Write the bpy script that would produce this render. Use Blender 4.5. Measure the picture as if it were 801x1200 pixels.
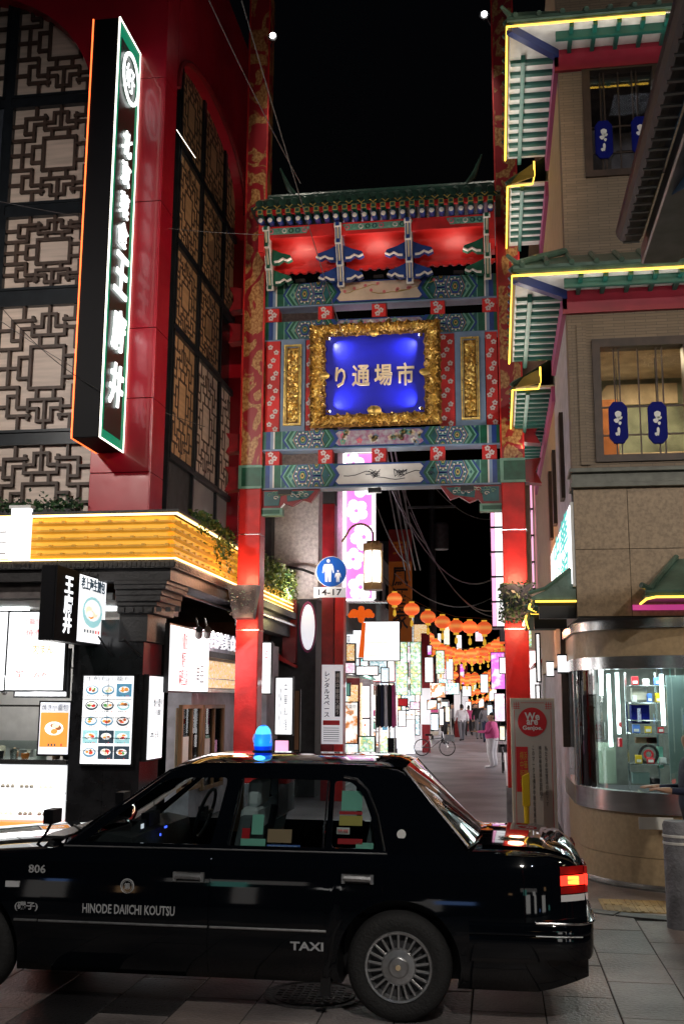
import bpy, bmesh, math, random
from mathutils import Vector, Matrix, noise
random.seed(7)
PI = math.pi
SC = bpy.context.scene
COL = SC.collection
for o in list(bpy.data.objects): bpy.data.objects.remove(o)

# ------------------------------------------------------------------ camera
H = 1.9
FPX = 1217.0
def _n(v): return Vector(v).normalized()
AY = _n((183, 220, FPX)); AU = _n((37, -(183*37+FPX*FPX)/220, FPX))
AX = AY.cross(AU)
if AX.x < 0: AX = -AX
RM = Matrix((AX, AY, AU))            # rows: world axes in camera space (x right, y down, z forward)
cam_d = bpy.data.cameras.new('camera'); cam = bpy.data.objects.new('camera', cam_d); COL.objects.link(cam)
cam_d.sensor_fit = 'VERTICAL'; cam_d.sensor_height = 24.0; cam_d.lens = 24.0*FPX/1200
cam_d.clip_start = .05; cam_d.clip_end = 3000
cx = RM @ Vector((1,0,0)); cy = RM @ Vector((0,-1,0)); cz = RM @ Vector((0,0,-1))
cam.matrix_world = Matrix(((cx.x,cy.x,cz.x,0),(cx.y,cy.y,cz.y,0),(cx.z,cy.z,cz.z,H),(0,0,0,1)))
SC.camera = cam
def ray(px, py): return RM @ Vector((px-400.5, py-600, FPX))
C0 = Vector((0,0,H))
def onY(px, py, Y): d = ray(px,py); return C0 + d*(Y/d.y)
def onX(px, py, X): d = ray(px,py); return C0 + d*(X/d.x)
def onZ(px, py, Z=0): d = ray(px,py); return C0 + d*((Z-H)/d.z)

# ------------------------------------------------------------------ world, sun, exposure
SC.view_settings.view_transform = 'Standard'; SC.view_settings.look = 'None'
SC.view_settings.exposure = 0.12; SC.view_settings.gamma = 1.0
SC.render.engine = 'CYCLES'
SC.cycles.use_denoising = True
SC.cycles.max_bounces = 6; SC.cycles.diffuse_bounces = 3; SC.cycles.glossy_bounces = 3
SC.cycles.transmission_bounces = 6; SC.cycles.transparent_max_bounces = 10
SC.cycles.sample_clamp_indirect = 6.0
SC.cycles.caustics_reflective = False; SC.cycles.caustics_refractive = False
W = bpy.data.worlds.new('World'); SC.world = W; W.use_nodes = True
wn = W.node_tree.nodes; wl = W.node_tree.links
bg = wn['Background']; sky = wn.new('ShaderNodeTexSky'); sky.sky_type = 'NISHITA'; sky.sun_disc = False
sky.sun_elevation = math.radians(-4.5); sky.sun_rotation = math.radians(200)
wl.new(sky.outputs[0], bg.inputs[0]); bg.inputs[1].default_value = 0.12
sd = bpy.data.lights.new('moon_light', 'SUN'); sd.energy = 0.02; sd.angle = math.radians(0.5); sd.color = (.8,.88,1)
so = bpy.data.objects.new('moon_light', sd); so.rotation_euler = (math.radians(50),0,math.radians(20)); COL.objects.link(so)
def light(kind, name, loc, e, col=(1,1,1), size=.1, aim=None, spot=60, blend=.6, parent=None):
    d = bpy.data.lights.new(name, kind); d.energy = e; d.color = col
    if kind == 'SPOT': d.spot_size = math.radians(spot); d.spot_blend = blend
    if kind == 'AREA': d.size = size
    else: d.shadow_soft_size = size
    o = bpy.data.objects.new(name, d); COL.objects.link(o)
    o.location = Vector(loc) - (off_of(parent) if parent else Vector((0,0,0)))
    if parent: o.parent = parent
    if aim is not None: o.rotation_euler = (Vector(aim)-Vector(loc)).to_track_quat('-Z','Y').to_euler()
    return o
def off_of(p):
    v = Vector((0,0,0))
    while p: v += p.location; p = p.parent
    return v

# ------------------------------------------------------------------ materials
M = {}
def mat(name, col, rough=.5, metal=0, coat=0, var=0, vs=6.0, bump=0, bs=40.0, emit=None, es=0, spec=.5, col2=None, stretch=None, trans=0, world=False):
    m = bpy.data.materials.new(name); m.use_nodes = True; nt = m.node_tree; b = nt.nodes['Principled BSDF']
    b.inputs['Base Color'].default_value = (*col,1); b.inputs['Roughness'].default_value = rough
    b.inputs['Metallic'].default_value = metal; b.inputs['Coat Weight'].default_value = coat
    b.inputs['Coat Roughness'].default_value = .04
    b.inputs['Specular IOR Level'].default_value = spec
    if trans: b.inputs['Transmission Weight'].default_value = trans
    if emit: b.inputs['Emission Color'].default_value = (*emit,1); b.inputs['Emission Strength'].default_value = es
    tc = None
    if var or bump or col2:
        tc = nt.nodes.new('ShaderNodeTexCoord'); mp = nt.nodes.new('ShaderNodeMapping')
        if world: nt.links.new(nt.nodes.new('ShaderNodeNewGeometry').outputs['Position'], mp.inputs[0])
        else: nt.links.new(tc.outputs['Object'], mp.inputs[0])
        if stretch: mp.inputs['Scale'].default_value = stretch
    if var or col2:
        nz = nt.nodes.new('ShaderNodeTexNoise'); nz.inputs['Scale'].default_value = vs; nz.inputs['Detail'].default_value = 5
        nt.links.new(mp.outputs[0], nz.inputs[0])
        rp = nt.nodes.new('ShaderNodeValToRGB'); nt.links.new(nz.outputs[0], rp.inputs[0])
        a = [c*(1-var) for c in col]; c2 = col2 or [min(1,c*(1+var)) for c in col]
        rp.color_ramp.elements[0].position = .35; rp.color_ramp.elements[1].position = .65
        rp.color_ramp.elements[0].color = (*a,1); rp.color_ramp.elements[1].color = (*c2,1)
        nt.links.new(rp.outputs[0], b.inputs['Base Color'])
    if bump:
        n2 = nt.nodes.new('ShaderNodeTexNoise'); n2.inputs['Scale'].default_value = bs; n2.inputs['Detail'].default_value = 6
        nt.links.new(mp.outputs[0], n2.inputs[0])
        bp = nt.nodes.new('ShaderNodeBump'); bp.inputs['Strength'].default_value = bump; bp.inputs['Distance'].default_value = .02
        nt.links.new(n2.outputs[0], bp.inputs['Height']); nt.links.new(bp.outputs[0], b.inputs['Normal'])
        mr = nt.nodes.new('ShaderNodeMapRange'); mr.inputs[3].default_value = max(.03,rough-.12); mr.inputs[4].default_value = min(1,rough+.15)
        nt.links.new(n2.outputs[0], mr.inputs[0]); nt.links.new(mr.outputs[0], b.inputs['Roughness'])
    M[name] = m
    return m
def glow(name, col, s, base=None):
    return mat(name, base or col, .5, emit=col, es=s)
def printed(name, cols, scale, s, ramp=None, stretch=(1,1,1), dist=0.0):
    """a backlit printed face: patches of colour as in a photo print"""
    m = bpy.data.materials.new(name); m.use_nodes = True; nt = m.node_tree; b = nt.nodes['Principled BSDF']
    tc = nt.nodes.new('ShaderNodeTexCoord'); mp = nt.nodes.new('ShaderNodeMapping'); mp.inputs['Scale'].default_value = stretch
    nt.links.new(tc.outputs['Object'], mp.inputs[0])
    nz = nt.nodes.new('ShaderNodeTexNoise'); nz.inputs['Scale'].default_value = scale; nz.inputs['Detail'].default_value = 3
    nz.inputs['Distortion'].default_value = dist
    nt.links.new(mp.outputs[0], nz.inputs[0])
    rp = nt.nodes.new('ShaderNodeValToRGB'); nt.links.new(nz.outputs[0], rp.inputs[0])
    el = rp.color_ramp.elements
    pos = ramp or [.3+.4*i/(len(cols)-1) for i in range(len(cols))]
    while len(el) < len(cols): el.new(.5)
    for i,(p,c) in enumerate(zip(pos, cols)): el[i].position = p; el[i].color = (*c,1)
    nt.links.new(rp.outputs[0], b.inputs['Base Color']); nt.links.new(rp.outputs[0], b.inputs['Emission Color'])
    b.inputs['Emission Strength'].default_value = s; b.inputs['Roughness'].default_value = .3
    M[name] = m; return m

mat('car_paint', (.002,.003,.005), .5, coat=1, spec=.0)
mat('car_black', (.010,.010,.011), .45, bump=.1)
mat('car_deck', (.02,.02,.022), .8, var=.3)
mat('rubber', (.016,.016,.017), .75, bump=.4, bs=60)
mat('chrome', (.75,.76,.78), .14, metal=1)
mat('hub_silver', (.50,.51,.53), .32, metal=.85, var=.15, vs=20)
mat('hub_dark', (.05,.05,.055), .6)
mat('letter_grey', (.42,.43,.45), .45)
mat('letter_white', (.8,.8,.8), .5)
mat('seat_cloth', (.10,.12,.13), .85, bump=.3)
mat('seat_cover', (.62,.66,.68), .7, var=.1, bump=.2, bs=12)
mat('dash', (.025,.026,.03), .7, bump=.2)
glow('tail_red', (1,.03,.015), 2.6, (.5,.01,.01)); glow('tail_amber', (1,.22,.03), 4.0); mat('tail_dark', (.35,.01,.01), .15, coat=1)
mat('tail_clear', (.7,.72,.75), .12, coat=1)
glow('blue_lamp', (.01,.22,1), 1.3, (.01,.1,.6)); glow('cyan_lamp', (.10,.65,1), 1.1); glow('blue_deep', (.0,.04,.6), .9, (0,.02,.4))
def glass(name, tint=(.8,.9,.88), mixv=.12, rough=.02, ior=1.5):
    m = bpy.data.materials.new(name); m.use_nodes = True; nt = m.node_tree
    for n in list(nt.nodes): nt.nodes.remove(n)
    o = nt.nodes.new('ShaderNodeOutputMaterial'); mx = nt.nodes.new('ShaderNodeMixShader')
    t = nt.nodes.new('ShaderNodeBsdfTransparent'); t.inputs[0].default_value = (*tint,1)
    g = nt.nodes.new('ShaderNodeBsdfGlossy'); g.inputs['Roughness'].default_value = rough
    fr = nt.nodes.new('ShaderNodeFresnel'); fr.inputs[0].default_value = ior
    ad = nt.nodes.new('ShaderNodeMath'); ad.operation = 'ADD'; ad.inputs[1].default_value = mixv; ad.use_clamp = True
    nt.links.new(fr.outputs[0], ad.inputs[0]); nt.links.new(ad.outputs[0], mx.inputs[0])
    nt.links.new(t.outputs[0], mx.inputs[1]); nt.links.new(g.outputs[0], mx.inputs[2]); nt.links.new(mx.outputs[0], o.inputs[0])
    M[name] = m; return m
glass('car_glass', (.66,.74,.74), .02); glass('shop_glass', (.82,.9,.88), .05, ior=1.2); glass('window_glass', (.8,.8,.78), .03)
# ground
mat('asphalt', (.055,.053,.058), .62, var=.3, vs=1.5, bump=.6, bs=120)
mat('joint', (.012,.012,.012), .9)
PAV = [mat('paver_%s'%n, c, .38, var=.42, vs=1.5, bump=.5, bs=38, world=True) for n,c in
       (('grey',(.19,.17,.17)),('brown',(.21,.175,.165)),('dark',(.15,.14,.14)),('pink',(.225,.19,.185)))]
mat('paver_black', (.02,.02,.022), .3, bump=.2)
mat('kerb', (.10,.10,.10), .5, var=.3, bump=.4); mat('tactile', (.40,.27,.11), .55, var=.2, bump=.2)
mat('iron', (.07,.07,.075), .45, metal=.6, bump=.5); mat('road_white', (.7,.66,.66), .6, var=.2)
# metal & generic
mat('steel', (.72,.72,.73), .24, metal=1, var=.08, vs=3, stretch=(1,1,12)); mat('black_metal', (.02,.02,.022), .4, metal=.4)
mat('black_paint', (.005,.005,.007), .6, spec=.12); mat('black_wood', (.016,.014,.016), .5, var=.3, bump=.3, bs=25)
mat('black_tile', (.014,.014,.016), .18, var=.4, vs=4); mat('grey_metal', (.16,.16,.17), .4, metal=.5, var=.2)
mat('white_paint', (.75,.75,.74), .5, var=.06); mat('paper', (.72,.72,.70), .7, var=.04); mat('ink', (.02,.02,.03), .6)
mat('cream', (.62,.56,.46), .6, var=.1); mat('wood', (.22,.12,.06), .5, var=.3, stretch=(1,1,.2)); mat('dark_wood', (.05,.028,.02), .5, var=.3)
mat('cable', (.12,.12,.13), .5); mat('cable_dark', (.02,.02,.022), .5)
# left building
mat('red_panel', (.46,.006,.026), .34, coat=.25, var=.16, vs=.9, bump=.06, bs=6)
mat('red_paint', (.52,.014,.014), .46, coat=.08, var=.28, vs=2.6, bump=.25, bs=16)
mat('red_dark', (.22,.008,.014), .4, var=.2); mat('lattice_wood', (.06,.036,.028), .5, var=.25, bump=.2)
mat('lattice_frame', (.016,.020,.026), .35, metal=.3, var=.2)
mat('stone_cream', (.58,.47,.41), .42, var=.13, vs=2.5, stretch=(.6,.6,6), bump=.06)
mat('stone_amber', (.50,.30,.16), .42, var=.15, vs=2.5, stretch=(.6,.6,6), bump=.06)
mat('slate', (.05,.058,.075), .35, var=.5, vs=5, stretch=(1,1,.4)); mat('grey_panel', (.24,.235,.25), .4, var=.12, vs=1.5, bump=.1)
glow('led_white', (1,.93,.80), 2.6); glow('led_orange', (1,.13,.03), 3.0); glow('led_warm', (1,.66,.24), 5)
glow('led_yellow', (1,.60,.07), 2.6); glow('tube_white', (.9,.97,1), 9); glow('magenta_led', (1,.1,.5), .35)
mat('gold_louver', (.50,.25,.035), .38, metal=.3, var=.3, vs=3, emit=(1,.5,.05), es=.20); mat('gold_recess', (.6,.3,.02), .5, emit=(1,.50,.04), es=.55)
glow('sign_green', (.0,.30,.15), .55, (.0,.25,.13)); mat('sign_green_dark', (.004,.045,.03), .3)
glow('sign_white', (1,1,1), 1.9); glow('sign_soft', (.95,.97,1), 1.25); glow('sign_dim', (.9,.92,1), .7)
printed('print_menu', [(1,1,1),(.85,.95,1),(.16,.34,.38),(.55,.75,.8),(1,1,1)], 9, 1.0, [.3,.45,.51,.56,.63])
printed('print_food', [(1,1,1),(1,.95,.9),(.85,.35,.12),(.45,.14,.05),(1,.85,.6)], 5, .95, [.3,.5,.56,.6,.72])
printed('print_pink', [(1,1,1),(1,.8,1),(.82,.2,.78),(.75,.15,.7),(1,.75,.95)], 2.6, 1.0, [.3,.42,.5,.56,.68])
printed('print_green', [(1,1,.9),(.8,1,.85),(.15,.5,.3),(1,.85,.3),(1,1,1)], 9, 1.0, [.3,.45,.52,.58,.66])
printed('print_dish', [(.02,.05,.10),(.25,.5,.7),(.95,1,1),(.9,.75,.5),(1,1,1)], 4.5, .95, [.36,.42,.48,.55,.6])
printed('print_teal', [(1,1,1),(.8,1,.97),(.12,.6,.55),(.3,.75,.7),(1,1,1)], 6, 1.1, [.3,.5,.54,.6,.63])
printed('shelf_goods', [(.9,.7,.3),(1,.9,.7),(.6,.25,.05),(1,.8,.4),(.2,.1,.05)], 16, .9)
mat('leaf', (.035,.085,.03), .5, var=.4, vs=5, spec=.4); mat('leaf_yellow', (.10,.13,.02), .5, var=.4, vs=5); mat('leaf_dark', (.012,.04,.022), .5, var=.3)
# gate
mat('gold', (.90,.56,.17), .30, metal=.8, var=.3, vs=9, bump=.25, bs=20); mat('gold_pale', (.90,.70,.45), .3, metal=.35, coat=.3)
mat('gold_deep', (.22,.11,.02), .5, metal=.5, var=.4, vs=20)
mat('plaque_blue', (.004,.007,.42), .38, var=.12, vs=3, bump=.05)
mat('p_blue', (.010,.04,.20), .4, var=.15, vs=9); mat('p_teal', (.010,.09,.11), .4, var=.2, vs=9); mat('p_green', (.006,.085,.05), .4, var=.2, vs=9)
mat('p_mint', (.13,.30,.24), .4, var=.15); mat('p_gold', (.42,.30,.10), .4, metal=.3); mat('p_white', (.62,.60,.58), .45, var=.1, vs=5)
mat('p_lightblue', (.16,.24,.38), .4, var=.1); mat('p_cream', (.52,.42,.33), .5, var=.12, vs=4); mat('p_pink', (.55,.12,.18), .4)
mat('p_floral', (.35,.38,.42), .45, col2=(.28,.10,.2), vs=14); mat('petal', (.60,.52,.53), .5); mat('roof_green', (.014,.045,.036), .3, coat=.3, var=.35, bump=.2)
mat('roof_tile', (.085,.155,.12), .35, coat=.4, var=.25, bump=.2, bs=12); mat('roof_tile_dark', (.014,.042,.03), .3, coat=.5, var=.3, bump=.3, bs=10)
mat('rafter_green', (.008,.09,.075), .4, var=.15); mat('soffit', (.78,.76,.78), .6, var=.1); mat('beam_blue', (.02,.035,.16), .4); mat('beam_red', (.30,.012,.035), .4, var=.1)
mat('beam_mauve', (.40,.08,.22), .45)
# dragon-patterned column: gold print on red lacquer
def dragon():
    m = mat('dragon_print', (.28,.012,.012), .38); nt = m.node_tree; b = nt.nodes['Principled BSDF']
    tc = nt.nodes.new('ShaderNodeTexCoord'); mp = nt.nodes.new('ShaderNodeMapping'); mp.inputs['Scale'].default_value = (1,1,.75); nt.links.new(tc.outputs['Object'], mp.inputs[0])
    a = nt.nodes.new('ShaderNodeTexNoise'); a.inputs['Scale'].default_value = 3.1; a.inputs['Distortion'].default_value = 1.6; a.inputs['Detail'].default_value = 1.5
    c = nt.nodes.new('ShaderNodeTexNoise'); c.inputs['Scale'].default_value = 26; c.inputs['Detail'].default_value = 3
    for n in (a,c): nt.links.new(mp.outputs[0], n.inputs[0])
    r = nt.nodes.new('ShaderNodeValToRGB'); r.color_ramp.interpolation = 'LINEAR'; r.color_ramp.elements[0].position = .475; r.color_ramp.elements[0].color = (0,0,0,1)
    r.color_ramp.elements[1].position = .505; r.color_ramp.elements[1].color = (1,1,1,1); nt.links.new(a.outputs[0], r.inputs[0])
    r2 = nt.nodes.new('ShaderNodeValToRGB'); r2.color_ramp.elements[0].position = .38; r2.color_ramp.elements[0].color = (.24,.08,.02,1)
    r2.color_ramp.elements[1].position = .62; r2.color_ramp.elements[1].color = (.48,.26,.10,1); nt.links.new(c.outputs[0], r2.inputs[0])
    mx = nt.nodes.new('ShaderNodeMix'); mx.data_type = 'RGBA'; nt.links.new(r.outputs[0], mx.inputs[0])
    mx.inputs[6].default_value = (.26,.008,.014,1); nt.links.new(r2.outputs[0], mx.inputs[7]); nt.links.new(mx.outputs[2], b.inputs['Base Color'])
dragon()
# right building
mat('granite', (.33,.235,.15), .5, var=.2, vs=28, bump=.12, bs=90); mat('granite_tan', (.42,.31,.19), .4, var=.1, vs=22, bump=.1, bs=90)
mat('band_stone', (.15,.155,.135), .5, var=.18, vs=10, bump=.2)
def bricktile():
    m = mat('brick_tile', (.24,.19,.15), .6); nt = m.node_tree; b = nt.nodes['Principled BSDF']
    tc = nt.nodes.new('ShaderNodeTexCoord'); mp = nt.nodes.new('ShaderNodeMapping'); mp.inputs['Rotation'].default_value = (PI/2,0,0)
    nt.links.new(tc.outputs['Object'], mp.inputs[0]); k = nt.nodes.new('ShaderNodeTexBrick')
    nt.links.new(mp.outputs[0], k.inputs[0]); k.inputs['Color1'].default_value = (.20,.145,.10,1); k.inputs['Color2'].default_value = (.245,.18,.125,1); k.inputs['Mortar'].default_value = (.10,.085,.07,1)
    k.inputs['Scale'].default_value = 1; k.inputs['Mortar Size'].default_value = .0025; k.inputs['Brick Width'].default_value = .23; k.inputs['Row Height'].default_value = .034
    nt.links.new(k.outputs[0], b.inputs['Base Color']); bp = nt.nodes.new('ShaderNodeBump'); bp.inputs['Strength'].default_value = .6; bp.inputs['Distance'].default_value = .01
    iv = nt.nodes.new('ShaderNodeMath'); iv.operation = 'SUBTRACT'; iv.inputs[0].default_value = 1; nt.links.new(k.outputs[1], iv.inputs[1])
    nt.links.new(iv.outputs[0], bp.inputs['Height']); nt.links.new(bp.outputs[0], b.inputs['Normal'])
bricktile()
mat('wall_cream', (.50,.36,.22), .6, var=.08); mat('wall_violet', (.45,.43,.50), .6, var=.15); mat('plaster', (.50,.45,.44), .85, var=.22, vs=14, bump=1.0, bs=28)
mat('dark_wall', (.03,.03,.034), .7, var=.3); mat('mid_wall', (.14,.12,.12), .7, var=.3); mat('brick_dark', (.12,.05,.04), .8, var=.3)
mat('charm_blue', (.004,.008,.16), .6, spec=.1); mat('room_warm', (.45,.36,.24), .8, var=.2); mat('room_orange', (.48,.17,.05), .7, var=.2); mat('room_green', (.16,.18,.13), .8, var=.5, vs=3)
glow('lamp_warm', (1,.85,.5), 6); mat('concrete_post', (.17,.175,.20), .7, var=.3, vs=6, bump=.7, bs=30); mat('awning_blue', (.06,.25,.55), .5)
mat('lantern_red', (.85,.13,.04), .55, emit=(1,.10,.02), es=1.0, var=.2, vs=3); glow('lantern_core', (1,.62,.2), 4.0); mat('lantern_gold', (.75,.5,.06), .4, emit=(1,.6,.05), es=.5)
mat('skin', (.42,.24,.16), .55); mat('hair', (.012,.010,.010), .5); mat('navy', (.012,.018,.05), .8, bump=.3); mat('pink_shirt', (.62,.09,.28), .8, var=.1)
mat('white_cloth', (.72,.72,.76), .8, var=.08); mat('black_cloth', (.015,.015,.018), .85); mat('grey_cloth', (.15,.15,.17), .85); mat('sign_blue', (.01,.09,.42), .35, emit=(.01,.1,.5), es=.15)
mat('red_banner', (.35,.02,.02), .6, var=.3, vs=3); mat('orange_sign', (.50,.14,.02), .5, emit=(1,.25,.02), es=.03); mat('yellow_plastic', (.75,.50,.01), .4); mat('red_plastic', (.6,.01,.02), .4)
mat('sidewalk_grey', (.17,.16,.18), .45, var=.35, vs=.9, bump=.4, bs=30, world=True)

# ------------------------------------------------------------------ mesh builder
class MB:
    def __init__(s, mats): s.v=[]; s.f=[]; s.m=[]; s.mats=[mats] if isinstance(mats,str) else list(mats)
    def face(s, pts, mi=0):
        i=len(s.v); s.v += [tuple(p) for p in pts]; s.f.append(list(range(i,i+len(pts)))); s.m.append(mi); return s
    def box(s, x0,x1,y0,y1,z0,z1, mi=0, bev=0):
        if x0>x1:x0,x1=x1,x0
        if y0>y1:y0,y1=y1,y0
        if z0>z1:z0,z1=z1,z0
        i=len(s.v)
        s.v += [(x0,y0,z0),(x1,y0,z0),(x1,y1,z0),(x0,y1,z0),(x0,y0,z1),(x1,y0,z1),(x1,y1,z1),(x0,y1,z1)]
        for q in ((0,3,2,1),(4,5,6,7),(0,1,5,4),(1,2,6,5),(2,3,7,6),(3,0,4,7)): s.f.append([i+k for k in q]); s.m.append(mi)
        return s
    def obox(s, c, ax, ay, az, mi=0):
        """box centred at c with half-axis vectors"""
        c=Vector(c); ax=Vector(ax); ay=Vector(ay); az=Vector(az); i=len(s.v)
        for dz in (-1,1):
            for dx,dy in ((-1,-1),(1,-1),(1,1),(-1,1)): s.v.append(tuple(c+ax*dx+ay*dy+az*dz))
        for q in ((0,3,2,1),(4,5,6,7),(0,1,5,4),(1,2,6,5),(2,3,7,6),(3,0,4,7)): s.f.append([i+k for k in q]); s.m.append(mi)
        return s
    def prism(s, pts, d, mi=0, mi_side=None):
        """polygon pts (3d) extruded along vector d"""
        d=Vector(d); n=len(pts); i=len(s.v)
        s.v += [tuple(Vector(p)) for p in pts] + [tuple(Vector(p)+d) for p in pts]
        s.f.append(list(range(i,i+n))[::-1]); s.m.append(mi); s.f.append(list(range(i+n,i+2*n))); s.m.append(mi)
        for k in range(n):
            s.f.append([i+k,i+(k+1)%n,i+n+(k+1)%n,i+n+k]); s.m.append(mi if mi_side is None else mi_side)
        return s
    def tube(s, path, r, n=8, mi=0, cap=True):
        path=[Vector(p) for p in path]; rs = r if isinstance(r,(list,tuple)) else [r]*len(path); i0=len(s.v)
        up=Vector((0,0,1))
        for k,p in enumerate(path):
            t=(path[min(k+1,len(path)-1)]-path[max(k-1,0)]).normalized()
            a=t.cross(up)
            if a.length<1e-3: a=Vector((1,0,0))
            a.normalize(); b=t.cross(a)
            for j in range(n):
                w=2*PI*j/n; s.v.append(tuple(p+(a*math.cos(w)+b*math.sin(w))*rs[k]))
        for k in range(len(path)-1):
            for j in range(n):
                s.f.append([i0+k*n+j,i0+k*n+(j+1)%n,i0+(k+1)*n+(j+1)%n,i0+(k+1)*n+j]); s.m.append(mi)
        if cap:
            s.f.append([i0+j for j in range(n)]); s.m.append(mi); s.f.append([i0+(len(path)-1)*n+j for j in range(n)][::-1]); s.m.append(mi)
        return s
    def lathe(s, c, prof, n=16, axis='z', mi=0, mis=None, cap=True):
        c=Vector(c); i0=len(s.v)
        for (r,h) in prof:
            for j in range(n):
                w=2*PI*j/n; a=r*math.cos(w); b=r*math.sin(w)
                s.v.append(tuple(c+Vector({'z':(a,b,h),'y':(a,h,b),'x':(h,a,b)}[axis])))
        for k in range(len(prof)-1):
            for j in range(n):
                s.f.append([i0+k*n+j,i0+k*n+(j+1)%n,i0+(k+1)*n+(j+1)%n,i0+(k+1)*n+j]); s.m.append(mis[k] if mis else mi)
        if not cap: return s
        s.f.append([i0+j for j in range(n)][::-1]); s.m.append(mis[0] if mis else mi)
        s.f.append([i0+(len(prof)-1)*n+j for j in range(n)]); s.m.append(mis[-1] if mis else mi)
        return s
    def grid(s, fn, nu, nv, mi=0):
        i0=len(s.v)
        for a in range(nu+1):
            for b in range(nv+1): s.v.append(tuple(fn(a/nu,b/nv)))
        for a in range(nu):
            for b in range(nv):
                k=i0+a*(nv+1)+b; s.f.append([k,k+nv+1,k+nv+2,k+1]); s.m.append(mi)
        return s
    def build(s, name, parent=None, smooth=False, bevel=0, angle=35, stuff=False, fixn=True):
        me=bpy.data.meshes.new(name); o=off_of(parent)
        me.from_pydata([(a-o.x,b-o.y,c-o.z) for a,b,c in s.v],[],s.f)
        for m in s.mats: me.materials.append(M[m] if isinstance(m,str) else m)
        me.polygons.foreach_set('material_index', s.m); me.update()
        if fixn or bevel:
            bm=bmesh.new(); bm.from_mesh(me); bmesh.ops.recalc_face_normals(bm, faces=bm.faces[:])
            if bevel: bmesh.ops.bevel(bm, geom=bm.edges[:], offset=bevel, segments=1, affect='EDGES', clamp_overlap=True)
            bm.to_mesh(me); bm.free()
        if smooth: me.shade_smooth(); me.set_sharp_from_angle(angle=math.radians(angle))
        ob=bpy.data.objects.new(name, me); COL.objects.link(ob)
        if parent: ob.parent=parent
        if stuff: ob['kind']='stuff'
        return ob
def thing(name, label, cat, loc=(0,0,0), group=None, kind=None):
    o=bpy.data.objects.new(name,None); COL.objects.link(o); o.location=loc; o.empty_display_size=.2
    if kind: o['kind']=kind
    else: tag(o,label,cat,group)
    return o
def tag(o,label,cat,group=None):
    o['label']=label; o['category']=cat
    if group: o['group']=group
    return o
def struct(o): o['kind']='structure'; return o
def copy_tree(o, parent=None):
    c=o.copy(); COL.objects.link(c); c.parent=parent
    for ch in o.children: copy_tree(ch,c)
    return c
def shared(name, me, parent, loc, rot=(0,0,0), scale=None):
    o=bpy.data.objects.new(name, me); COL.objects.link(o); o.parent=parent
    o.location=Vector(loc)-off_of(parent); o.rotation_euler=rot
    if scale: o.scale=scale
    return o
_dg=None
def eval_mesh(ob):
    bpy.context.view_layer.update(); dg=bpy.context.evaluated_depsgraph_get()
    return bpy.data.meshes.new_from_object(ob.evaluated_get(dg))
def text(s, size, m, M4, name='lettering', parent=None, ext=.004, bold=0, align='CENTER', spacing=1.0, line=1.0, fit=None, bevel=0, shear=0):
    """flat lettering as a mesh; M4 maps local xy (x right, y up, z out) to world"""
    cu=bpy.data.curves.new('t','FONT'); cu.body=s; cu.size=size; cu.extrude=ext; cu.offset=bold; cu.align_x=align; cu.align_y='CENTER'
    cu.space_character=spacing; cu.space_line=line; cu.resolution_u=2; cu.bevel_depth=bevel; cu.shear=shear
    t=bpy.data.objects.new('t',cu); COL.objects.link(t); me=eval_mesh(t); bpy.data.objects.remove(t); bpy.data.curves.remove(cu)
    if fit and len(me.vertices):
        xs=[v.co.x for v in me.vertices]; ys=[v.co.y for v in me.vertices]
        sx=fit[0]/(max(xs)-min(xs)); sy=fit[1]/(max(ys)-min(ys)); mx=(max(xs)+min(xs))/2; my=(max(ys)+min(ys))/2
        for v in me.vertices: v.co.x=(v.co.x-mx)*sx; v.co.y=(v.co.y-my)*sy
    me.transform(Matrix.Translation(-off_of(parent))@M4); me.materials.clear(); me.materials.append(M[m]); me.name=name
    ob=bpy.data.objects.new(name,me); COL.objects.link(ob)
    if parent: ob.parent=parent
    return ob
def frontM(p): return Matrix(((1,0,0,p[0]),(0,0,-1,p[1]),(0,1,0,p[2]),(0,0,0,1)))      # faces -Y (camera)
def streetM(p): return Matrix(((0,0,1,p[0]),(1,0,0,p[1]),(0,1,0,p[2]),(0,0,0,1)))     # on a wall facing +X
def streetLM(p): return Matrix(((0,0,-1,p[0]),(-1,0,0,p[1]),(0,1,0,p[2]),(0,0,0,1)))  # on a wall facing -X
def foliage(name, region, n, mats, parent=None, size=.06, droop=.3, seed=1):
    rnd=random.Random(seed); b=MB(mats)
    for i in range(n):
        p=Vector(region(rnd)); a=Vector((rnd.uniform(-1,1),rnd.uniform(-1,1),rnd.uniform(-1,.6)-droop)).normalized()
        c=a.cross(Vector((rnd.uniform(-1,1),rnd.uniform(-1,1),rnd.uniform(-1,1)))).normalized(); L=size*rnd.uniform(.6,1.3)
        b.face([p, p+a*L*.5+c*L*.28, p+a*L, p+a*L*.5-c*L*.28], rnd.randrange(len(mats)))
    return b.build(name,parent,stuff=True,fixn=False)
mat('gold_dull', (.20,.13,.02), .5, metal=.4)
printed('print_script', [(1,1,1),(1,1,1),(.25,.25,.3),(1,1,1),(1,1,1),(.95,.35,.3),(1,1,1)], 15, 1.15, [.30,.43,.45,.47,.60,.615,.63], dist=.6)
printed('print_warm', [(1,.97,.85),(1,.9,.6),(.5,.2,.1),(1,.95,.75),(1,1,.9)], 12, 1.1, [.3,.46,.485,.51,.66], dist=.5)
printed('print_cool', [(.85,.96,1),(.7,.9,1),(.15,.3,.5),(.9,1,1),(1,1,1)], 12, 1.05, [.3,.46,.49,.52,.66], dist=.5)
printed('print_rose', [(1,.85,.9),(1,.7,.85),(.6,.1,.3),(1,.9,.95),(1,1,1)], 10, 1.0, [.3,.46,.49,.52,.66], dist=.5)
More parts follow.
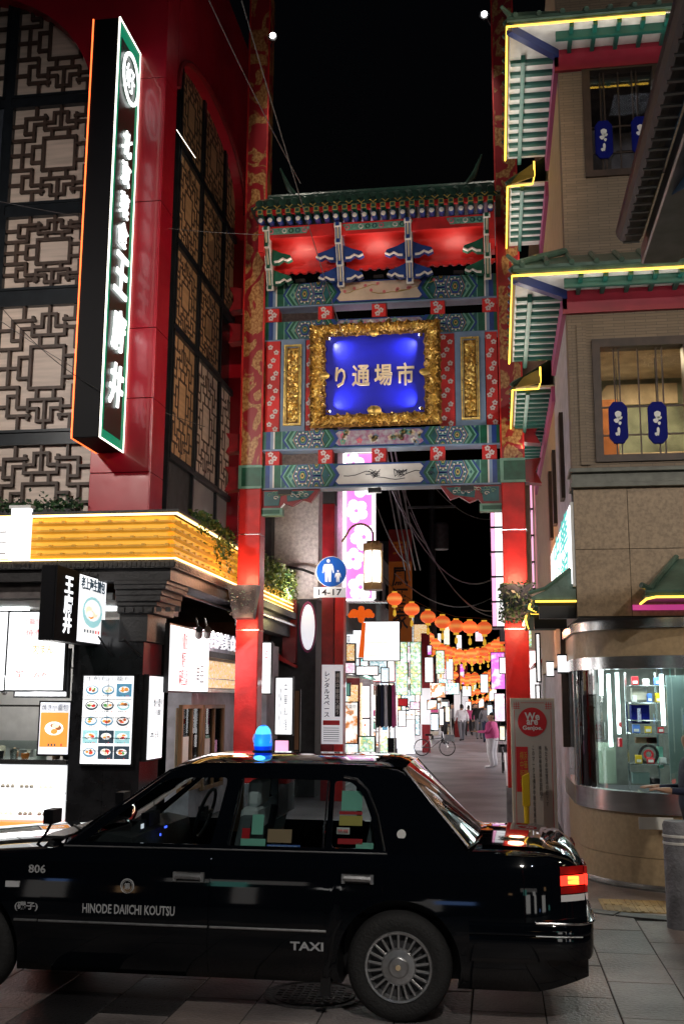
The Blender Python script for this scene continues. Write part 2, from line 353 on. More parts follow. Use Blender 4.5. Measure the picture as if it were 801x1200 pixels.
for n_,c_ in (('pic_blue',(.10,.28,.42)),('pic_dark',(.03,.05,.07)),('pic_orange',(.85,.32,.06)),('pic_brown',(.35,.12,.04)),('pic_green',(.12,.35,.10)),('pic_red',(.75,.05,.04)),('pic_cream',(1,.85,.6)),('pic_teal',(.35,.65,.68)),('pic_yellow',(.95,.7,.12)),('pic_white',(1,1,1))):
    mat(n_,c_,.5,emit=c_,es=.85)

# ================================================================== GROUND
g=MB('asphalt'); g.box(-150,150,-60,400,-.6,-.012); struct(g.build('ground'))
# plaza paving in front of the gate: slabs one by one, laid in a running bond
plaza=thing('pavement',None,None,(0,0,0),kind='structure')
b=MB('joint'); b.box(-7.5,5.2,3.4,13.4,-.011,-.006); b.build('joint_bed',plaza)
slabw,slabl,gap=.452,.84,.008
def slab_mesh(w,l,m):
    b=MB(m); e=.004
    b.v=[(-w,-l,-.03),(w,-l,-.03),(w,l,-.03),(-w,l,-.03),(-w,-l,-e),(w,-l,-e),(w,l,-e),(-w,l,-e),(-w+e,-l+e,0),(w-e,-l+e,0),(w-e,l-e,0),(-w+e,l-e,0)]
    b.f=[[0,1,5,4],[1,2,6,5],[2,3,7,6],[3,0,4,7],[4,5,9,8],[5,6,10,9],[6,7,11,10],[7,4,8,11],[8,9,10,11]]; b.m=[0]*9
    me=bpy.data.meshes.new('paving_slab'); me.from_pydata(b.v,[],b.f); me.materials.append(M[m]); return me
SL=[slab_mesh(slabw/2-gap/2,slabl/2-gap/2,m.name) for m in PAV]; SLB=slab_mesh(slabw/2-gap/2,slabl/2-gap/2,'paver_black')
x_off=onZ(706,1137,0).x
SHX,SHY,SHR=2.07,12.5,1.2       # curved corner of the corner shop (centre, radius)
def in_kerb(x,y): return (x>SHX-.1 and y>9.72) or math.hypot(x-SHX,y-SHY)<SHR+1.5 or (x>.72 and y>11)
for i in range(-13,10):
    for j in range(-1,12):
        x=x_off+(i+.5)*slabw; y=4.0+(j+(.5 if i%2 else 0))*slabl
        if in_kerb(x-.1,y-.2) : continue
        if y>13: continue
        if i*slabw>5: continue
        big=((i//3)+(j//2))%5==0 and i<-3 and j<5
        me=SLB if (i,j) in ((-8,3),(-7,3),(-12,4)) else SL[random.choice([0,0,1,1,2,3])]
        o=shared('paving_slab',me,plaza,(x,y,random.uniform(-.0012,.0012)),(random.uniform(-.001,.001),random.uniform(-.001,.001),0))
b=MB('asphalt'); b.box(-12,-4.06,13.45,200,-.0115,.02); struct(b.build('shop_forecourt'))
# the market street beyond the gate
b=MB('sidewalk_grey'); b.box(-4.0,.85,13.41,160,-.0115,.0); st=struct(b.build('street'))
b=MB('road_white'); b.box(.14,.20,14.5,60,.0,.004); b.build('edge_line',st)
b=MB('road_white'); b.box(-3.45,-3.39,22,60,.0,.004); b.build('edge_line',st)
# manhole
mh=onZ(368,1166,0); t=thing('manhole_cover','round iron manhole cover in the paving just ahead of the rear wheel','manhole cover',(mh.x,mh.y,0))
b=MB(['iron']); b.lathe((mh.x,mh.y,0),[(.33,-.01),(.33,.006),(.30,.008),(.29,.004),(.27,.004),(.265,.008),(.0,.009)],40); b.build('cover',t,smooth=True)
b=MB('iron')
for k in range(-4,5):
    for q in range(-4,5):
        if math.hypot(k,q)<4.3: b.box(mh.x+k*.055-.018,mh.x+k*.055+.018,mh.y+q*.055-.018,mh.y+q*.055+.018,.009,.013)
b.build('stud_pattern',t)

# ================================================================== TAXI
YN=6.56; CW=1.69; YM=YN+CW/2
taxi=thing('taxi','black taxi sedan with chrome trim crossing in front of the gate, blue roof lamp','taxi',(-1.9,YM,0))
XR=-.625; XF=XR-2.785; ZW=.318
def ztop(x):
    K=[(-4.25,.80),(-4.0,.86),(-3.4,.915),(-2.8,.955),(-1.5,.962),(-.6,.975),(-.1,.992),(.25,.985),(.40,.955),(.475,.90),(.50,.86)]
    for (a,p),(c,q) in zip(K,K[1:]):
        if x<=c: return p+(q-p)*max(0,(x-a))/(c-a)
    return K[-1][1]
def plan(x):       # plan-view rounding at the ends
    r=0
    if x>.05: r=.16*((x-.05)/.45)**2.6
    if x<-3.7: r=.18*((-3.7-x)/.55)**2.2
    return r
def side_off(z,x):
    K=[(.16,.13),(.22,.06),(.30,.022),(.42,.006),(.515,.0),(.60,.004),(.72,.014),(.82,.030),(.90,.052),(.945,.080),(1.0,.10)]
    for (a,p),(c,q) in zip(K,K[1:]):
        if z<=c: v=p+(q-p)*max(0,(z-a))/(c-a); break
    else: v=.10
    return v+plan(x)
def up_off(z): return .095+(z-.955)*.30+max(0,z-1.40)*.35      # greenhouse side
st=[-4.25,-4.2,-4.1,-3.95,-3.8,-3.6,-3.4,-3.2,-3.0,-2.86,-2.8,-2.6,-2.4,-2.1,-1.8,-1.5,-1.2,-.9,-.6,-.40,-.22,-.16,0,.1,.2,.28,.35,.40,.44,.475,.50]
def section(x):
    zt=ztop(x); lo=.20 if x<.2 else .20+ (x-.2)*.25
    zs=[lo,lo+.03,.30,.36,.42,.47,.515,.56,.62,.70,.77,.83,.88,.92]
    zs=[min(z,zt-.03) for z in zs]+[zt-.022]
    P=[(side_off(z,x),z) for z in zs]
    o=side_off(zt,x)
    P+=[(o+.02,zt-.006),(o+.05,zt)]
    if -2.82<x<-.2: P+=[(o+.075,zt-.002),(o+.08,.80),(.5,.80),(CW/2,.80)]
    else:
        cr=.045 if x>-.3 else .05
        P+=[(o+.12,zt+.012),(.35,zt+cr*.75),(.6,zt+cr),(CW/2,zt+cr+.005)]
    return P
b=MB('car_paint'); ns=len(section(0)); ring=2*ns-1
for x in st:
    P=section(x); L=[(x,YN+o,z) for o,z in P]; R=[(x,YN+CW-o,z) for o,z in P[:-1]][::-1]; b.v+=L+R
for i in range(len(st)-1):
    for k in range(ring):
        k2=(k+1)%ring; b.f.append([i*ring+k,i*ring+k2,(i+1)*ring+k2,(i+1)*ring+k]); b.m.append(0)
b.f.append(list(range(ring))); b.m.append(0); b.f.append([(len(st)-1)*ring+k for k in range(ring)][::-1]); b.m.append(0)
body=b.build('body',taxi)
# wheel arches by boolean
for xc in (XR,XF):
    for y0 in (YN-.1,YN+CW-.30):
        c=MB('car_black'); c.lathe((xc,y0,ZW+.015),[(.372,0),(.372,.40)],48,'y'); co=c.build('cut')
        md=body.modifiers.new('b','BOOLEAN'); md.operation='DIFFERENCE'; md.object=co; md.solver='EXACT'
nm=eval_mesh(body); nm.name='body'; body.modifiers.clear(); body.data=nm
for o in [o for o in list(bpy.data.objects) if o.name.startswith('cut')]: bpy.data.objects.remove(o)
nm.materials.clear(); nm.materials.append(M['car_paint']); nm.materials.append(M['car_black'])
for p in nm.polygons:
    p.material_index=0
    c=p.center
    for xc in (XR,XF):
        r=math.hypot(c.x-1.9-xc+0, c.z-ZW-.015)
        if r<.376 and abs(p.normal.y)<.7: p.material_index=1
        if r<.372: p.material_index=1
nm.shade_smooth(); nm.set_sharp_from_angle(angle=math.radians(32))
def sidept(x,z,e=0): return Vector((x,YN+side_off(z,x)-e,z))
def uppt(x,z,e=0): return Vector((x,YN+up_off(z)-e,z))
# doors: panels that follow the side, with their own shut lines
def door(name,colfn,x0,x1,n=26,side=1):
    b=MB('car_paint'); m=14; e=.007; G=[]
    for i in range(n+1):
        x=x0+(x1-x0)*i/n; xl,zb,zt=colfn(x); row=[]
        for k in range(m+1):
            z=zb+(zt-zb)*k/m; row.append((x,z))
        G.append(row)
    def P(x,z,e):
        p=sidept(x,z,e)
        return p if side>0 else Vector((p.x,2*YM-p.y,p.z))
    i0=0
    for row in G:
        for x,z in row: b.v.append(tuple(P(x,z,e)))
    for i in range(n):
        for k in range(m):
            a=i*(m+1)+k; b.f.append([a,a+1,a+m+2,a+m+1]); b.m.append(0)
    # rim
    bd=[(0,k) for k in range(m+1)]+[(i,m) for i in range(1,n+1)]+[(n,k) for k in range(m-1,-1,-1)]+[(i,0) for i in range(n-1,0,-1)]
    j=len(b.v)
    for (i,k) in bd: b.v.append(tuple(P(*G[i][k],-.004)))
    for q in range(len(bd)):
        i,k=bd[q]; i2,k2=bd[(q+1)%len(bd)]; b.f.append([i*(m+1)+k,i2*(m+1)+k2,j+(q+1)%len(bd),j+q]); b.m.append(0)
    return b.build(name,taxi,smooth=True,angle=40)
xd0,xd1,xd2=-2.90,-1.795,-.70
def colf(x): return (x,.235,.945)
def colr(x):
    r=.415; dx=x-XR; zb=.235
    if abs(dx)<r: zb=max(zb,ZW+.015+math.sqrt(r*r-dx*dx))
    return (x,zb,.945)
fd=door('front_door',colf,xd0,xd1-.006); rd=door('rear_door',colr,xd1+.006,xd2-.02)
door('front_door',colf,xd0,xd1-.006,side=-1); door('rear_door',colr,xd1+.006,xd2-.02,side=-1)
# upper side with window openings (curve fill -> mesh -> mapped on the sloping side)
def loops(ps):
    cu=bpy.data.curves.new('c','CURVE'); cu.dimensions='2D'; cu.fill_mode='BOTH'; cu.extrude=.012
    for pts in ps:
        sp=cu.splines.new('POLY'); sp.points.add(len(pts)-1); sp.use_cyclic_u=True
        for q,(x,z) in zip(sp.points,pts): q.co=(x,z,0,1)
    t=bpy.data.objects.new('c',cu); COL.objects.link(t); me=eval_mesh(t); bpy.data.objects.remove(t); bpy.data.curves.remove(cu); return me
def rnd_poly(pts,r=.03,n=3):
    out=[]
    for i,p in enumerate(pts):
        p=Vector(p); a=(Vector(pts[i-1])-p); c=(Vector(pts[(i+1)%len(pts)])-p)
        rr=min(r,a.length*.4,c.length*.4); A=p+a.normalized()*rr; Cc=p+c.normalized()*rr
        for k in range(n+1):
            t=k/n; out.append(tuple(A*(1-t)**2+p*2*t*(1-t)+Cc*t*t))
    return out
ROOF=1.475
outer=[(-2.80,.945),(-2.45,1.20),(-2.14,1.425),(-2.02,1.463),(-1.8,ROOF),(-1.2,ROOF+.004),(-.80,ROOF-.003),(-.64,1.452),(-.55,1.40),(-.30,1.10),(-.20,.975),(-.22,.955),(-.5,.945)]
wf=rnd_poly([(-2.66,.985),(-2.20,1.352),(-2.10,1.385),(-1.745,1.392),(-1.82,.985)])
wr=rnd_poly([(-1.715,.985),(-1.655,1.392),(-1.075,1.385),(-1.085,.985)],.02)
wq=rnd_poly([(-1.05,.985),(-1.045,1.385),(-.93,1.375),(-.86,1.30),(-.80,1.16),(-.765,.985)],.03)
def plate(name,ps,matn,e=0,side=1):
    me=loops(ps)
    for v in me.vertices:
        x,z,w=v.co; y=YN+up_off(z)-e-w*.8
        if side<0: y=2*YM-y
        v.co=Vector((x,y,z))-off_of(taxi)
    me.materials.clear(); me.materials.append(M[matn]); ob=bpy.data.objects.new(name,me); COL.objects.link(ob); ob.parent=taxi
    bm=bmesh.new(); bm.from_mesh(me); bmesh.ops.recalc_face_normals(bm,faces=bm.faces[:]); bm.to_mesh(me); bm.free(); return ob
for sd_ in (1,-1):
    plate('side_frame',[outer,wf,wr,wq],'car_paint',0,sd_)
    for w_ in (wf,wr,wq):
        bb=MB('car_glass'); bb.face([(x,(YN+up_off(z)) if sd_>0 else (2*YM-YN-up_off(z)),z) for x,z in w_]); bb.build('side_window',taxi,fixn=False)
# bright trim along the window line, rear pillar and moulding
def strip(pts,wid,name,m,e=.014,parent=taxi,fn=uppt):
    b=MB(m); b.tube([fn(x,z,e) for x,z in pts],wid,6); return b.build(name,parent,smooth=True)
strip([(-.985,1.41),(-.90,1.395),(-.83,1.33),(-.765,1.18),(-.715,.975)],.0105,'pillar_trim','chrome')
strip([(-1.10,.985),(-1.085,1.385)],.007,'window_divider','chrome')
strip([(-1.70,.985),(-1.64,1.39)],.006,'window_divider','chrome')
strip([(-2.78,.966),(-2.45,1.215),(-2.15,1.43),(-2.03,1.467),(-1.86,1.478),(-1.4,1.480),(-.85,1.476)],.008,'drip_rail','chrome',e=-.004)
strip([(-2.79,.958),(-1.8,.960),(-.70,.960)],.006,'belt_trim','grey_metal',e=.008)
strip([(-3.06,.515),(-2.91,.515)],.0075,'moulding','hub_silver',e=.006,fn=sidept)
strip([(-2.895,.515),(-1.80,.515)],.0075,'moulding','hub_silver',e=.012,fn=sidept,parent=fd)
strip([(-1.785,.515),(-1.06,.515)],.0075,'moulding','hub_silver',e=.012,fn=sidept,parent=rd)
strip([(-.19,.535),(.16,.535)],.009,'moulding','chrome',e=.005,fn=sidept)
# roof, windscreen, rear window
def roofY(x): return YN+up_off(ROOF)+.0
b=MB('car_paint')
def rf(u,v):
    x=-2.10+u*1.50; y=YN+up_off(1.46)+v*(CW-2*up_off(1.46)); s=1-abs(2*v-1)**2.6
    ends=min(1,(u/.10))**.5 if u<.10 else (min(1,(1-u)/.10)**.5 if u>.9 else 1)
    return (x,y,1.450+.015+.050*s*(.35+.65*ends)+.012*ends)
b.grid(rf,24,16); b.build('roof',taxi,smooth=True,angle=60)
b=MB('car_glass'); b.grid(lambda u,v:(-2.84+u*.74+(-.10*(1-abs(2*v-1)**2))*(1-u*.6), YN+up_off(.955+u*.5)+v*(CW-2*up_off(.955+u*.5)), .965+u*.495+.02*(1-abs(2*v-1)**2)*u),8,10); b.build('windscreen',taxi,smooth=True)
b=MB('car_glass'); b.grid(lambda u,v:(-.60+u*.40+(.10*(1-abs(2*v-1)**2))*(u), YN+up_off(1.455-u*.46)+.03+v*(CW-2*up_off(1.455-u*.46)-.06), 1.462-u*.455+.02*(1-abs(2*v-1)**2)*(1-u)),8,10); b.build('rear_window',taxi,smooth=True)
b=MB('chrome'); b.tube([(-.61,YN+up_off(1.45)+.02,1.462),(-.20,YN+up_off(.99)+.02,1.008)],.010,6); b.tube([(-.61,YN+CW-up_off(1.45)-.02,1.462),(-.20,YN+CW-up_off(.99)-.02,1.008)],.010,6)
b.tube([(-.20+.10*(1-abs(2*v-1)**2),YN+up_off(.99)+v*(CW-2*up_off(.99)),1.008+.02*(1-abs(2*v-1)**2)) for v in [k/10 for k in range(11)]],.009,6); b.build('rear_window_trim',taxi,smooth=True)
# trunk lid edge, fuel-side badge, handles
b=MB('car_paint'); b.grid(lambda u,v:(-.12+u*.56, YN+.20+v*(CW-.40), ztop(-.12+u*.56)+.022+.030*(1-abs(2*v-1)**2.4)-.02*u**6),14,10); b.build('trunk_lid',taxi,smooth=True)
def handle(px,py,par):
    p=onY(px,py,YN+.03); w=.088; z=p.z
    b=MB(['black_metal','hub_silver']); q=sidept(p.x,z,.009); b.box(p.x-w,p.x+w,q.y-.002,q.y+.02,z-.030,z+.030,0)
    b.tube([(p.x-w+.006,q.y-.014,z+.008),(p.x+w-.006,q.y-.014,z+.004)],.021,8,1)
    for s in (-1,1): b.box(p.x+s*w-.010,p.x+s*w+.010,q.y-.018,q.y+.005,z-.026,z+.028,1)
    b.build('handle',par)
handle(222,1027,fd); handle(419,1030,rd)
p=onY(470,979,YN+.12); b=MB('sign_soft'); 
b=MB('letter_white'); b.lathe((p.x,YN+up_off(1.08)-.018,1.075),[(.028,0),(.028,.02)],16,'y'); b.build('pillar_badge',taxi)
p=onY(14,1036,YN); q=sidept(p.x,p.z,.01); b=MB('tail_clear'); b.box(p.x-.045,p.x+.045,q.y,q.y+.02,p.z-.018,p.z+.018); b.build('side_marker',taxi)
# wheels
def wheel(xc,y,sgn):
    w=MB(['rubber']); w.lathe((xc,y,ZW),[(.19,0),(.225,-.012*1),(.262,-.016),(.292,-.006),(.312,.018),(.318,.05),(.318,.135),(.305,.17),(.26,.185),(.19,.18)],56,'y',cap=False); wo=w.build('wheel',taxi,smooth=True,angle=50)
    r=MB(['hub_silver','hub_dark','gold_pale'])
    r.lathe((xc,y,ZW),[(.205,-.004),(.200,-.014),(.188,-.012),(.182,.014),(.176,.03)],56,'y',0,cap=False)
    r.build('rim',wo,smooth=True,angle=30)
    r=MB(['hub_dark']); r.lathe((xc,y+.034,ZW),[(.184,0),(.184,.02)],40,'y'); r.build('disc',wo)
    r=MB(['hub_silver']); r.lathe((xc,y,ZW),[(.108,.016),(.106,.002),(.098,-.006),(.062,-.010),(.058,-.018),(.052,-.022),(.0005,-.024)],44,'y',cap=False); r.build('hub_cap',wo,smooth=True,angle=28)
    ns_=22; r=MB('hub_silver')
    r.obox((0,-.001,.144),(.0068,0,0),(0,.007,0),(0,0,.042)); me=None
    so_=r.build('spoke',wo,bevel=.002); so_.location=Vector((xc,y,ZW))-off_of(wo); 
    # spoke mesh holds radial bar along z
    for v in so_.data.vertices: v.co=v.co+off_of(wo)
    me=so_.data; so_.rotation_euler=(0,0,0)
    for k in range(1,ns_): shared('spoke',me,wo,(xc,y,ZW),(0,2*PI*k/ns_,0))
    e=MB('gold_pale'); e.lathe((xc,y-.026,ZW),[(.017,0),(.015,-.003)],10,'y'); e.build('hub_emblem',wo)
    return wo
wheel(XR,YN+.035,1); wheel(XF,YN+.035,1)
for xc in (XR,XF):
    w=MB('rubber'); w.lathe((xc,YN+CW-.2,ZW),[(.19,0),(.30,.0),(.318,.03),(.318,.13),(.30,.16),(.19,.16)],40,'y'); w.build('wheel',taxi,smooth=True)
b=MB('car_black'); b.box(XF+.4,XR-.42,YN+.25,YN+CW-.25,.17,.30); b.box(XR+.4,.35,YN+.3,YN+CW-.3,.24,.36); b.tube([(XR,YN+.2,ZW),(XR,YN+CW-.2,ZW)],.05,8); b.build('underbody',taxi)
b=MB('car_black'); p=sidept(-1.06,.22); b.box(-1.10,-1.04,YN+.05,YN+.08,.13,.24); b.build('mud_flap',taxi)
# rear bumper
b=MB('car_paint')
def bump(path_y,z): pass
K=[(.27,-.0),(.36,.003),(.44,.02),(.50,.07),(.525,.16),(.535,CW/2)]
prof=[(0.0,.40),(.012,.43),(.016,.50),(.010,.53),(.018,.535),(.018,.585),(.006,.60),(-.03,.602)]
K2=[(-.20,-.002),(.16,.0)]+K
L=[(x,YN+o) for x,o in K2]; Lf=L+[(x,2*YM-y) for x,y in L[::-1][1:]]
for x,y in Lf:
    for (d,z) in prof:
        # outward direction
        if x<.40: n=(0,-1 if y<YM else 1)
        else:
            n=((x-.30),(y-YM)*.6); l=math.hypot(*n); n=(n[0]/l,n[1]/l)
        taper=max(0,(.42-z))*.0
        b.v.append((x+n[0]*d,y+n[1]*d,z-(.02 if x<.2 and z<.45 else 0)))
np_=len(prof)
for i in range(len(Lf)-1):
    for k in range(np_-1): a=i*np_+k; b.f.append([a,a+1,a+np_+1,a+np_]); b.m.append(0)
b.build('rear_bumper',taxi,smooth=True,angle=40)
b=MB('chrome'); b.tube([(x+ (0.02 if x>.4 else 0),y-(.017 if y<YM else -.017) if x<.5 else y,.606) for x,y in [(.19,YN)]+[(x,YN+o) for x,o in K]],.007,6); b.build('bumper_trim',taxi,smooth=True)
b=MB('hub_silver'); b.tube([(.19,YN-.019,.533),(.30,YN-.018,.533),(.38,YN-.012,.533),(.46,YN+.005,.533)],.004,5); b.build('bumper_trim',taxi)
# tail lamp cluster wrapping the corner
def tl(x,z,e=.006): 
    return sidept(x,z,e)
for side in (1,-1):
    t_=None
    for (z0,z1,m) in ((.712,.755,'tail_clear'),(.755,.800,'tail_dark'),(.800,.862,'tail_red'),(.862,.912,'tail_dark')):
        b=MB(m)
        def gf(u,v,z0=z0,z1=z1):
            x=.345+u*.145; z=z0+.004+v*(z1-z0-.006); p=tl(x,z)
            if side<0: p.y=2*YM-p.y
            return p
        b.grid(gf,8,2)
        b2=[( .503,YN+plan(.5)+.06+ k*.0,0) for k in range(1)]
        y0=YN+side_off(.8,.49)-.004; y1=y0+.32
        if side<0: y0,y1=2*YM-y0,2*YM-y1
        b.box(.492,.510,y0,y1,z0+.004,z1-.002)
        ob=b.build('tail_lamp',taxi,smooth=True)
    if side>0:
        b=MB('tail_amber'); q=tl(.40,.84,.016); b.box(.39,.455,q.y-.001,q.y+.03,.812,.832); b.build('tail_bulb_glow',ob); b=MB('tail_amber'); b.box(.39,.455,q.y-.001,q.y+.03,.838,.856); b.build('tail_bulb_glow',ob)
b=MB('hub_silver'); b.box(.514,.520,YM-.17,YM+.17,.66,.78); b.build('number_plate',taxi)
# fender mirror
p=onY(62,957,YN+.18); m_=thing  # mirror is a part
b=MB(['black_paint','chrome']); 
b.tube([(p.x-.10,p.y,.94),(p.x-.04,p.y,1.02),(p.x,p.y,p.z-.03)],.010,8); b.obox((p.x,p.y,p.z+.005),(.034,0,0),(0,.075,0),(0,0,.045)); b.build('fender_mirror',taxi,bevel=.006,smooth=True)
p2y=YN+CW-.2; b=MB('black_paint'); b.tube([(p.x-.10,p2y,.94),(p.x,p2y,p.z-.03)],.010,8); b.obox((p.x,p2y,p.z+.005),(.034,0,0),(0,.075,0),(0,0,.045)); b.build('fender_mirror',taxi)
b=MB('car_black'); b.tube([(-3.0,YM-.1,1.005),(-2.75,YM-.5,1.02),(-2.55,YM-.55,1.13)],.008,6); b.box(-2.99,-2.84,YN+.2,YN+CW-.2,.985,1.003); b.build('wiper',taxi)
# roof lamp
p=onY(308,882,YM); lx=p.x
b=MB('black_paint'); b.lathe((lx,YM,1.50),[(.085,0),(.085,.022),(.066,.037)],24); lb=b.build('lamp_base',taxi,smooth=True)
b=MB(['blue_deep','blue_lamp','cyan_lamp'])
n=20; prof=[(.060,.035),(.064,.06),(.063,.10),(.058,.135),(.048,.165),(.030,.185),(.008,.192)]
for (r,h) in prof:
    for j in range(n):
        w=2*PI*j/n; b.v.append((lx+r*math.cos(w)*.98,YM+r*math.sin(w)*1.5,1.502+h*1.1))
for k in range(len(prof)-1):
    for j in range(n): b.f.append([k*n+j,k*n+(j+1)%n,(k+1)*n+(j+1)%n,(k+1)*n+j]); b.m.append([0,1,1,2,2,1][k])
b.build('roof_lamp',taxi,smooth=True)
b=MB('letter_white'); b.tube([(lx+.068*math.cos(a)*1.0,YM-.03+.05*math.sin(a)*.2,1.62+.055*math.sin(a)) for a in [2*PI*k/14 for k in range(15)]],.004,5); b.build('lamp_emblem',lb)
light('POINT','roof_lamp_light',(lx,YM-.12,1.60),.7,(.05,.3,1),.04,parent=taxi)
# interior
b=MB('car_deck'); b.box(-2.74,-.35,YN+.20,YN+CW-.20,.52,.56); b.build('cabin_floor',taxi)
b=MB('dash'); b.prism([(-2.76,YN+.2,.80),(-2.76,YN+.2,.97),(-2.55,YN+.2,1.03),(-2.38,YN+.2,1.0),(-2.34,YN+.2,.80)],(0,CW-.4,0)); b.box(-2.50,-2.44,YM-.12,YM+.12,1.0,1.10); b.box(-2.46,-2.40,YM-.42,YM-.30,1.0,1.08); b.build('dashboard',taxi)
glow('dash_blue',(.05,.1,1),3.0)
for m,bb in (('dash_blue',(-2.335,-2.33,YM-.10,YM-.05,1.0,1.012)),('dash_blue',(-2.335,-2.33,YM-.2,YM-.18,.96,.975)),('sign_dim',(-2.40,-2.395,YM-.41,YM-.36,1.03,1.06))):
    b=MB(m); b.box(*bb); b.build('dash_light',taxi)
b=MB('wood'); b.box(-2.08,-1.95,YN+CW-.22,YN+CW-.19,.9,1.36); b.build('door_lining',taxi)
sw=(-2.17,YM+.36,1.06)
b=MB('dash'); R_=.185; ax=Vector((.35,0,.94)).normalized(); 
b.tube([Vector(sw)+Vector((math.cos(a)*.30*R_*1,math.sin(a)*R_*1,0))+Vector((0,0,0)) + Vector((-.0,0,1))*0+ Vector((math.cos(a)*R_*.0,0,math.cos(a)*R_*.93)) for a in [2*PI*k/28 for k in range(29)]],.013,8)
b.box(sw[0]-.04,sw[0]+.01,sw[1]-.05,sw[1]+.05,sw[2]-.05,sw[2]+.05); b.obox(sw,(.012,0,0),(0,.17,0),(0,0,.014)); b.build('steering_wheel',taxi,smooth=True)
def seat(x,y,w,hr=True,name='seat'):
    b=MB('seat_cloth'); b.obox((x+.05,y,.92),(.05,0,.0),(0,w,0),(.05,0,.24)); b.obox((x-.2,y,.68),(.24,0,0),(0,w,0),(0,0,.06)); so=b.build(name,taxi,bevel=.02,smooth=True)
    b=MB('seat_cover'); b.obox((x+.095,y,1.12),(.056,0,0),(0,w*.94,0),(.012,0,.08))
    b.obox((x+.12,y,1.285),(.045,0,0),(0,min(w,.15),0),(.008,0,.085)); b.build('seat_cover',so,bevel=.02,smooth=True)
seat(-1.72,YM+.36,.23); seat(-1.72,YM-.36,.23); seat(-.86,YM+.35,.30); seat(-.86,YM-.35,.30)
b=MB('car_glass'); b.box(-1.55,-1.545,YM+.0,YM+.6,1.08,1.42); b.build('driver_screen',taxi)
# stickers and boards in the rear windows
def sticker(px0,py0,px1,py1,m,par=rd,e=.014,txt=None,tm='ink'):
    z=(onY(px0,py0,YN+.2).z+onY(px1,py1,YN+.2).z)/2; Y=YN+up_off(z); a=onY(px0,py0,Y); c=onY(px1,py1,Y); b=MB(m)
    y0=YN+up_off(a.z)+.012; y1=YN+up_off(c.z)+.012
    b.face([(a.x,y0,a.z),(c.x,y0,a.z),(c.x,y1,c.z),(a.x,y1,c.z)]); s_=b.build('window_sticker',par,fixn=False)
    if txt: text(txt,(a.z-c.z)*.8,tm,frontM(((a.x+c.x)/2,min(y0,y1)-.006,(a.z+c.z)/2)),'lettering',s_,ext=.001,fit=((c.x-a.x)*.85,(a.z-c.z)*.55))
mat('mint',(.25,.62,.48),.6); mat('card_tan',(.42,.26,.15),.6); mat('sky_blue',(.08,.2,.65),.5); mat('yellow_card',(.6,.45,.1),.6)
sticker(295,955,308,978,'mint'); sticker(281,983,310,995,'mint'); sticker(283,971,292,983,'red_plastic'); sticker(313,972,341,988,'card_tan'); sticker(312,990,351,994,'sky_blue',txt='INFORMATION',tm='letter_white')
sticker(400,927,424,950,'mint'); sticker(397,951,424,955,'red_plastic'); sticker(397,956,424,968,'yellow_card'); sticker(394,970,409,978,'paper',txt='禁煙',tm='red_plastic'); sticker(395,983,424,990,'red_plastic'); sticker(416,988,437,996,'mint')
# lettering on the body
def side_text(s,px,py,w,h,par,bold=0,e=.0085,m='letter_grey'):
    p=onY(px,py,YN+.02); q=sidept(p.x,p.z,e); text(s,.1,m,frontM((p.x,q.y,p.z)),'lettering',par,ext=.0006,bold=bold,fit=(w,h))
side_text('HINODE DAIICHI KOUTSU',152,1065,.60,.058,fd,.002); side_text('TAXI',360,1108,.205,.050,rd,.003); side_text('806',44,1018,.115,.052,body,.002,e=.014)
side_text('(磯子)',33,1061,.155,.056,body,.003,e=.009)
p=onY(150,1038,YN+.02); q=sidept(p.x,p.z,.009); b=MB('letter_grey')
b.tube([(p.x+.042*math.cos(a),q.y,p.z+.042*math.sin(a)) for a in [2*PI*k/24 for k in range(25)]],.004,4); b.tube([(p.x+.033*math.cos(a),q.y,p.z+.033*math.sin(a)) for a in [2*PI*k/24 for k in range(25)]],.002,4); eb=b.build('door_emblem',fd)
text('第',.05,'letter_grey',frontM((p.x,q.y-.001,p.z)),'lettering',eb,ext=.0006,bold=.001,fit=(.040,.040))

# ================================================================== GATE (painted memorial arch over the street)
GY=16.0
def gz(py,px=450,Y=GY): return onY(px,py,Y).z
def gx(px,py,Y=GY): return onY(px,py,Y).x
LX0,LX1=-4.06,-3.70; RX0,RX1=.115,.475; GD=.36
gate=thing('gate','tall painted Chinese gate spanning the street, red columns, tiled roof, blue name plaque','gate',(-1.8,GY,0))
zD0,zD1=gz(569),gz(541)          # lowest beam
zC0,zC1=gz(523),gz(501); zB0,zB1=gz(391),gz(369); zA0,zA1=gz(353),gz(326)
for x0,x1 in ((LX0,LX1),(RX0,RX1)):
    b=MB('concrete_post'); b.box(x0-.03,x1+.03,GY-.03,GY+GD+.03,-.02,.62); b.build('column_base',gate,bevel=.01)
    b=MB('red_paint'); b.box(x0,x1,GY,GY+GD,.62,zD0+.02); col_=b.build('column',gate,bevel=.012)
    b=MB('steel'); b.box(x0-.006,x1+.006,GY-.006,GY+GD+.006,2.95,2.965); b.build('cable_strap',col_); b=MB('steel'); b.box(x0-.006,x1+.006,GY-.006,GY+GD+.006,zD0-.75,zD0-.738); b.build('cable_strap',col_)
    b=MB('dragon_print'); b.box(x0,x1,GY,GY+GD,zD1-.02,14.2); up=b.build('upper_column',gate,bevel=.012)
    b=MB('red_paint'); 
    for xa in (x0-.006,x1-.02): b.box(xa,xa+.026,GY-.010,GY+.012,zD1,14.2)
    b.build('column_edging',up)
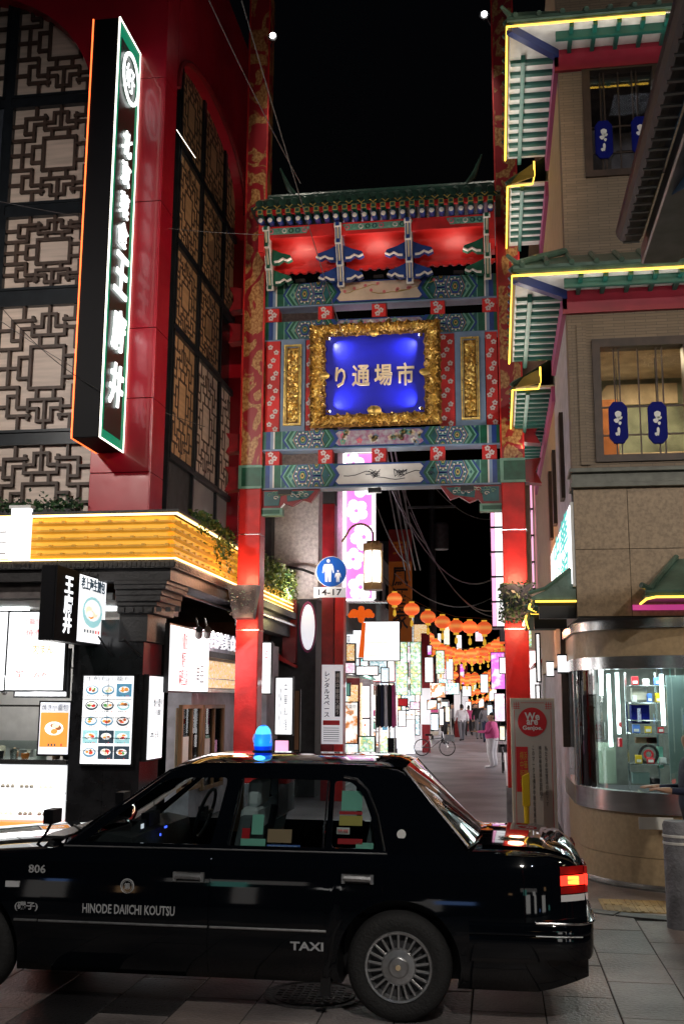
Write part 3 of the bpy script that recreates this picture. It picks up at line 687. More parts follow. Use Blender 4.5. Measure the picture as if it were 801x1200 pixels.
def flower(b,cx_,cz_,y,r=.045,mi=0,mc=1):
    for k in range(5):
        a=2*PI*k/5+.3; px_=cx_+math.cos(a)*r*.62; pz_=cz_+math.sin(a)*r*.62
        b.prism([(px_+math.cos(w)*r*.42,y,pz_+math.sin(w)*r*.42) for w in [2*PI*j/6 for j in range(6)]],(0,-.004,0),mi)
    b.prism([(cx_+math.cos(w)*r*.25,y-.004,cz_+math.sin(w)*r*.25) for w in [2*PI*j/6 for j in range(6)]],(0,-.003,0),mc)
def poly(b,pts,y,mi,t=.004): b.prism([(x,y,z) for x,z in pts],(0,-t,0),mi)
PM=['p_blue','p_teal','p_green','p_mint','p_gold','p_white','p_lightblue','p_cream','p_floral','ink','red_paint','p_pink']
def hexm(b,cx_,cz_,hw,hh,y,clip0,clip1):
    """concentric six-sided medallion clipped to the beam height"""
    for k,(s,mi) in enumerate(((1.0,4),(.93,0),(.80,3),(.76,1),(.58,4),(.54,0),(.36,3),(.32,2),(.20,4),(.10,9))):
        P=[(-hw*s,0),(-hw*s*.52,hh*s),(hw*s*.52,hh*s),(hw*s,0),(hw*s*.52,-hh*s),(-hw*s*.52,-hh*s)]
        Q=[(cx_+x,min(clip1,max(clip0,cz_+z))) for x,z in P]
        R=[]
        for q in Q:
            if not R or (abs(q[0]-R[-1][0])+abs(q[1]-R[-1][1]))>1e-4: R.append(q)
        if len(R)>2 and max(z for _,z in R)-min(z for _,z in R)>.004: poly(b,R,y-.003*k,mi,.003)
    for k in range(12):
        a=2*PI*k/12; x=cx_+math.cos(a)*hw*.67; z=cz_+math.sin(a)*hh*.67
        if clip0+.02<z<clip1-.02: poly(b,[(x-.012,z-.012),(x+.012,z-.012),(x+.012,z+.012),(x-.012,z+.012)],y-.014,5,.004)
def beam(z0,z1,centre,x0=LX1+.0,x1=RX0,yb=0):
    y0,y1=GY+.04+yb,GY+GD-.04+yb; h=z1-z0
    b=MB(['p_teal','p_lightblue','p_blue']); b.box(x0,x1,y0,y1,z0+.012,z1,0); bo=b.build('beam',gate)
    b=MB('p_lightblue'); b.box(x0,x1,y0-.006,y1,z0-.012,z0+.011); b.build('beam_soffit',bo)
    b=MB(PM); y=y0-.001; zc=(z0+z1)/2; W_=x1-x0
    for sgn,xs in ((1,x0),(-1,x1)):
        def X(d): return xs+sgn*d*.60
        def quad(a,c,mi,t=.004): 
            P=[(X(a),z0+.014),(X(c),z0+.014),(X(c),z1-.004),(X(a),z1-.004)]; poly(b,P,y,mi,t)
        quad(0,.10,2); quad(.10,.22,0,.006); quad(.22,.30,6); quad(.30,.34,5,.006); quad(.34,.52,2)
        quad(.52,.545,3,.006)
        def chev(d,mi,w,dirn=1,k=0):
            P=[(X(d),z0+.014),(X(d+w*1.5),z0+.014),(X(d+w*1.5-dirn*h*.5),zc),(X(d+w*1.5),z1-.004),(X(d),z1-.004),(X(d-dirn*h*.5),zc)]
            poly(b,P,y-.002*k,mi)
        chev(.62,3,.05,-1,1); 
        for k,(d,mi) in enumerate(((.70,0),(.76,3),(.80,2),(.88,3))): chev(d,mi,.06 if mi!=3 else .035,1,2+k)
        hexm(b,X(1.12),zc+.0,.168,h*.56,y-.008,z0+.014,z1-.004)
        hexm(b,X(1.50),z1,.135,h*.56,y-.007,z0+.014,z1-.004); hexm(b,X(1.50),z0,.135,h*.56,y-.007,z0+.014,z1-.004)
        for k,(d,mi) in enumerate(((1.66,2),(1.72,3),(1.75,2),(1.83,0))): chev(d,mi,.07 if mi!=3 else .03,-1,14+k)
    a,c=x0+1.14,x1-1.14
    P=[(a+.10,z0+.02),(c-.10,z0+.02),(c+.06,zc),(c-.10,z1-.01),(a+.10,z1-.01),(a-.06,zc)]
    poly(b,P,y-.018,0); P2=[((p[0]-(a+c)/2)*.975+(a+c)/2,(p[1]-zc)*.86+zc) for p in P]
    poly(b,P2,y-.022,{'white':5,'cream':7,'floral':8}[centre])
    rnd=random.Random(int(z0*100))
    if centre!='floral':
        for q in range(3):
            x=a+.2+q*(c-a-.4)/2.6; z=zc-.02
            pts=[]
            for s in range(7): pts.append((x,y-.030,z)); x+=.07+rnd.random()*.05; z+=rnd.uniform(-.035,.045); z=min(z1-.06,max(z0+.06,z))
            b.tube(pts,.006,4,9 if centre=='white' else 4,cap=True)
            if centre=='cream':
                for s in pts[::2]: flower(b,s[0],s[2]+.03,y-.028,.028,11,4)
            else:
                for s in range(14): b.tube([(pts[5][0]+rnd.uniform(-.12,.12),y-.03,zc+rnd.uniform(-.07,.08)) for _ in (0,1)],.005,4,9)
    else:
        for q in range(26): flower(b,rnd.uniform(a+.1,c-.1),rnd.uniform(z0+.05,z1-.05),y-.027,.05,rnd.choice([5,11,6,3,7]),4)
    b.build('painted_pattern',bo,stuff=True); return bo
beam(zD0,zD1,'white'); beam(zC0,zC1,'floral'); beam(zB0,zB1,'floral',yb=.06); beam(zA0,zA1,'cream')
# beam ends beyond the columns, with swallow-tail tips
for z0,z1,gr in ((zD0,zD1,True),(zC0,zC1,False),(zB0,zB1,False),(zA0,zA1,False)):
    for s,xe in ((-1,LX0),(1,RX1)):
        h=z1-z0
        if gr:
            b=MB(['p_green','p_mint']); xa=LX0-.012 if s<0 else RX0-.012; b.box(xa,xa+GD+.024,GY-.016,GY+GD+.016,z0,z1,0)
            b.box(xa-.002,xa+GD+.026,GY-.020,GY+GD+.020,z0+.0,z0+.04,1); b.box(xa-.002,xa+GD+.026,GY-.020,GY+GD+.020,z1-.04,z1+.0,1); b.box(xa-.002,xa+.05,GY-.019,GY+GD,z0+.04,z1-.04,1); b.build('column_collar',gate)
        b=MB('red_dark'); P=[(xe,z0+.02),(xe+s*.26,z0-.01),(xe+s*.17,(z0+z1)/2),(xe+s*.26,z1+.01),(xe,z1-.02)]
        b.prism([(x,GY+.06,z) for x,z in P],(0,GD-.12,0)); b.build('beam_tip',gate)
# short posts with blossoms between the beams
for (z0,z1) in ((zD1,zC0),(zB1,zA0)):
    for px in (318,380,443,512,573):
        x=gx(px,(530 if z0<7 else 360)); w=.115
        b=MB(['red_paint']); b.box(x-w,x+w,GY+.07,GY+GD-.07,z0,z1); po=b.build('strut_post',gate)
        b=MB(['petal','red_dark']); 
        for k,(dx,dz) in enumerate(((-.03,.75),(.035,.48),(-.02,.25))): flower(b,x+dx,z0+(z1-z0)*dz,GY+.069,.046)
        b.build('blossoms',po,stuff=True)
# panel level between the two upper beams: blossom strips, blue boards with gilt carving
pz0,pz1=zC1,zB0
def blossom_strip(xa,xc,seed):
    b=MB('red_paint'); b.box(xa,xc,GY+.10,GY+GD-.10,pz0,pz1); so_=b.build('blossom_strip',gate)
    b=MB(['petal','red_dark']); r=random.Random(seed); z=pz0+.06; k=0
    while z<pz1-.05:
        x=(xa+xc)/2+(xc-xa)*(.22 if k%3==0 else (-.2 if k%3==1 else .02)); flower(b,x,z,GY+.099,.044); z+=.075+ (.05 if k%2 else 0)+r.random()*.02; k+=1
    b.build('blossoms',so_,stuff=True)
xs=[gx(p,440) for p in (311,327,357,366)]; blossom_strip(LX1+.02,xs[1]-.01,3); 
xr=[gx(p,440) for p in (516,532,568,584)]
blossom_strip(xs[2]+.0,xs[2]+.16,4); blossom_strip(xr[0]-.03,xr[1],5); blossom_strip(xr[2]+.01,RX0-.02,6)
def carving(xa,xc,za,zb,y,seed,nu=26,nv=90,amp=.045,name='carving',par=None,m='gold'):
    b=MB([m,'gold_deep'])
    def fn(u,v):
        x=xa+u*(xc-xa); z=za+v*(zb-za); h=noise.noise(Vector((x*16+seed,z*13,seed*3.1)))+.6*noise.noise(Vector((x*34,z*30+seed,1)))
        h=abs(h)*1.5; e=min(1,min(u,1-u)*nu/2,min(v,1-v)*nv/2)
        return (x,y-amp*h*e,z)
    b.grid(fn,nu,nv)
    for i,f in enumerate(b.f):
        d=sum(y-b.v[k][1] for k in f)/4
        if d<amp*.17: b.m[i]=1
    return b.build(name,par,smooth=True,angle=60,fixn=False)
for (xa,xc) in ((xs[1]+.01,xs[2]-.01),(xr[1]+.01,xr[2]-.0)):
    b=MB(['p_lightblue','gold_deep']); b.box(xa,xc,GY+.08,GY+GD-.12,pz0,pz1,0); bo=b.build('side_board',gate)
    m_=(xa+xc)/2; w=.145; za,zb=pz0+.10,pz1-.10
    b=MB('gold'); 
    for a_,c_,d_,e_ in ((m_-w,m_-w+.025,za,zb),(m_+w-.025,m_+w,za,zb),(m_-w+.025,m_+w-.025,za,za+.03),(m_-w+.025,m_+w-.025,zb-.03,zb)): b.box(a_,c_,GY+.04,GY+.08,d_,e_)
    for a_,c_,d_,e_ in ((m_-w+.035,m_-w+.045,za+.04,zb-.04),(m_+w-.045,m_+w-.035,za+.04,zb-.04)): b.box(a_,c_,GY+.05,GY+.079,d_,e_)
    b.build('gilt_frame',bo); carving(m_-w+.048,m_+w-.048,za+.045,zb-.045,GY+.075,m_*3,14,80,.05,'gilt_carving',bo)
# the name plaque
q0=onY(360,383,GY-.1); q1=onY(514,376,GY-.1); q2=onY(518,493,GY-.1); q3=onY(366,503,GY-.1)
X0,X1=(q0.x+q3.x)/2,(q1.x+q2.x)/2; Z0,Z1=(q2.z+q3.z)/2,(q0.z+q1.z)/2; fw=.255
PY=GY-.02; TL=.10       # plaque leans forward at the top
def plq(x,z,y): return (x,y-TL*(z-Z0)/(Z1-Z0),z)
b=MB('plaque_blue'); b.v=[]; 
for y in (PY-.02,PY+.04):
    for x,z in ((X0+.1,Z0+.1),(X1-.1,Z0+.1),(X1-.1,Z1-.1),(X0+.1,Z1-.1)): b.v.append(plq(x,z,y))
b.f=[[0,1,2,3],[7,6,5,4],[0,4,5,1],[1,5,6,2],[2,6,7,3],[3,7,4,0]]; b.m=[0]*6; plaque=b.build('name_plaque',gate)
b=MB(['gold','gold_deep'])
def frame_side(ax,ay,bx,by,nu,nv,seed):
    # strip from outer edge to inner edge; corners mitred
    (x0,z0),(x1,z1)=ax,ay; (x2,z2),(x3,z3)=bx,by
    def fn(u,v):
        ox=x0+(x1-x0)*u; oz=z0+(z1-z0)*u; ix=x2+(x3-x2)*u; iz=z2+(z3-z2)*u
        # scalloped edges
        e_out=.018*math.sin(u*nu*.5); e_in=.020*math.sin(u*nu*.33+1)
        vv=v; x=ox+(ix-ox)*vv; z=oz+(iz-oz)*vv
        nx,nz=(ix-ox),(iz-oz); l=math.hypot(nx,nz); k=(-e_out*(1-vv)+e_in*vv)/l; x+=nx*k; z+=nz*k
        h=abs(noise.noise(Vector((x*17,z*17,2)))+.8*noise.noise(Vector((x*36,z*36,5))))*1.5
        ridge=.05*math.sin(PI*min(1,max(0,vv)))
        return Vector(plq(x,z,PY-.03-ridge-.075*h*(1 if 0<vv<1 else .2)))
    b.grid(fn,nu,nv)
O=[(X0,Z0),(X1,Z0),(X1,Z1),(X0,Z1)]; I=[(X0+fw,Z0+fw*.78),(X1-fw,Z0+fw*.78),(X1-fw,Z1-fw*.78),(X0+fw,Z1-fw*.78)]
for k in range(4): frame_side(O[k],O[(k+1)%4],I[k],I[(k+1)%4],170 if k%2==0 else 130,18,k)
for i,f in enumerate(b.f):
    c=sum((Vector(b.v[k]) for k in f),Vector())/4; d=(PY-.03-TL*(c.z-Z0)/(Z1-Z0))-c.y
    if d<.052: b.m[i]=1
fr=b.build('carved_frame',plaque,smooth=True,angle=70,fixn=False)
b=MB('gold_deep'); 
for k in range(4):
    (x0,z0),(x1,z1)=O[k],O[(k+1)%4]; (x2,z2),(x3,z3)=I[k],I[(k+1)%4]
    b.v+=[plq(*p,PY+.0) for p in ((x0,z0),(x1,z1),(x3,z3),(x2,z2))]+[plq(*p,PY-.035) for p in ((x0,z0),(x1,z1),(x3,z3),(x2,z2))]
    j=k*8; b.f+=[[j,j+1,j+2,j+3],[j+4,j+7,j+6,j+5],[j,j+4,j+5,j+1],[j+1,j+5,j+6,j+2],[j+2,j+6,j+7,j+3],[j+3,j+7,j+4,j]]; b.m+=[0]*6
b.build('frame_backing',plaque)
# crest at the middle of each side
for (x,z) in (((X0+X1)/2,I[2][1]+.0),((X0+X1)/2,I[0][1]+.03),(I[0][0],(Z0+Z1)/2-.02),(I[1][0],(Z0+Z1)/2-.02)):
    b=MB('gold'); y=plq(x,z,PY-.10)[1]; rr=.07 if z!=I[0][1]+.03 else .10
    i0=len(b.v)
    b.grid(lambda u,v:(x+rr*math.cos(2*PI*u)*math.sin(PI*v)*(1+.15*math.sin(10*PI*u)), y-rr*.5*math.sin(PI*v)*abs(math.sin(PI*u)) , z+rr*math.cos(PI*v)*.85),20,8); b.build('frame_crest',plaque,smooth=True,fixn=False)
for ch,px,py,w,h in (('り',399,443,.17,.34),('通',423,441,.285,.36),('場',449,440,.285,.36),('市',475,439,.275,.38)):
    c=onY(px,py,PY-.06); c=Vector(plq(c.x,c.z,PY-.045)); Mx=frontM(c)@Matrix.Rotation(-math.atan(TL/(Z1-Z0)),4,'X')
    text(ch,.3,'gold_pale',Mx,'lettering',plaque,ext=.014,bold=.002,fit=(w,h),bevel=.003,shear=0)
# corner spotlights that wash the blue board
glow('spot_lens',(1,1,.95),14)
for cx_,cz_ in ((I[0][0]+.05,I[0][1]+.05),(I[1][0]-.05,I[1][1]+.05),(I[2][0]-.05,I[2][1]-.05),(I[3][0]+.05,I[3][1]-.05)):
    p=plq(cx_,cz_,PY-.07); b=MB(['gold_deep','spot_lens']); b.obox(p,(.025,0,0),(0,.02,0),(0,0,.02),0)
    sx=1 if cx_<(X0+X1)/2 else -1; b.obox((p[0]+sx*.027,p[1]-.004,p[2]),(.003,0,0),(0,.013,0),(0,0,.013),1); b.build('spotlight',plaque)
    mid=Vector(((X0+X1)/2,plq(0,(Z0+Z1)/2,PY-.02)[1],(Z0+Z1)/2)); l_=light('SPOT','plaque_spot',(p[0]+sx*.05,p[1]-.07,p[2]+(.04 if cz_<(Z0+Z1)/2 else -.04)),30,(1,1,1),.02,aim=Vector(p).lerp(mid,.38),spot=95,blend=1,parent=plaque)
# carved corner brackets under the lowest beam
for s,xe in ((1,LX1),(-1,RX0)):
    zt=zD0-.012; y=GY+.08
    b=MB(['p_mint','p_green']); b.box(xe,xe+s*.34,y-.02,y+.14,zt-.42,zt-.30,0); b.box(xe,xe+s*.30,y-.024,y+.14,zt-.395,zt-.33,1); bk=b.build('bracket_foot',gate)
    b=MB(['red_dark','p_mint','p_teal']); P=[(xe,zt),(xe+s*.95,zt),(xe+s*.80,zt-.22),(xe+s*.66,zt-.17),(xe+s*.50,zt-.27),(xe+s*.36,zt-.22),(xe+s*.30,zt-.30),(xe,zt-.30)]
    b.prism([(x,y,z) for x,z in P],(0,.10,0),0)
    poly(b,[(xe+s*.04,zt-.03),(xe+s*.32,zt-.03),(xe+s*.28,zt-.26),(xe+s*.04,zt-.26)],y-.001,2,.012)
    poly(b,[(xe+s*.40,zt-.03),(xe+s*.86,zt-.03),(xe+s*.74,zt-.15),(xe+s*.42,zt-.20)],y-.001,2,.012)
    bo=b.build('corner_bracket',gate); r=random.Random(4); b=MB(['p_mint','p_white'])
    for k in range(16):
        u=r.uniform(.08,.78); x=xe+s*u; z=zt-.05-r.random()*.10*(1-u*.5); b.tube([(x+.04*math.cos(a)*(1-a*.08),y-.018,z+.03*math.sin(a)*(1-a*.08)) for a in [j*.9 for j in range(7)]],.007,4,k%2)
    b.build('scroll_carving',bo,stuff=True)
# wall lamps wrapped in leaves on the two columns, throwing light up and down the red
def col_lamp(xc,zl,leafy,face=-1):
    t=thing('column_lamp','%s tapered lamp clamped on the %s red gate column'%(('dark leaf-wrapped','right') if leafy else ('speckled stone','left')),'lamp',(xc,GY,zl))
    zt,zb=zl+.26,zl-.26
    b=MB(['band_stone','p_mint','slate']); w1,w2=.24,.16
    P=[(xc-w2,GY-.05,zb),(xc+w2,GY-.05,zb),(xc+w2,GY-.20,zb+.02),(xc-w2,GY-.20,zb+.02)]; Q=[(xc-w1,GY-.05,zt),(xc+w1,GY-.05,zt),(xc+w1,GY-.30,zt),(xc-w1,GY-.30,zt)]
    b.v=P+Q; b.f=[[0,1,2,3],[0,4,5,1],[1,5,6,2],[2,6,7,3],[3,7,4,0]]; b.m=[2,2,2,2,2]; b.build('lamp_shade',t)
    b=MB('black_metal'); b.box(xc-.05,xc+.05,GY-.06,GY-.001,zl-.10,zl+.10); b.build('clamp',t)
    if leafy: foliage('leaf_wrap',lambda r:(xc+r.uniform(-.25,.25),GY-.24+r.uniform(-.08,.1),zl+r.uniform(-.28,.3)),700,['leaf_dark','leaf_dark','leaf'],t,.07,seed=5)
    else: foliage('stone_chips',lambda r:(xc+r.uniform(-.2,.2),GY-.30+r.uniform(-.0,.03),zl+r.uniform(-.2,.26)),160,['slate','p_mint','grey_metal'],t,.035,droop=0,seed=6)
    b=MB('lamp_warm'); b.box(xc-.06,xc+.06,GY-.17,GY-.10,zt-.10,zt-.09); b.build('lamp_bulb',t)
    light('POINT','column_up_light',(xc,GY-.42,zt+.12),24,(1,.50,.28),.12,parent=t)
    light('POINT','column_down_light',(xc,GY-.42,zb-.14),14,(1,.50,.28),.12,parent=t)
c=onY(283,706,GY-.15); col_lamp((LX0+LX1)/2-.02,c.z,False); c=onY(607,706,GY-.15); col_lamp((RX0+RX1)/2,c.z,True)
# ---- roof of the gate
zE=gz(246,450,15.3)      # rafter end line
RXa,RXb=LX1+.02,RX0-.02; YE=15.25
b=MB('roof_green'); 
b.prism([(RXa-.1,YE-.02,zE+.10),(RXa-.1,YE-.02,zE+.15),(RXa-.1,GY+.1,zE+.62),(RXa-.1,GY+.26,zE+.62),(RXa-.1,GY+1.1,zE+.15),(RXa-.1,GY+1.1,zE+.10)],(RXb-RXa+.2,0,0)); roof=b.build('roof',gate)
b=MB(['roof_tile_dark','roof_green']); b.box(RXa-.05,RXb+.05,GY+.06,GY+.30,zE+.60,zE+.74,0); b.tube([(RXa-.15,GY+.18,zE+.78),(RXb+.15,GY+.18,zE+.78)],.06,10,0); b.build('ridge',roof)
for s,xe in ((-1,RXa),(1,RXb)):
    b=MB('roof_tile_dark'); b.tube([(xe+s*-.45,GY+.18,zE+.76),(xe+s*-.32,GY+.16,zE+.95),(xe+s*-.18,GY+.1,zE+1.28)],[.06,.05,.015],6); b.build('ridge_finial',roof)
# tile ribs
n=20; me=None
for k in range(n):
    x=RXa-.05+(k+.5)*(RXb-RXa+.1)/n
    if me is None:
        b=MB(['roof_tile_dark','p_mint']); b.tube([(0,YE-.05,zE+.185),(0,YE+.35,zE+.40),(0,GY+.06,zE+.66)],.062,8,0); b.lathe((0,YE-.075,zE+.18),[(.062,0),(.062,.03)],10,'y',0)
        o=b.build('roof_tile',roof,smooth=True); me=o.data; o.location=(x,0,0)
        me.transform(Matrix.Translation(off_of(roof))); o.location=Vector((x,0,0))-off_of(roof)
    else: shared('roof_tile',me,roof,(x,0,0))
b=MB(['roof_tile_dark','gold'])     # wavy drip edge
N=n*8
for i in range(N+1):
    u=i/N; x=RXa-.05+u*(RXb-RXa+.1); w=abs(math.sin(PI*u*n)); 
    for z in (zE+.09+.055*(1-w)*0+.06*w, zE+.115+.06*w, zE+.135+.06*w): b.v.append((x,YE-.045-(0 if z else 0),z))
for i in range(N):
    for k in (0,1): a=i*3+k; b.f.append([a,a+3,a+4,a+1]); b.m.append([1,0][k])
b.build('drip_edge',roof)
b=MB('red_paint'); b.box(RXa-.02,RXb+.02,YE+.0,YE+.05,zE+.02,zE+.095); b.build('fascia',roof)
me1=me2=None; n=25
for k in range(n):
    x=RXa+.06+k*(RXb-RXa-.12)/(n-1)
    if me1 is None:
        b=MB(['p_green','p_gold','ink']); b.box(-.042,.042,YE-.06,YE+.6,zE-.0,zE+.078,0); b.box(-.042,.042,YE-.066,YE-.060,zE-.0,zE+.078,1); b.box(-.030,.030,YE-.070,YE-.066,zE+.012,zE+.066,0); b.box(-.013,.013,YE-.074,YE-.070,zE+.026,zE+.052,2)
        o1=b.build('rafter_end',roof); o1.data.transform(Matrix.Translation(off_of(roof))); me1=o1.data; o1.location=Vector((x,0,0))-off_of(roof)
        b=MB(['p_blue','p_white']); b.tube([(0,YE+.0,zE-.075),(0,YE+.6,zE+.0)],.047,10,0); b.lathe((0,YE-.004,zE-.075),[(.001,-.024),(.022,-.018),(.040,0),(.040,.006)],10,'y',1)
        o2=b.build('round_rafter',roof,smooth=True); o2.data.transform(Matrix.Translation(off_of(roof))); me2=o2.data; o2.location=Vector((x,0,0))-off_of(roof)
    else: shared('rafter_end',me1,roof,(x,0,0)); shared('round_rafter',me2,roof,(x,0,0))
# painted valance board behind the rafters and the red coved soffit below it
b=MB(['red_paint']); b.box(RXa,RXb,YE+.20,YE+.26,zE-.30,zE-.10); vb=b.build('valance_board',gate)
b=MB(PM); 
for k,(a,c) in enumerate(((.03,.22),(.36,.66),(.80,.98))):
    xa,xc=RXa+a*(RXb-RXa),RXa+c*(RXb-RXa); y=YE+.199
    poly(b,[(xa,zE-.13),(xa+.06,zE-.24),(xc-.06,zE-.24),(xc,zE-.13)],y,3); r=random.Random(k)
    for q in range(int((xc-xa)/.11)): 
        x=xa+.08+q*.11; mi=[11,3,5,2,1][q%5]; b.tube([(x+.035*math.cos(w),y-.012,zE-.185+.035*math.sin(w)) for w in [j*PI/4 for j in range(9)]],.010,4,mi)
b.build('painted_pattern',vb,stuff=True)
zS0=gz(310,450,GY-.05)
edges=[RXa]+[gx(p,290) for p in (402,481)]+[RXb]
def cove(u,v,xa,xc): 
    a=v; y=YE+.25+ (GY-.05-YE-.25)*math.sin(a*PI/2)**1.0; z=(zE-.28)+(zS0-(zE-.28))*(1-math.cos(a*PI/2)); return (xa+.06+u*(xc-xa-.12),y,z)
mat('red_cove',(.50,.012,.010),.42,coat=.15,var=.08)
for xa,xc in zip(edges,edges[1:]):
    b=MB('red_cove'); b.grid(lambda u,v:cove(u,v,xa,xc),4,10); b.build('coved_board',gate,smooth=True)
b=MB('red_paint'); b.box(RXa,RXb,GY-.06,GY+.0,zS0-.05,zS0-.0)
for k in range(26):
    x=RXa+(k+.5)*(RXb-RXa)/26; b.prism([(x+.05*math.cos(w),GY-.055,zS0-.05+.03*math.sin(w)) for w in [PI+PI*j/5 for j in range(6)]],(0,.05,0))
b.build('scalloped_board',gate)
# bracket sets
bz1=zE-.15; bz0=zA1
for i,px in enumerate((326,402,481,560)):
    x=[RXa+.12,edges[1],edges[2],RXb-.12][i]; gm=i in (0,3)
    cm='p_green' if gm else 'p_blue'
    b=MB(['p_white',cm,'p_gold','p_mint']); ys=[YE+.12,YE+.20,YE+.38,YE+.52,YE+.60]; zs=[bz1,bz1-.25,bz1-.55,bz1-.85,bz0]
    for k in range(4):
        y0,y1,z0,z1=ys[k],ys[k+1],zs[k],zs[k+1]
        P=[(x-.05,y0,z0),(x+.05,y0,z0),(x+.05,y1,z1),(x-.05,y1,z1)]; b.prism(P,(0,.16,.0),0)
        b.tube([(x-.055,y0+.02,z0-.01),(x+.055,y0+.02,z0-.01)],.045,8,0); b.box(x-.03,x+.03,y0-.035,y0-.02,z0-.04,z0+.02,1)
        for dx,mi,w in ((-.026,1,.008),(.026,1,.008),(0,2,.006)):
            b.prism([(x+dx-w,y0-.006,z0),(x+dx+w,y0-.006,z0),(x+dx+w,y1-.006,z1),(x+dx-w,y1-.006,z1)],(0,.007,0),mi)
    bo=b.build('bracket_stem',gate)
    for zz,yy,wd in ((bz0+.30,YE+.36,.36),(bz0+.0,YE+.50,.34)):
        for s in (-1,1):
            if (i==0 and s<0) or (i==3 and s>0): continue
            b=MB([cm,'p_white']); P=[(x+s*.06,zz+.14),(x+s*.20,zz+.07),(x+s*wd,zz+.02),(x+s*(wd+.03),zz-.05),(x+s*(wd-.05),zz-.09),(x+s*.24,zz-.05),(x+s*.16,zz-.11),(x+s*.06,zz-.11)]
            b.prism([(a,yy,c) for a,c in P],(0,.10,0),0)
            b.tube([(x+s*.10,yy-.012,zz-.09),(x+s*.17,yy-.012,zz-.085),(x+s*.24,yy-.012,zz-.04),(x+s*(wd-.05),yy-.012,zz-.075),(x+s*(wd+.02),yy-.012,zz-.04)],.020,6,1)
            b.build('bracket_arm',bo)
# red end posts of the roof between roof and top beam
for s,xe in ((-1,RXa),(1,RXb)):
    b=MB('red_paint'); xa=xe if s<0 else xe-.0; b.box(xe-.0 if s<0 else xe-.09, xe+.09 if s<0 else xe, GY-.62,GY-.005,zA1+.30,zE+.10); b.build('end_board',gate)
# floodlights near the column tops and the lamps washing the coved boards
for px,py in ((320,43),(567,18)):
    p=onY(px,py,GY-.4); t=thing('floodlight','small round floodlight on an arm at the %s gate column top'%('left' if px<400 else 'right'),'floodlight',p)
    b=MB('black_metal'); xe=LX1 if px<400 else RX0; b.tube([(xe,GY+.1,p.z+.15),(p.x,p.y+.1,p.z+.12),(p.x,p.y,p.z+.05)],.015,6); b.build('arm',t)
    b=MB(['black_metal','spot_lens']); b.lathe((p.x,p.y-.02,p.z),[(.05,.10),(.085,.0)],12,'y',0); b.lathe((p.x,p.y-.03,p.z),[(.05,0),(.045,-.02),(.02,-.03)],12,'y',1); b.build('lamp_head',t)
    light('SPOT','flood_beam',(p.x,p.y-.12,p.z-.03),170,(1,.90,.78),.06,aim=(-1.8,GY-.1,7.5),spot=80,blend=1,parent=t)
for k,x in enumerate((-3.1,-1.8,-.5)):
    b=MB(['black_metal','lamp_warm']); b.box(x-.08,x+.08,GY-.02,GY+.06,zA1+.005,zA1+.06,0); b.build('soffit_lamp',gate)
    light('SPOT','soffit_wash',(x,GY-.35,zA1+.03),16,(1,.70,.58),.25,aim=(x,YE+.2,zE),spot=150,blend=1,parent=gate)
# lamps on the lowest beam washing the painted boards from in front
for x in (-3.2,-1.8,-.4):
    b=MB(['black_metal']); b.tube([(x,GY,zD0-.03),(x,GY-.5,zD0-.16)],.014,6); b.box(x-.10,x+.10,GY-.58,GY-.50,zD0-.22,zD0-.15); b.build('beam_lamp',gate)
    light('SPOT','beam_wash',(x,GY-.56,zD0-.12),26,(1,.93,.85),.08,aim=(x,GY+.1,zD0+2.0),spot=140,blend=1,parent=gate)

def dishes(t,x0,x1,z0,z1,y,rows,cols,axis='y',seed=1,bowl=('pic_blue','pic_teal','pic_dark'),food=('pic_orange','pic_brown','pic_green','pic_cream','pic_red')):
    """printed pictures on a light box: plates of food in rows with a caption bar under each"""
    r=random.Random(seed); mats=['pic_white']+list(bowl)+list(food)+['pic_dark','pic_red']; b=MB(mats); k=0
    def P(u,v,d): return (u,y-d,v) if axis=='y' else (y+d,u,v)
    def disc(u,v,ru,rv,mi,d,n=14,a0=0,a1=2*PI): b.face([P(u+ru*math.cos(a0+(a1-a0)*j/n),v+rv*math.sin(a0+(a1-a0)*j/n),d) for j in range(n if a1-a0>6 else n+1)],mi)
    cw=(x1-x0)/cols; ch=(z1-z0)/rows
    for i in range(rows):
        for j in range(cols):
            u=x0+(j+.5)*cw; v=z1-(i+.45)*ch; ru=cw*.40; rv=min(ch*.30,ru*.8); mb=1+r.randrange(len(bowl)); mf=1+len(bowl)+r.randrange(len(food))
            b.face([P(u-cw*.48,v-ch*.42,.0004),P(u+cw*.48,v-ch*.42,.0004),P(u+cw*.48,v+ch*.42,.0004),P(u-cw*.48,v+ch*.42,.0004)],0 if r.random()<.7 else mb)
            disc(u,v,ru,rv,mb,.001); disc(u,v+rv*.12,ru*.82,rv*.70,0,.0014)
            for q in range(5): a=r.uniform(0,6.28); disc(u+ru*.38*math.cos(a),v+rv*.12+rv*.3*math.sin(a),ru*r.uniform(.2,.36),rv*r.uniform(.2,.34),1+len(bowl)+r.randrange(len(food)) if q else mf,.0018+q*.0003,8)
            for q in range(6): 
                if r.random()<.8: w_=cw*.05; uu=u-cw*.3+q*cw*.11; b.face([P(uu,v-ch*.40,.002),P(uu+w_,v-ch*.40,.002),P(uu+w_,v-ch*.34,.002),P(uu,v-ch*.34,.002)],len(mats)-2 if q<4 else len(mats)-1)
    return b.build('dish_pictures',t,stuff=True,fixn=False)

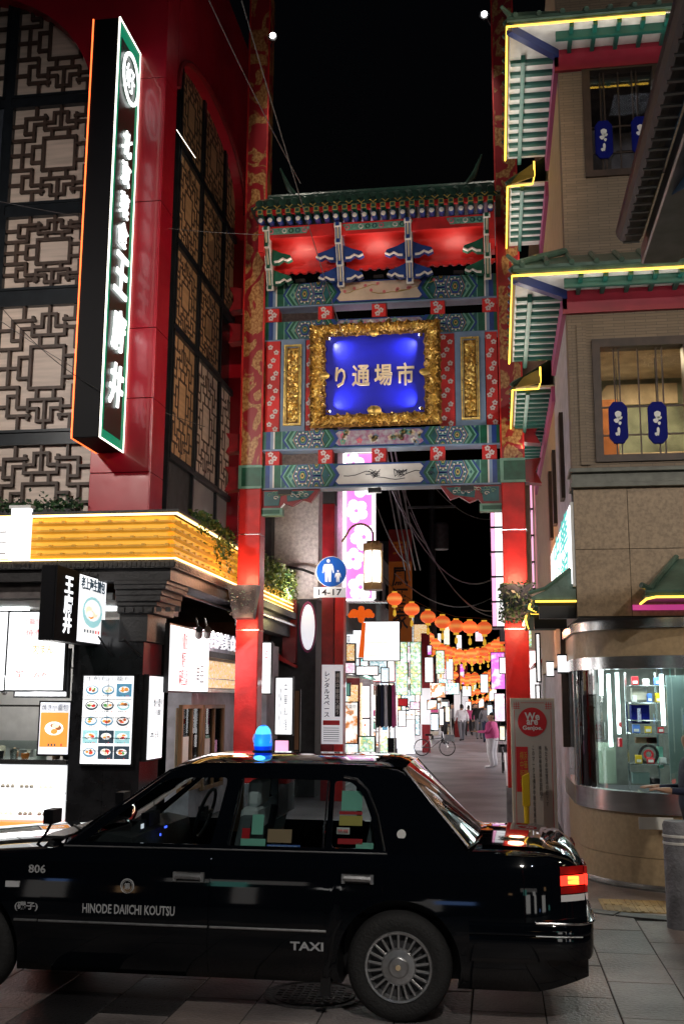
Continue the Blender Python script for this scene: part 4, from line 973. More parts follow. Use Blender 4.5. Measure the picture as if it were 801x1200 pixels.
# ================================================================== LEFT BUILDING (corner restaurant)
LXW=onY(176,560,13.8).x; LYW=13.8; LBX=onY(205,640,13.35).x; LBY=13.35
SW=LXW                        # street-side wall plane (faces +X)
lb=thing('restaurant_building','corner restaurant clad in red panels with fretwork windows and glowing gold fascia','building',(-6.5,14.5,0))
zBT=onY(205,600,LBY).z; zBB=onY(205,656,LBY).z
b=MB(['dark_wall','red_panel']); b.box(-14,LXW-.32,LYW+.42,22,zBB,15,0); b.build('core_wall',lb)
# --- red corner panels, front pilaster and street return, jointed horizontally
pl0=onY(105,560,LYW).x
zj=[zBT-.05]+[onY(170,y,LYW).z for y in (553,384,290,150,40)]+[14.9]
zj=[onY(170,y,LYW).z for y in (605,553,466,384,236,92)]+[13.6,15.0]
for a,c in zip(zj,zj[1:]):
    b=MB('red_panel'); b.box(pl0,LXW-.012,LYW-.002,LYW+.40,a+.006,c-.006); b.build('red_panel',lb,bevel=.004)
    b=MB('red_panel'); b.box(LXW-.40,LXW,LYW+.004,LYW+.50,a+.006,c-.006) if 0 else b.box(LXW-.010,LXW,LYW+.004,LYW+.56,a+.006,c-.006); b.build('red_panel',lb)
# --- arches over both faces (spandrels)
def arch(face, u0,u1,zs,ztop,zmax,name):
    """plate with an arched opening; u along the wall"""
    b=MB('red_panel'); n=28; um=(u0+u1)/2; ru=(u1-u0)/2; rz=ztop-zs
    for i in range(n):
        a0=PI*i/n; a1=PI*(i+1)/n
        p0=(um-ru*math.cos(a0),zs+rz*math.sin(a0)**.75); p1=(um-ru*math.cos(a1),zs+rz*math.sin(a1)**.75)
        q=[p0,p1,(p1[0],zmax),(p0[0],zmax)]
        if face=='y': b.prism([(x,LYW-.002,z) for x,z in q],(0,.40,0))
        else: b.prism([(LXW,y,z) for y,z in q],(-.34,0,0))
    return b.build(name,lb)
fa0=onY(-240,200,LYW).x
zsp=onY(103,170,LYW).z; zat=onY(-30,-6,LYW).z
arch('y',2*onY(-50,10,LYW).x-onY(112,150,LYW).x,onY(112,150,LYW).x,zsp,zat,15.0,'arch_spandrel')
b=MB('red_panel'); b.box(onY(112,150,LYW).x,pl0,LYW-.001,LYW+.4,zsp-.4,15.0); b.build('arch_spandrel',lb)
sy0=LYW+.60; sy1=onX(284,300,LXW).y-.15
zss=onX(230,150,LXW).z; zst=onX(238,90,LXW).z
arch('x',sy0-.02,sy1+.25,zst-1.05,zst,15.0,'arch_spandrel')
b=MB('red_dark'); n=30; um=(sy0+sy1+.23)/2; ru=(sy1+.27-sy0)/2
b.tube([(LXW+.02,um-ru*math.cos(PI*i/n),zst-1.05+1.05*math.sin(PI*i/n)**.75) for i in range(n+1)],.045,6); b.build('arch_trim',lb,smooth=True)
b=MB('red_panel'); b.box(LXW-.34,LXW,sy1+.26,sy1+1.4,zBT,15.0); b.build('street_pilaster',lb)
# --- fretwork panels
QS=[('v',0,1,.52),('h',.52,0,.33),('v',.17,.52,.345),('v',.33,.52,.70),('h',.77,.30,.74),('v',.74,.77,.45),('h',.45,.74,.55),('v',.55,.64,.31),('h',.64,.55,.33),
    ('h',.31,.96,.55),('h',.62,.97,.74),('v',.52,1,.77),('v',.14,.86,.66),('h',.66,.33,.14),('h',.86,0,.14),('v',.33,.82,.77),('v',.77,.26,.0),('h',0,.97,.56),('v',.56,.17,0),('h',.17,.56,.34)]
def fret(par, O, U, V, Nn, w, h, back, seed=0, dk=1.0):
    """fretwork panel: O lower-left corner, U right, V up, N outward"""
    O,U,V,Nn=Vector(O),Vector(U),Vector(V),Vector(Nn); c=O+U*w/2+V*h/2; t=.022 if dk==1 else .017; r=random.Random(seed)
    b=MB(back); b.obox(c-Nn*.05*dk,U*w/2,V*h/2,Nn*.010); pa=b.build('window_panel',par)
    b=MB('lattice_wood'); segs=set()
    hw,hh=w/2-.02,h/2-.02
    for k,p,a,e in QS:
        for sx in (1,-1):
            for sy in (1,-1):
                if k=='v': segs.add(('v',round(p*sx,3),round(min(a*sy,e*sy),3),round(max(a*sy,e*sy),3)))
                else: segs.add(('h',round(p*sy,3),round(min(a*sx,e*sx),3),round(max(a*sx,e*sx),3)))
    cr=.335
    segs|={('v',cr,-.33,.33),('v',-cr,-.33,.33),('h',.335,-cr,cr),('h',-.335,-cr,cr)}
    for (k,p,a,e) in sorted(segs):
        j=r.uniform(-.002,.002)
        if k=='v': b.obox(c+U*p*hw+V*((a+e)/2*hh)+Nn*j, U*t, V*((e-a)/2*hh+t*.9), Nn*(.030*dk+j*dk))
        else: b.obox(c+V*p*hh+U*((a+e)/2*hw)+Nn*(j+.004)*dk, U*((e-a)/2*hw+t), V*t, Nn*(.028*dk+j*dk))
    b.build('fretwork',pa,stuff=True)
    b=MB('lattice_frame'); d=.04
    for (cc,a_,v_) in ((c-U*w/2,U*d*.5,V*(h/2)),(c+U*w/2,U*d*.5,V*(h/2))): b.obox(cc,a_,v_,Nn*.05)
    for cc in (c-V*h/2,c+V*h/2): b.obox(cc+Nn*.002,U*(w/2+d*.5),V*d*.5,Nn*.052)
    b.build('panel_frame',pa,stuff=True)
    return pa
FY=LYW+.22
zr=[onY(60,y,FY).z for y in (600,520,505,357,338,252,238,124,112,0)]
xa,xb=onY(13,180,FY).x,onY(112,250,FY).x+.16
wcol=xb-xa
cols=[(xa,wcol),(xa-wcol-.16,wcol)]
rows=[(zr[1]-1.25,zr[1]),(zr[2]-.0-(zr[2]-zr[3])*0,zr[3])]
rows=[(zr[1]-(zr[3]-zr[2])*.9,zr[1]),(zr[2],zr[3]),(zr[4],zr[5]),(zr[6],zr[7]),(zr[8],zr[9]+.2)]
for ci,(x,w) in enumerate(cols):
    for ri,(z0,z1) in enumerate(rows):
        if ci==1 and ri in (3,): continue
        fret(lb,(x,FY,z0),(1,0,0),(0,0,1),(0,-1,0),w,z1-z0,'stone_cream',ci*9+ri)
b=MB('slate'); b.box(cols[1][0],cols[1][0]+wcol,FY-.01,FY+.05,rows[3][0],rows[3][1]); b.build('stone_panel',lb)
b=MB('lattice_frame')
for (z0,z1),(z2,z3) in zip(rows,rows[1:]): b.box(fa0,pl0+.2,FY-.02,FY+.12,z1+.02,z2-.02)
for x in (xa-.08,): b.box(x-.055,x+.055,FY-.04,FY+.12,rows[0][0],15)
b.box(fa0,pl0+.3,FY+.09,FY+.2,zBB,15); b.build('mullion_frame',lb,stuff=True)
# street side: three columns
FX=LXW-.20
px_edges=(204,233,260,284)
ye=[onX(p,300,FX).y for p in px_edges]
zrow=[onX(218,y,FX).z for y in (530,395,290,150)]
zh=[]
zb_=onX(204,552,FX).z
h1=zb_
rowsS=[]
zc_=[onX(204,y,FX).z for y in (540,385,280,160)]
for a,c in zip(zc_,zc_[1:]): rowsS.append((a+.05,c-.05))
rowsS.append((zc_[3]+.05,zst+.1))
for k in range(3):
    y0,y1=ye[k]+.04,ye[k+1]-.04
    for ri,(z0,z1) in enumerate(rowsS):
        if (k,ri) in ((2,1),): 
            b=MB('black_tile'); b.box(FX-.06,FX-.04,y0,y1,z0,z1); b.build('window_panel',lb); continue
        fret(lb,(FX,y0,z0),(0,1,0),(0,0,1),(1,0,0),y1-y0,z1-z0,'stone_cream' if (ri==0 and k>0) else 'stone_amber',k*5+ri,.22)
    zl=zBT; b=MB('grey_panel' if k else 'dark_wall'); b.box(FX-.05,FX-.02,y0,y1,zl,rowsS[0][0]-.07); b.build('lower_panel',lb)
b=MB('lattice_frame')
for y in ye: b.box(FX-.06,FX+.03,y-.035,y+.035,zBT,zst+.2)
for z0,z1 in rowsS: b.box(FX-.05,FX+.05,ye[0],ye[-1],z0-.085,z0-.01)
b.box(FX-.2,FX-.08,sy0-.3,sy1+.3,zBB,15); b.build('mullion_frame',lb,stuff=True)
b=MB('led_white'); p=onX(207,152,LXW-.02); q=onX(229,185,LXW-.02); b.tube([p,q],.006,4); b.build('edge_light',lb)
# --- glowing gold fascia box
bx1=onX(284,640,LBX).y
b=MB('gold_recess'); b.box(-14,LBX-.05,LBY+.05,LBY+.12,zBB+.04,zBT-.04); b.box(LBX-.12,LBX-.05,LBY+.05,bx1,zBB+.04,zBT-.04); fb=b.build('fascia_backing',lb)
nl=5; hh=(zBT-zBB-.10)/nl
for k in range(nl):
    z0=zBB+.05+k*hh
    b=MB('gold_louver'); P=[(0,z0+.012),(-.055,z0+.03),(-.055,z0+hh*.42),(0,z0+hh*.60)]
    b.prism([(-14,LBY+.05+y,z) for y,z in P],(LBX-.0+14,0,0)); b.build('louver',lb)
    b=MB('gold_louver'); b.prism([(LBX-.05-y,LBY+.0,z) for y,z in P],(0,bx1-LBY,0)); b.build('louver',lb)
    b=MB('gold_louver'); r=random.Random(k)
    for q in range(26):
        x=-9.5+q*.33+(.16 if k%2 else 0)
        if x<LBX-.1: b.box(x,x+.05,LBY-.02,LBY+.05,z0+hh*.30,z0+hh*.62)
    for q in range(int((bx1-LBY)/.3)):
        y=LBY+.15+q*.3+(.15 if k%2 else 0); b.box(LBX-.05,LBX+.02,y,y+.05,z0+hh*.30,z0+hh*.62)
    b.build('louver_clips',lb,stuff=True)
b=MB(['led_warm']); b.box(-14,LBX+.0,LBY-.03,LBY+.0,zBT-.035,zBT-.010); b.build('led_strip',lb)
b=MB(['led_warm']); b.box(LBX,LBX+.03,LBY-.03,bx1,zBT-.034,zBT-.010); b.build('led_strip',lb)
b=MB(['led_warm']); b.box(-14,LBX+.0,LBY-.03,LBY-.0,zBB+.012,zBB+.03); b.build('led_strip',lb)
b=MB(['led_warm']); b.box(LBX,LBX+.03,LBY-.03,bx1,zBB+.012,zBB+.03); b.build('led_strip',lb)
b=MB('black_wood'); b.box(-14,LBX+.06,LBY-.06,LYW+.42,zBT-.008,zBT+.03); b.box(LYW*0+LXW-.3,LBX+.06,LYW+.42,bx1,zBT-.008,zBT+.03); b.build('fascia_cap',lb)
zCo=onY(205,677,LBY).z
b=MB('black_wood'); b.box(-14,LBX+.0,LBY+.0,LYW+.2,zBB-.10,zBB+.008); b.box(LBX-.5,LBX+.0,LYW+.2,bx1,zBB-.10,zBB+.008)
b.box(-14,LBX-.07,LBY+.07,LYW+.4,zCo-.02,zBB-.101); b.box(LBX-.5,LBX-.07,LYW+.4,bx1,zCo-.02,zBB-.101); b.build('cornice',lb)
b=MB('black_wood'); 
for k in range(150):
    x=-14+k*.066+.01
    if x<LBX-.03: b.box(x,x+.034,LBY-.012,LBY+.0,zBB-.085,zBB-.02)
for k in range(int((bx1-LBY)/.066)): y=LBY+.03+k*.066; b.box(LBX,LBX+.014,y,y+.034,zBB-.085,zBB-.02)
b.build('dentils',lb,stuff=True)
# stepped corner capital and tiled column beneath
CY=13.6; ccx0=onY(82,850,CY).x; ccx1=onY(165,850,CY).x; cyd=.78
zc0=onY(165,752,CY).z; 
b=MB('black_wood'); z=zCo-.02; lv=[(.36,.34),(.34,.30),(.28,.24),(.26,.22),(.20,.16),(.16,.12),(.05,.05)]
zz=[zCo-.021,zCo-.08,zCo-.14,zCo-.22,zCo-.30,zCo-.36,zCo-.46,zc0]
cxa=onY(142,710,CY).x
for k,(e,f) in enumerate(lv): b.box(cxa-e*.1,ccx1+e,CY-e*.6,CY+cyd,zz[k+1],zz[k])
b.build('corner_capital',lb,bevel=.006)
b=MB('black_wood')
for k in range(7): b.box(cxa+.02+k*.13,cxa+.09+k*.13,CY-.12,CY-.09,zz[6]+.02,zz[5]-.02)
b.build('capital_dentils',lb,stuff=True)
b=MB('black_tile'); b.box(ccx0+.01,ccx1-.01,CY+.012,CY+cyd,0,zc0+.3); b.build('column_core',lb)
tz=[0,.55,1.1,1.65,2.2,zc0]
for k in range(len(tz)-1):
    for j in range(2):
        w=(ccx1-ccx0)/2; b=MB('black_tile'); b.box(ccx0+j*w+.003,ccx0+(j+1)*w-.003,CY,CY+.012,tz[k]+.003,tz[k+1]-.003); b.build('wall_tile',lb)
    b=MB('black_tile' if k<4 else 'red_dark'); b.box(ccx1-.01,ccx1,CY+.004,CY+cyd,tz[k]+.003,tz[k+1]-.003); b.build('wall_tile',lb)
b=MB('black_metal'); b.tube([(ccx1-.55,CY-.25,zc0+.06),(ccx1-.5,CY-.1,zc0-.08),(ccx1-.42,CY-.03,zc0-.2)],.012,6); b.tube([(ccx1-.20,CY-.25,zc0+.02),(ccx1-.1,CY-.1,zc0-.12),(ccx1-.02,CY-.03,zc0-.2)],.012,6); b.build('scroll_brackets',lb,stuff=True)
# planting above the fascia
foliage('planting_box',0,0,['leaf']) if 0 else None
def plantbox(label,reg,n,mats,size,seed,box,loc):
    t=thing('hedge_planter',label,'plants',loc); b=MB('black_wood'); b.box(*box); b.build('trough',t); foliage('foliage',reg,n,mats,t,size,seed=seed); return t
zp=zBT+.03
plantbox('low dark green shrubs on top of the gold fascia below the fretwork windows',lambda r:(r.uniform(-8.4,pl0-.02),LBY+r.uniform(.02,.32),zp+abs(r.gauss(0,.10))+.02),2600,['leaf_dark','leaf','leaf'],.075,11,(-8.5,pl0-.03,LBY+.05,LYW-.05,zp,zp+.06),(-6.5,LBY+.2,zp))
def hang(r):
    y=r.uniform(14.3,16.3); k=int(y*5)%3; d=abs(r.gauss(0,.16))*(1.4 if y>15.3 else .55); return (LBX+r.uniform(-.1,.08),y,zp+.10-d+r.uniform(0,.10))
plantbox('yellow-green trailing plants hanging over the street end of the gold fascia',hang,1500,['leaf_yellow','leaf','leaf_yellow'],.08,12,(LBX-.25,LBX-.05,14.2,16.4,zp,zp+.06),(LBX-.1,15.3,zp))
# lit white box breaking the fascia at the far left
wa,wb=onY(14,620,LBY-.1).x,onY(35,620,LBY-.1).x
t=thing('fascia_lantern','white glowing box set against the gold fascia at the left edge','lamp',(wa,LBY-.05,zBB))
b=MB('sign_soft'); b.box(wa,wb,LBY-.14,LBY-.032,onY(20,658,LBY).z,onY(20,598,LBY).z); b.build('lantern_glass',t); b=MB('white_paint'); b.box(wa-.03,wb+.03,LBY-.16,LBY-.03,onY(20,598,LBY).z+.002,onY(20,598,LBY).z+.04); b.build('lantern_cap',t)
t=thing('fascia_sign','bright white sign panel running off the left edge along the fascia','sign',(wa-1,LBY-.05,zBB)); b=MB('sign_soft'); b.box(-9,wa-.06,LBY-.08,LBY-.032,zBB+.04,zBT-.05); b.build('sign_face',t)
b=MB('wood'); 
for k in range(3): b.box(-9,wa-.08,LBY-.085,LBY-.081,zBB+.10+k*.15,zBB+.115+k*.15)
b.build('sign_lines',t,stuff=True)
# --- tall vertical restaurant sign
SX1=onY(140,20,12.87).x; SX0=onY(108,22,12.87).x; SY0=12.87; SY1=13.76; SZ1=onY(140,20,12.87).z; SZ0=onY(118,512,12.87).z
SX1=(SX1+onY(118,512,12.87).x)/2; SX0=(SX0+onY(86,508,12.87).x)/2
sg=thing('vertical_sign','tall black box sign with green face and glowing white characters on the red corner','sign',(SX0,SY0,SZ0))
b=MB(['black_paint']); b.box(SX0,SX1-.02,SY0,SY1,SZ0,SZ1); b.build('sign_box',sg,bevel=.01)
b=MB('sign_green'); b.box(SX1-.019,SX1-.004,SY0+.02,SY1-.01,SZ0+.02,SZ1-.02); b.build('sign_face',sg)
b=MB('sign_green_dark'); b.box(SX1-.003,SX1+.004,SY0+.10,SY1-.14,SZ0+.14,SZ1-.25); b.build('sign_inset',sg)
for pts,m,r_ in (([(SX1,SY0,SZ0),(SX1,SY0,SZ1)],'led_white',.014),([(SX1,SY0,SZ1),(SX1,SY1,SZ1)],'led_white',.011),([(SX1,SY0,SZ0),(SX1,SY1,SZ0)],'led_white',.011),([(SX1,SY1,SZ0),(SX1,SY1,SZ1)],'led_white',.009),([(SX0,SY0,SZ0),(SX0,SY0,SZ1)],'led_orange',.012),([(SX0,SY0,SZ0),(SX0,SY1,SZ0)],'led_orange',.010)):
    b=MB(m); b.tube(pts,r_,6); b.build('neon_edge',sg)
ym=(SY0+SY1)/2
em=onY(152,96,13.25); zc=onX(153,97,SX1).z
b=MB('sign_white'); 
for i in range(32):
    a0=2*PI*i/32; a1=2*PI*(i+1)/32
    b.prism([(SX1+.03,ym+.33*math.cos(a0),zc+.40*math.sin(a0)),(SX1+.03,ym+.33*math.cos(a1),zc+.40*math.sin(a1)),(SX1+.03,ym+.28*math.cos(a1),zc+.345*math.sin(a1)),(SX1+.03,ym+.28*math.cos(a0),zc+.345*math.sin(a0))],(.02,0,0))
eb=b.build('round_emblem',sg); text('好',.5,'sign_white',streetM((SX1+.03,ym,zc)),'lettering',eb,ext=.008,bold=.0,fit=(.34,.40))

for ch,py,s in (('北',158,.36),('京',195,.36),('菜',235,.36),('食',272,.36),('王',322,.50),('府',390,.50),('井',456,.50)):
    z=onX(140,py,SX1).z; text(ch,s,'sign_white',streetM((SX1+.025,ym-.0,z)),'character',sg,ext=.012,bold=.004 if s<.4 else .008,fit=(s*1.02,s*1.05 if s<.4 else s*1.25),shear=.12)
# --- small projecting box sign
q0=onY(68,662,12.1); QX=q0.x; QZ1=q0.z; QZ0=onY(68,750,12.1).z; QX0=onY(47,700,12.1).x; QY0=12.1; QY1=onX(125,700,QX).y
t=thing('projecting_sign','black projecting box sign with lit noodle-bowl picture and white characters','sign',(QX,12.8,QZ0))
b=MB('black_paint'); b.box(QX0,QX-.02,QY0,QY1,QZ0,QZ1); b.build('sign_box',t,bevel=.01)
b=MB('black_paint'); b.box(QX-.02,QX+.0,QY0,QY0+(QY1-QY0)*.42,QZ0,QZ1); b.build('name_panel',t)
b=MB('sign_soft'); b.box(QX-.02,QX+.002,QY0+(QY1-QY0)*.42,QY1-.03,QZ0+.03,QZ1-.03); b.build('picture_panel',t); dishes(t,QY0+(QY1-QY0)*.45,QY1-.05,QZ0+.05,QZ1-.18,QX+.0025,1,1,'x',seed=5,bowl=('pic_blue','pic_teal'),food=('pic_cream','pic_white','pic_orange'))
text('王\n府\n井',.26,'sign_soft',streetM((QX+.004,QY0+(QY1-QY0)*.22,(QZ0+QZ1)/2)),'lettering',t,ext=.004,bold=.008,fit=(.26,.72))
text('老上海生煎包',.16,'pic_dark',streetM((QX+.006,QY0+(QY1-QY0)*.70,QZ1-.13)),'lettering',t,ext=.003,bold=.004,fit=((QY1-QY0)*.5,.17))
r=random.Random(3); b=MB('black_wood')
for k in range(46):
    y=QY0+r.random()*(QY1-QY0)*.9; x=QX0+r.random()*(QX-QX0); b.tube([(x,y,QZ1-.01),(x+r.uniform(-.02,.02),y,QZ1+r.uniform(.02,.08))],.005,3)
b.build('bird_spikes',t,stuff=True)
b=MB('black_metal'); b.tube([(QX0+.1,QY1,QZ1-.2),(QX0+.1,QY1+.4,QZ1-.2)],.02,6); b.tube([(QX0+.1,QY1,QZ0+.2),(QX0+.1,QY1+.4,QZ0+.2)],.02,6); b.build('mounting_arms',t,stuff=True)
# --- menu light boxes on the tiled column
def lightbox(label,x0,x1,z0,z1,y,m,txt=(),name='menu_board',grid=None,axis='y',cat='menu board',fm='black_metal',txm='ink'):
    """framed light box; axis 'y' faces the camera, axis 'x' faces the street"""
    loc=((x0+x1)/2,y,z0) if axis=='y' else (y,(x0+x1)/2,z0)
    t=thing(name,label,cat,loc)
    def B(b,a,c,d0,d1,e,f,mi=0):
        if axis=='y': b.box(a,c,y-d1,y-d0,e,f,mi)
        elif axis=='x': b.box(y+d0,y+d1,a,c,e,f,mi)
        else: b.box(y-d1,y-d0,a,c,e,f,mi)
    b=MB(fm); B(b,x0,x1,0,.07,z0,z1); b.build('case',t)
    b=MB(m); B(b,x0+.025,x1-.025,.0705,.078,z0+.025,z1-.025); fc=b.build('lit_face',t)
    if grid:
        b=MB('grey_metal')
        for k in grid[0]: B(b,x0+.03,x1-.03,.079,.082,z0+(z1-z0)*k-.004,z0+(z1-z0)*k+.004)
        for k in grid[1]: B(b,x0+(x1-x0)*k-.003,x0+(x1-x0)*k+.003,.0795,.0825,z0+.03,z1-.03)
        b.build('grid_lines',t,stuff=True)
    for s,u,v,w,h,tm in txt:
        xx=x0+(x1-x0)*u; zz=z0+(z1-z0)*v
        Mx=frontM((xx,y-.083,zz)) if axis=='y' else (streetM((y+.083,xx,zz)) if axis=='x' else streetLM((y-.083,xx,zz)))
        text(s,.1,tm,Mx,'lettering',t,ext=.001,fit=((x1-x0)*w,(z1-z0)*h))
    return t
def fromp(px0,py0,px1,py1,Y): a=onY(px0,py0,Y); c=onY(px1,py1,Y); return a.x,c.x,c.z,a.z
x0,x1,z0,z1=fromp(97,790,155,898,CY-.07)
mb_=lightbox('tall lit menu board of white and blue dish photos on the black tiled column',x0,x1,z0,z1,CY,'sign_soft',[('生煎包小籠包',.5,.95,.85,.05,'ink'),('￥500  ￥880',.5,.66,.8,.02,'ink'),('￥600  ￥600',.5,.30,.8,.02,'ink')],grid=([.16,.30,.52,.72],[.5]))
dishes(mb_,x0+.04,x1-.04,z0+.06,z1-(z1-z0)*.10,CY-.079,5,3,seed=3)
t=onX(187,840,ccx1+.02); y1=t.y; z1_=onY(165,790,CY).z; z0_=onY(165,893,CY).z
lightbox('narrow bright menu board wrapping onto the street side of the black column',CY+.06,min(y1,CY+cyd-.05),z0_,z1_,ccx1,'sign_soft',[('焼小籠包\n￥880',.6,.62,.6,.2,'ink'),('本日',.4,.3,.5,.08,'ink')],axis='x')
# --- open shop front at far left: hanging screens, poster, counter with hot food
YS=13.72
for px0,px1,lab,m,tx in ((-62,9,'left hanging menu screen with magenta writing at the frame edge','sign_soft',[('点心',.75,.35,.3,.25,'magenta_led')]),(13,78,'wide hanging menu screen with small red characters','sign_soft',[('小籠包',.42,.86,.3,.07,'pic_red'),('焼売',.45,.72,.26,.08,'pic_red'),('肉まん',.62,.52,.34,.12,'pic_orange'),('粥',.25,.2,.14,.11,'pic_red'),('春巻',.6,.2,.24,.09,'pic_red')])):
    x0,x1,z0,z1=fromp(px0,716,px1,811,YS-.3); lightbox(lab,x0,x1,z0,z1,YS-.3,m,tx,name='menu_screen',cat='menu screen')
x0,x1,z0,z1=fromp(22,760,82,818,YS); lightbox('second lit panel half hidden behind the hanging menu screen',x0,x1,z0,z1,YS,'sign_soft',name='menu_screen',cat='menu screen')
x0,x1,z0,z1=fromp(49,821,84,886,YS-.05); lightbox('upright food poster in a lit frame at the counter end, orange dish',x0,x1,z0,z1,YS-.05,'sign_dim',[('焼き小籠包',.5,.88,.8,.12,'ink')],name='food_poster',cat='poster'); fp_=[o for o in bpy.data.objects if o.name=='food_poster'][0]
dishes(fp_,x0+.03,x1-.03,z0+.05,z1-.14,YS-.05-.079,1,1,seed=8,bowl=('pic_orange','pic_dark'),food=('pic_cream','pic_orange','pic_brown'))
b=MB('white_paint'); b.box(-9,ccx0-.0,17,17.1,0,3.6); b.box(-9,ccx0+.4,YS+.2,17,3.25,3.35); b.build('kitchen_wall',lb)
b=MB('mid_wall'); b.box(-9,ccx0,YS-.1,YS+.3,onY(40,700,YS).z-.02,zCo-.03); b.build('shop_header',lb)
b=MB('tube_white')
for x in (-8,-6.6): b.box(x,x+.9,15.0,15.12,3.2,3.24); 
b.build('ceiling_tube',lb,stuff=True)
kt=thing('kitchen_shelf','steel kitchen shelf with pans and bowls behind the counter','shelf',(-6.6,16,0))
b=MB('steel'); b.box(-8.6,-5.5,15.4,15.9,.85,.9); b.build('worktop',kt); b=MB('steel'); b.box(-8.6,-5.5,15.9,16.2,1.75,1.78); b.build('upper_shelf',kt)
b=MB('cream'); b.lathe((-6.6,15.6,.9),[(.02,.0),(.26,.0),(.24,.12),(.14,.2),(.02,.22)],16); b.build('steamer',kt,smooth=True); b=MB('steel'); b.lathe((-7.3,15.6,.9),[(.16,0),(.17,.2),(.02,.21)],16); b.build('pot',kt)
b=MB('black_paint'); b.box(-5.98,-5.7,16.0,16.1,1.78,2.1); b.build('kitchen_panel',kt); b=MB('cream'); b.box(-6.55,-6.15,15.5,15.8,.9,1.15); b.build('steam_box',kt)
def cz(py): return onY(40,py,YS-.1).z
ct=thing('food_counter','white glowing refrigerated counter with orange base band at the left shop','counter',(-6.2,YS,0))
cx1=ccx0-.02; b=MB('white_paint'); b.box(-9,cx1,YS-.05,YS+.5,0,cz(894)-.02); b.build('counter_body',ct)
b=MB('sign_soft'); b.box(-9,cx1-.02,YS-.10,YS-.052,cz(928),cz(897)); b.build('lit_panel',ct); b=MB('sign_soft'); b.box(-9,cx1-.02,YS-.09,YS-.052,cz(961),cz(931)); b.build('lit_panel',ct)
b=MB('led_orange'); b.box(-9,cx1-.02,YS-.12,YS-.052,cz(976),cz(964)); b.build('orange_band',ct)
b=MB('steel'); b.box(-9,cx1,YS-.14,YS+.52,cz(894)-.018,cz(891)+.01); b.build('counter_top',ct)
b=MB('shop_glass'); b.box(-9,cx1-.3,YS-.08,YS-.07,cz(890),cz(868)); b.build('glass_guard',ct)
r=random.Random(9)
for k in range(11):
    x=-7.4+k*.2+r.uniform(-.04,.04); w=r.uniform(.05,.09); h=r.uniform(.06,.16); zt=cz(891)+.012
    t=thing('food_tub',['orange','white','brown','dark','steel'][k%5]+' tub of food on the counter, number %s from the left end'%['one','two','three','four','five','six','seven','eight','nine','ten','eleven'][k],'tub',(x,YS+.1,zt))
    t['label']='small %s food tub on the steel counter top%s'%(['orange','white','brown','dark grey','steel'][k%5],', '+['at its left end','left of the pots','by the glass guard','in the middle','near the steamer','beside the trays','under the hanging screen','towards the poster','in front of the poster','close to the poster foot','nearest the tiled column'][k])
    b=MB(['orange_sign','white_paint','wood','black_paint','steel'][k%5]); b.lathe((x,YS+.1,zt),[(w*.8,0),(w,h),(w*.9,h),(w*.75,h*.75)],10); b.build('bowl',t); b=MB('cream' if k%2 else 'wood'); b.lathe((x,YS+.1,zt+h*.7),[(w*.78,0),(w*.5,h*.25),(.01,h*.4)],10); b.build('filling',t,smooth=True)
light('AREA','kitchen_light',(-6.8,14.5,3.15),70,(1,.94,.86),1.0,aim=(-6.8,15.3,0))
# --- street side of the corner building, ground floor
GXs=LXW+.12
b=MB('wall_violet'); b.box(LXW-.2,GXs-.02,CY+cyd,19.2,0,zCo-.02) if 0 else b.box(LXW-.3,GXs-.04,15.9,19.2,0,3.0); b.build('street_wall',lb)
def fromx(px0,py0,px1,py1,X):   # returns y0,y1,z0,z1 on wall X
    a=onX(px0,py0,X); c=onX(px1,py1,X); return a.y,c.y,a.z,c.z
XP=LXW+.25
def sz(px,py): return onX(px,py,XP)
a=sz(200,735); c=sz(244,812)
lightbox('big white menu light box hung on the street side under the dark eave',a.y,c.y,onX(222,812,XP).z,onX(222,735,XP).z,XP-.08,'sign_soft',[('小籠包\n焼売\n麻婆豆腐',.33,.5,.2,.8,'red_plastic'),('単品',.75,.3,.2,.3,'grey_metal')],axis='x')
a=onX(247,745,XP).y; c=onX(283,745,XP).y
b=MB('black_wood'); b.box(XP-.3,XP-.02,a,c+.6,onX(260,772,XP).z,onX(260,765,XP).z); b.build('sign_ledge',lb)
t=thing('street_sign','white raised characters standing on a ledge above the snack window','sign',(XP,(a+c)/2,onX(260,765,XP).z)); text('台湾美食館',.4,'sign_dim',streetM((XP,(a+c)/2,onX(262,752,XP).z)),'lettering',t,ext=.012,bold=.0,fit=(c-a,.27)); b=MB('black_metal'); b.box(XP-.04,XP-.025,a,c,onX(262,757,XP).z-.01,onX(262,757,XP).z+.01); b.build('rail',t)
a=onX(246,790,XP).y
t=thing('snack_window','warm lit shelf window full of golden snacks on the street side','window',(XP-.2,(a+c)/2,2)); b=MB('shelf_goods'); b.box(XP-.155,XP-.14,a,c+.8,onX(262,806,XP).z,onX(262,775,XP).z); b.build('goods',t)
b=MB('white_paint'); zz0=onX(262,808,XP).z; b.box(XP-.139,XP+.02,a,c+.8,zz0-.05,zz0); b.build('sill',t); b=MB('glass_shelf') if 0 else MB('steel'); b.box(XP-.139,XP-.05,a,c+.8,zz0+.16,zz0+.175); b.build('shelf',t)
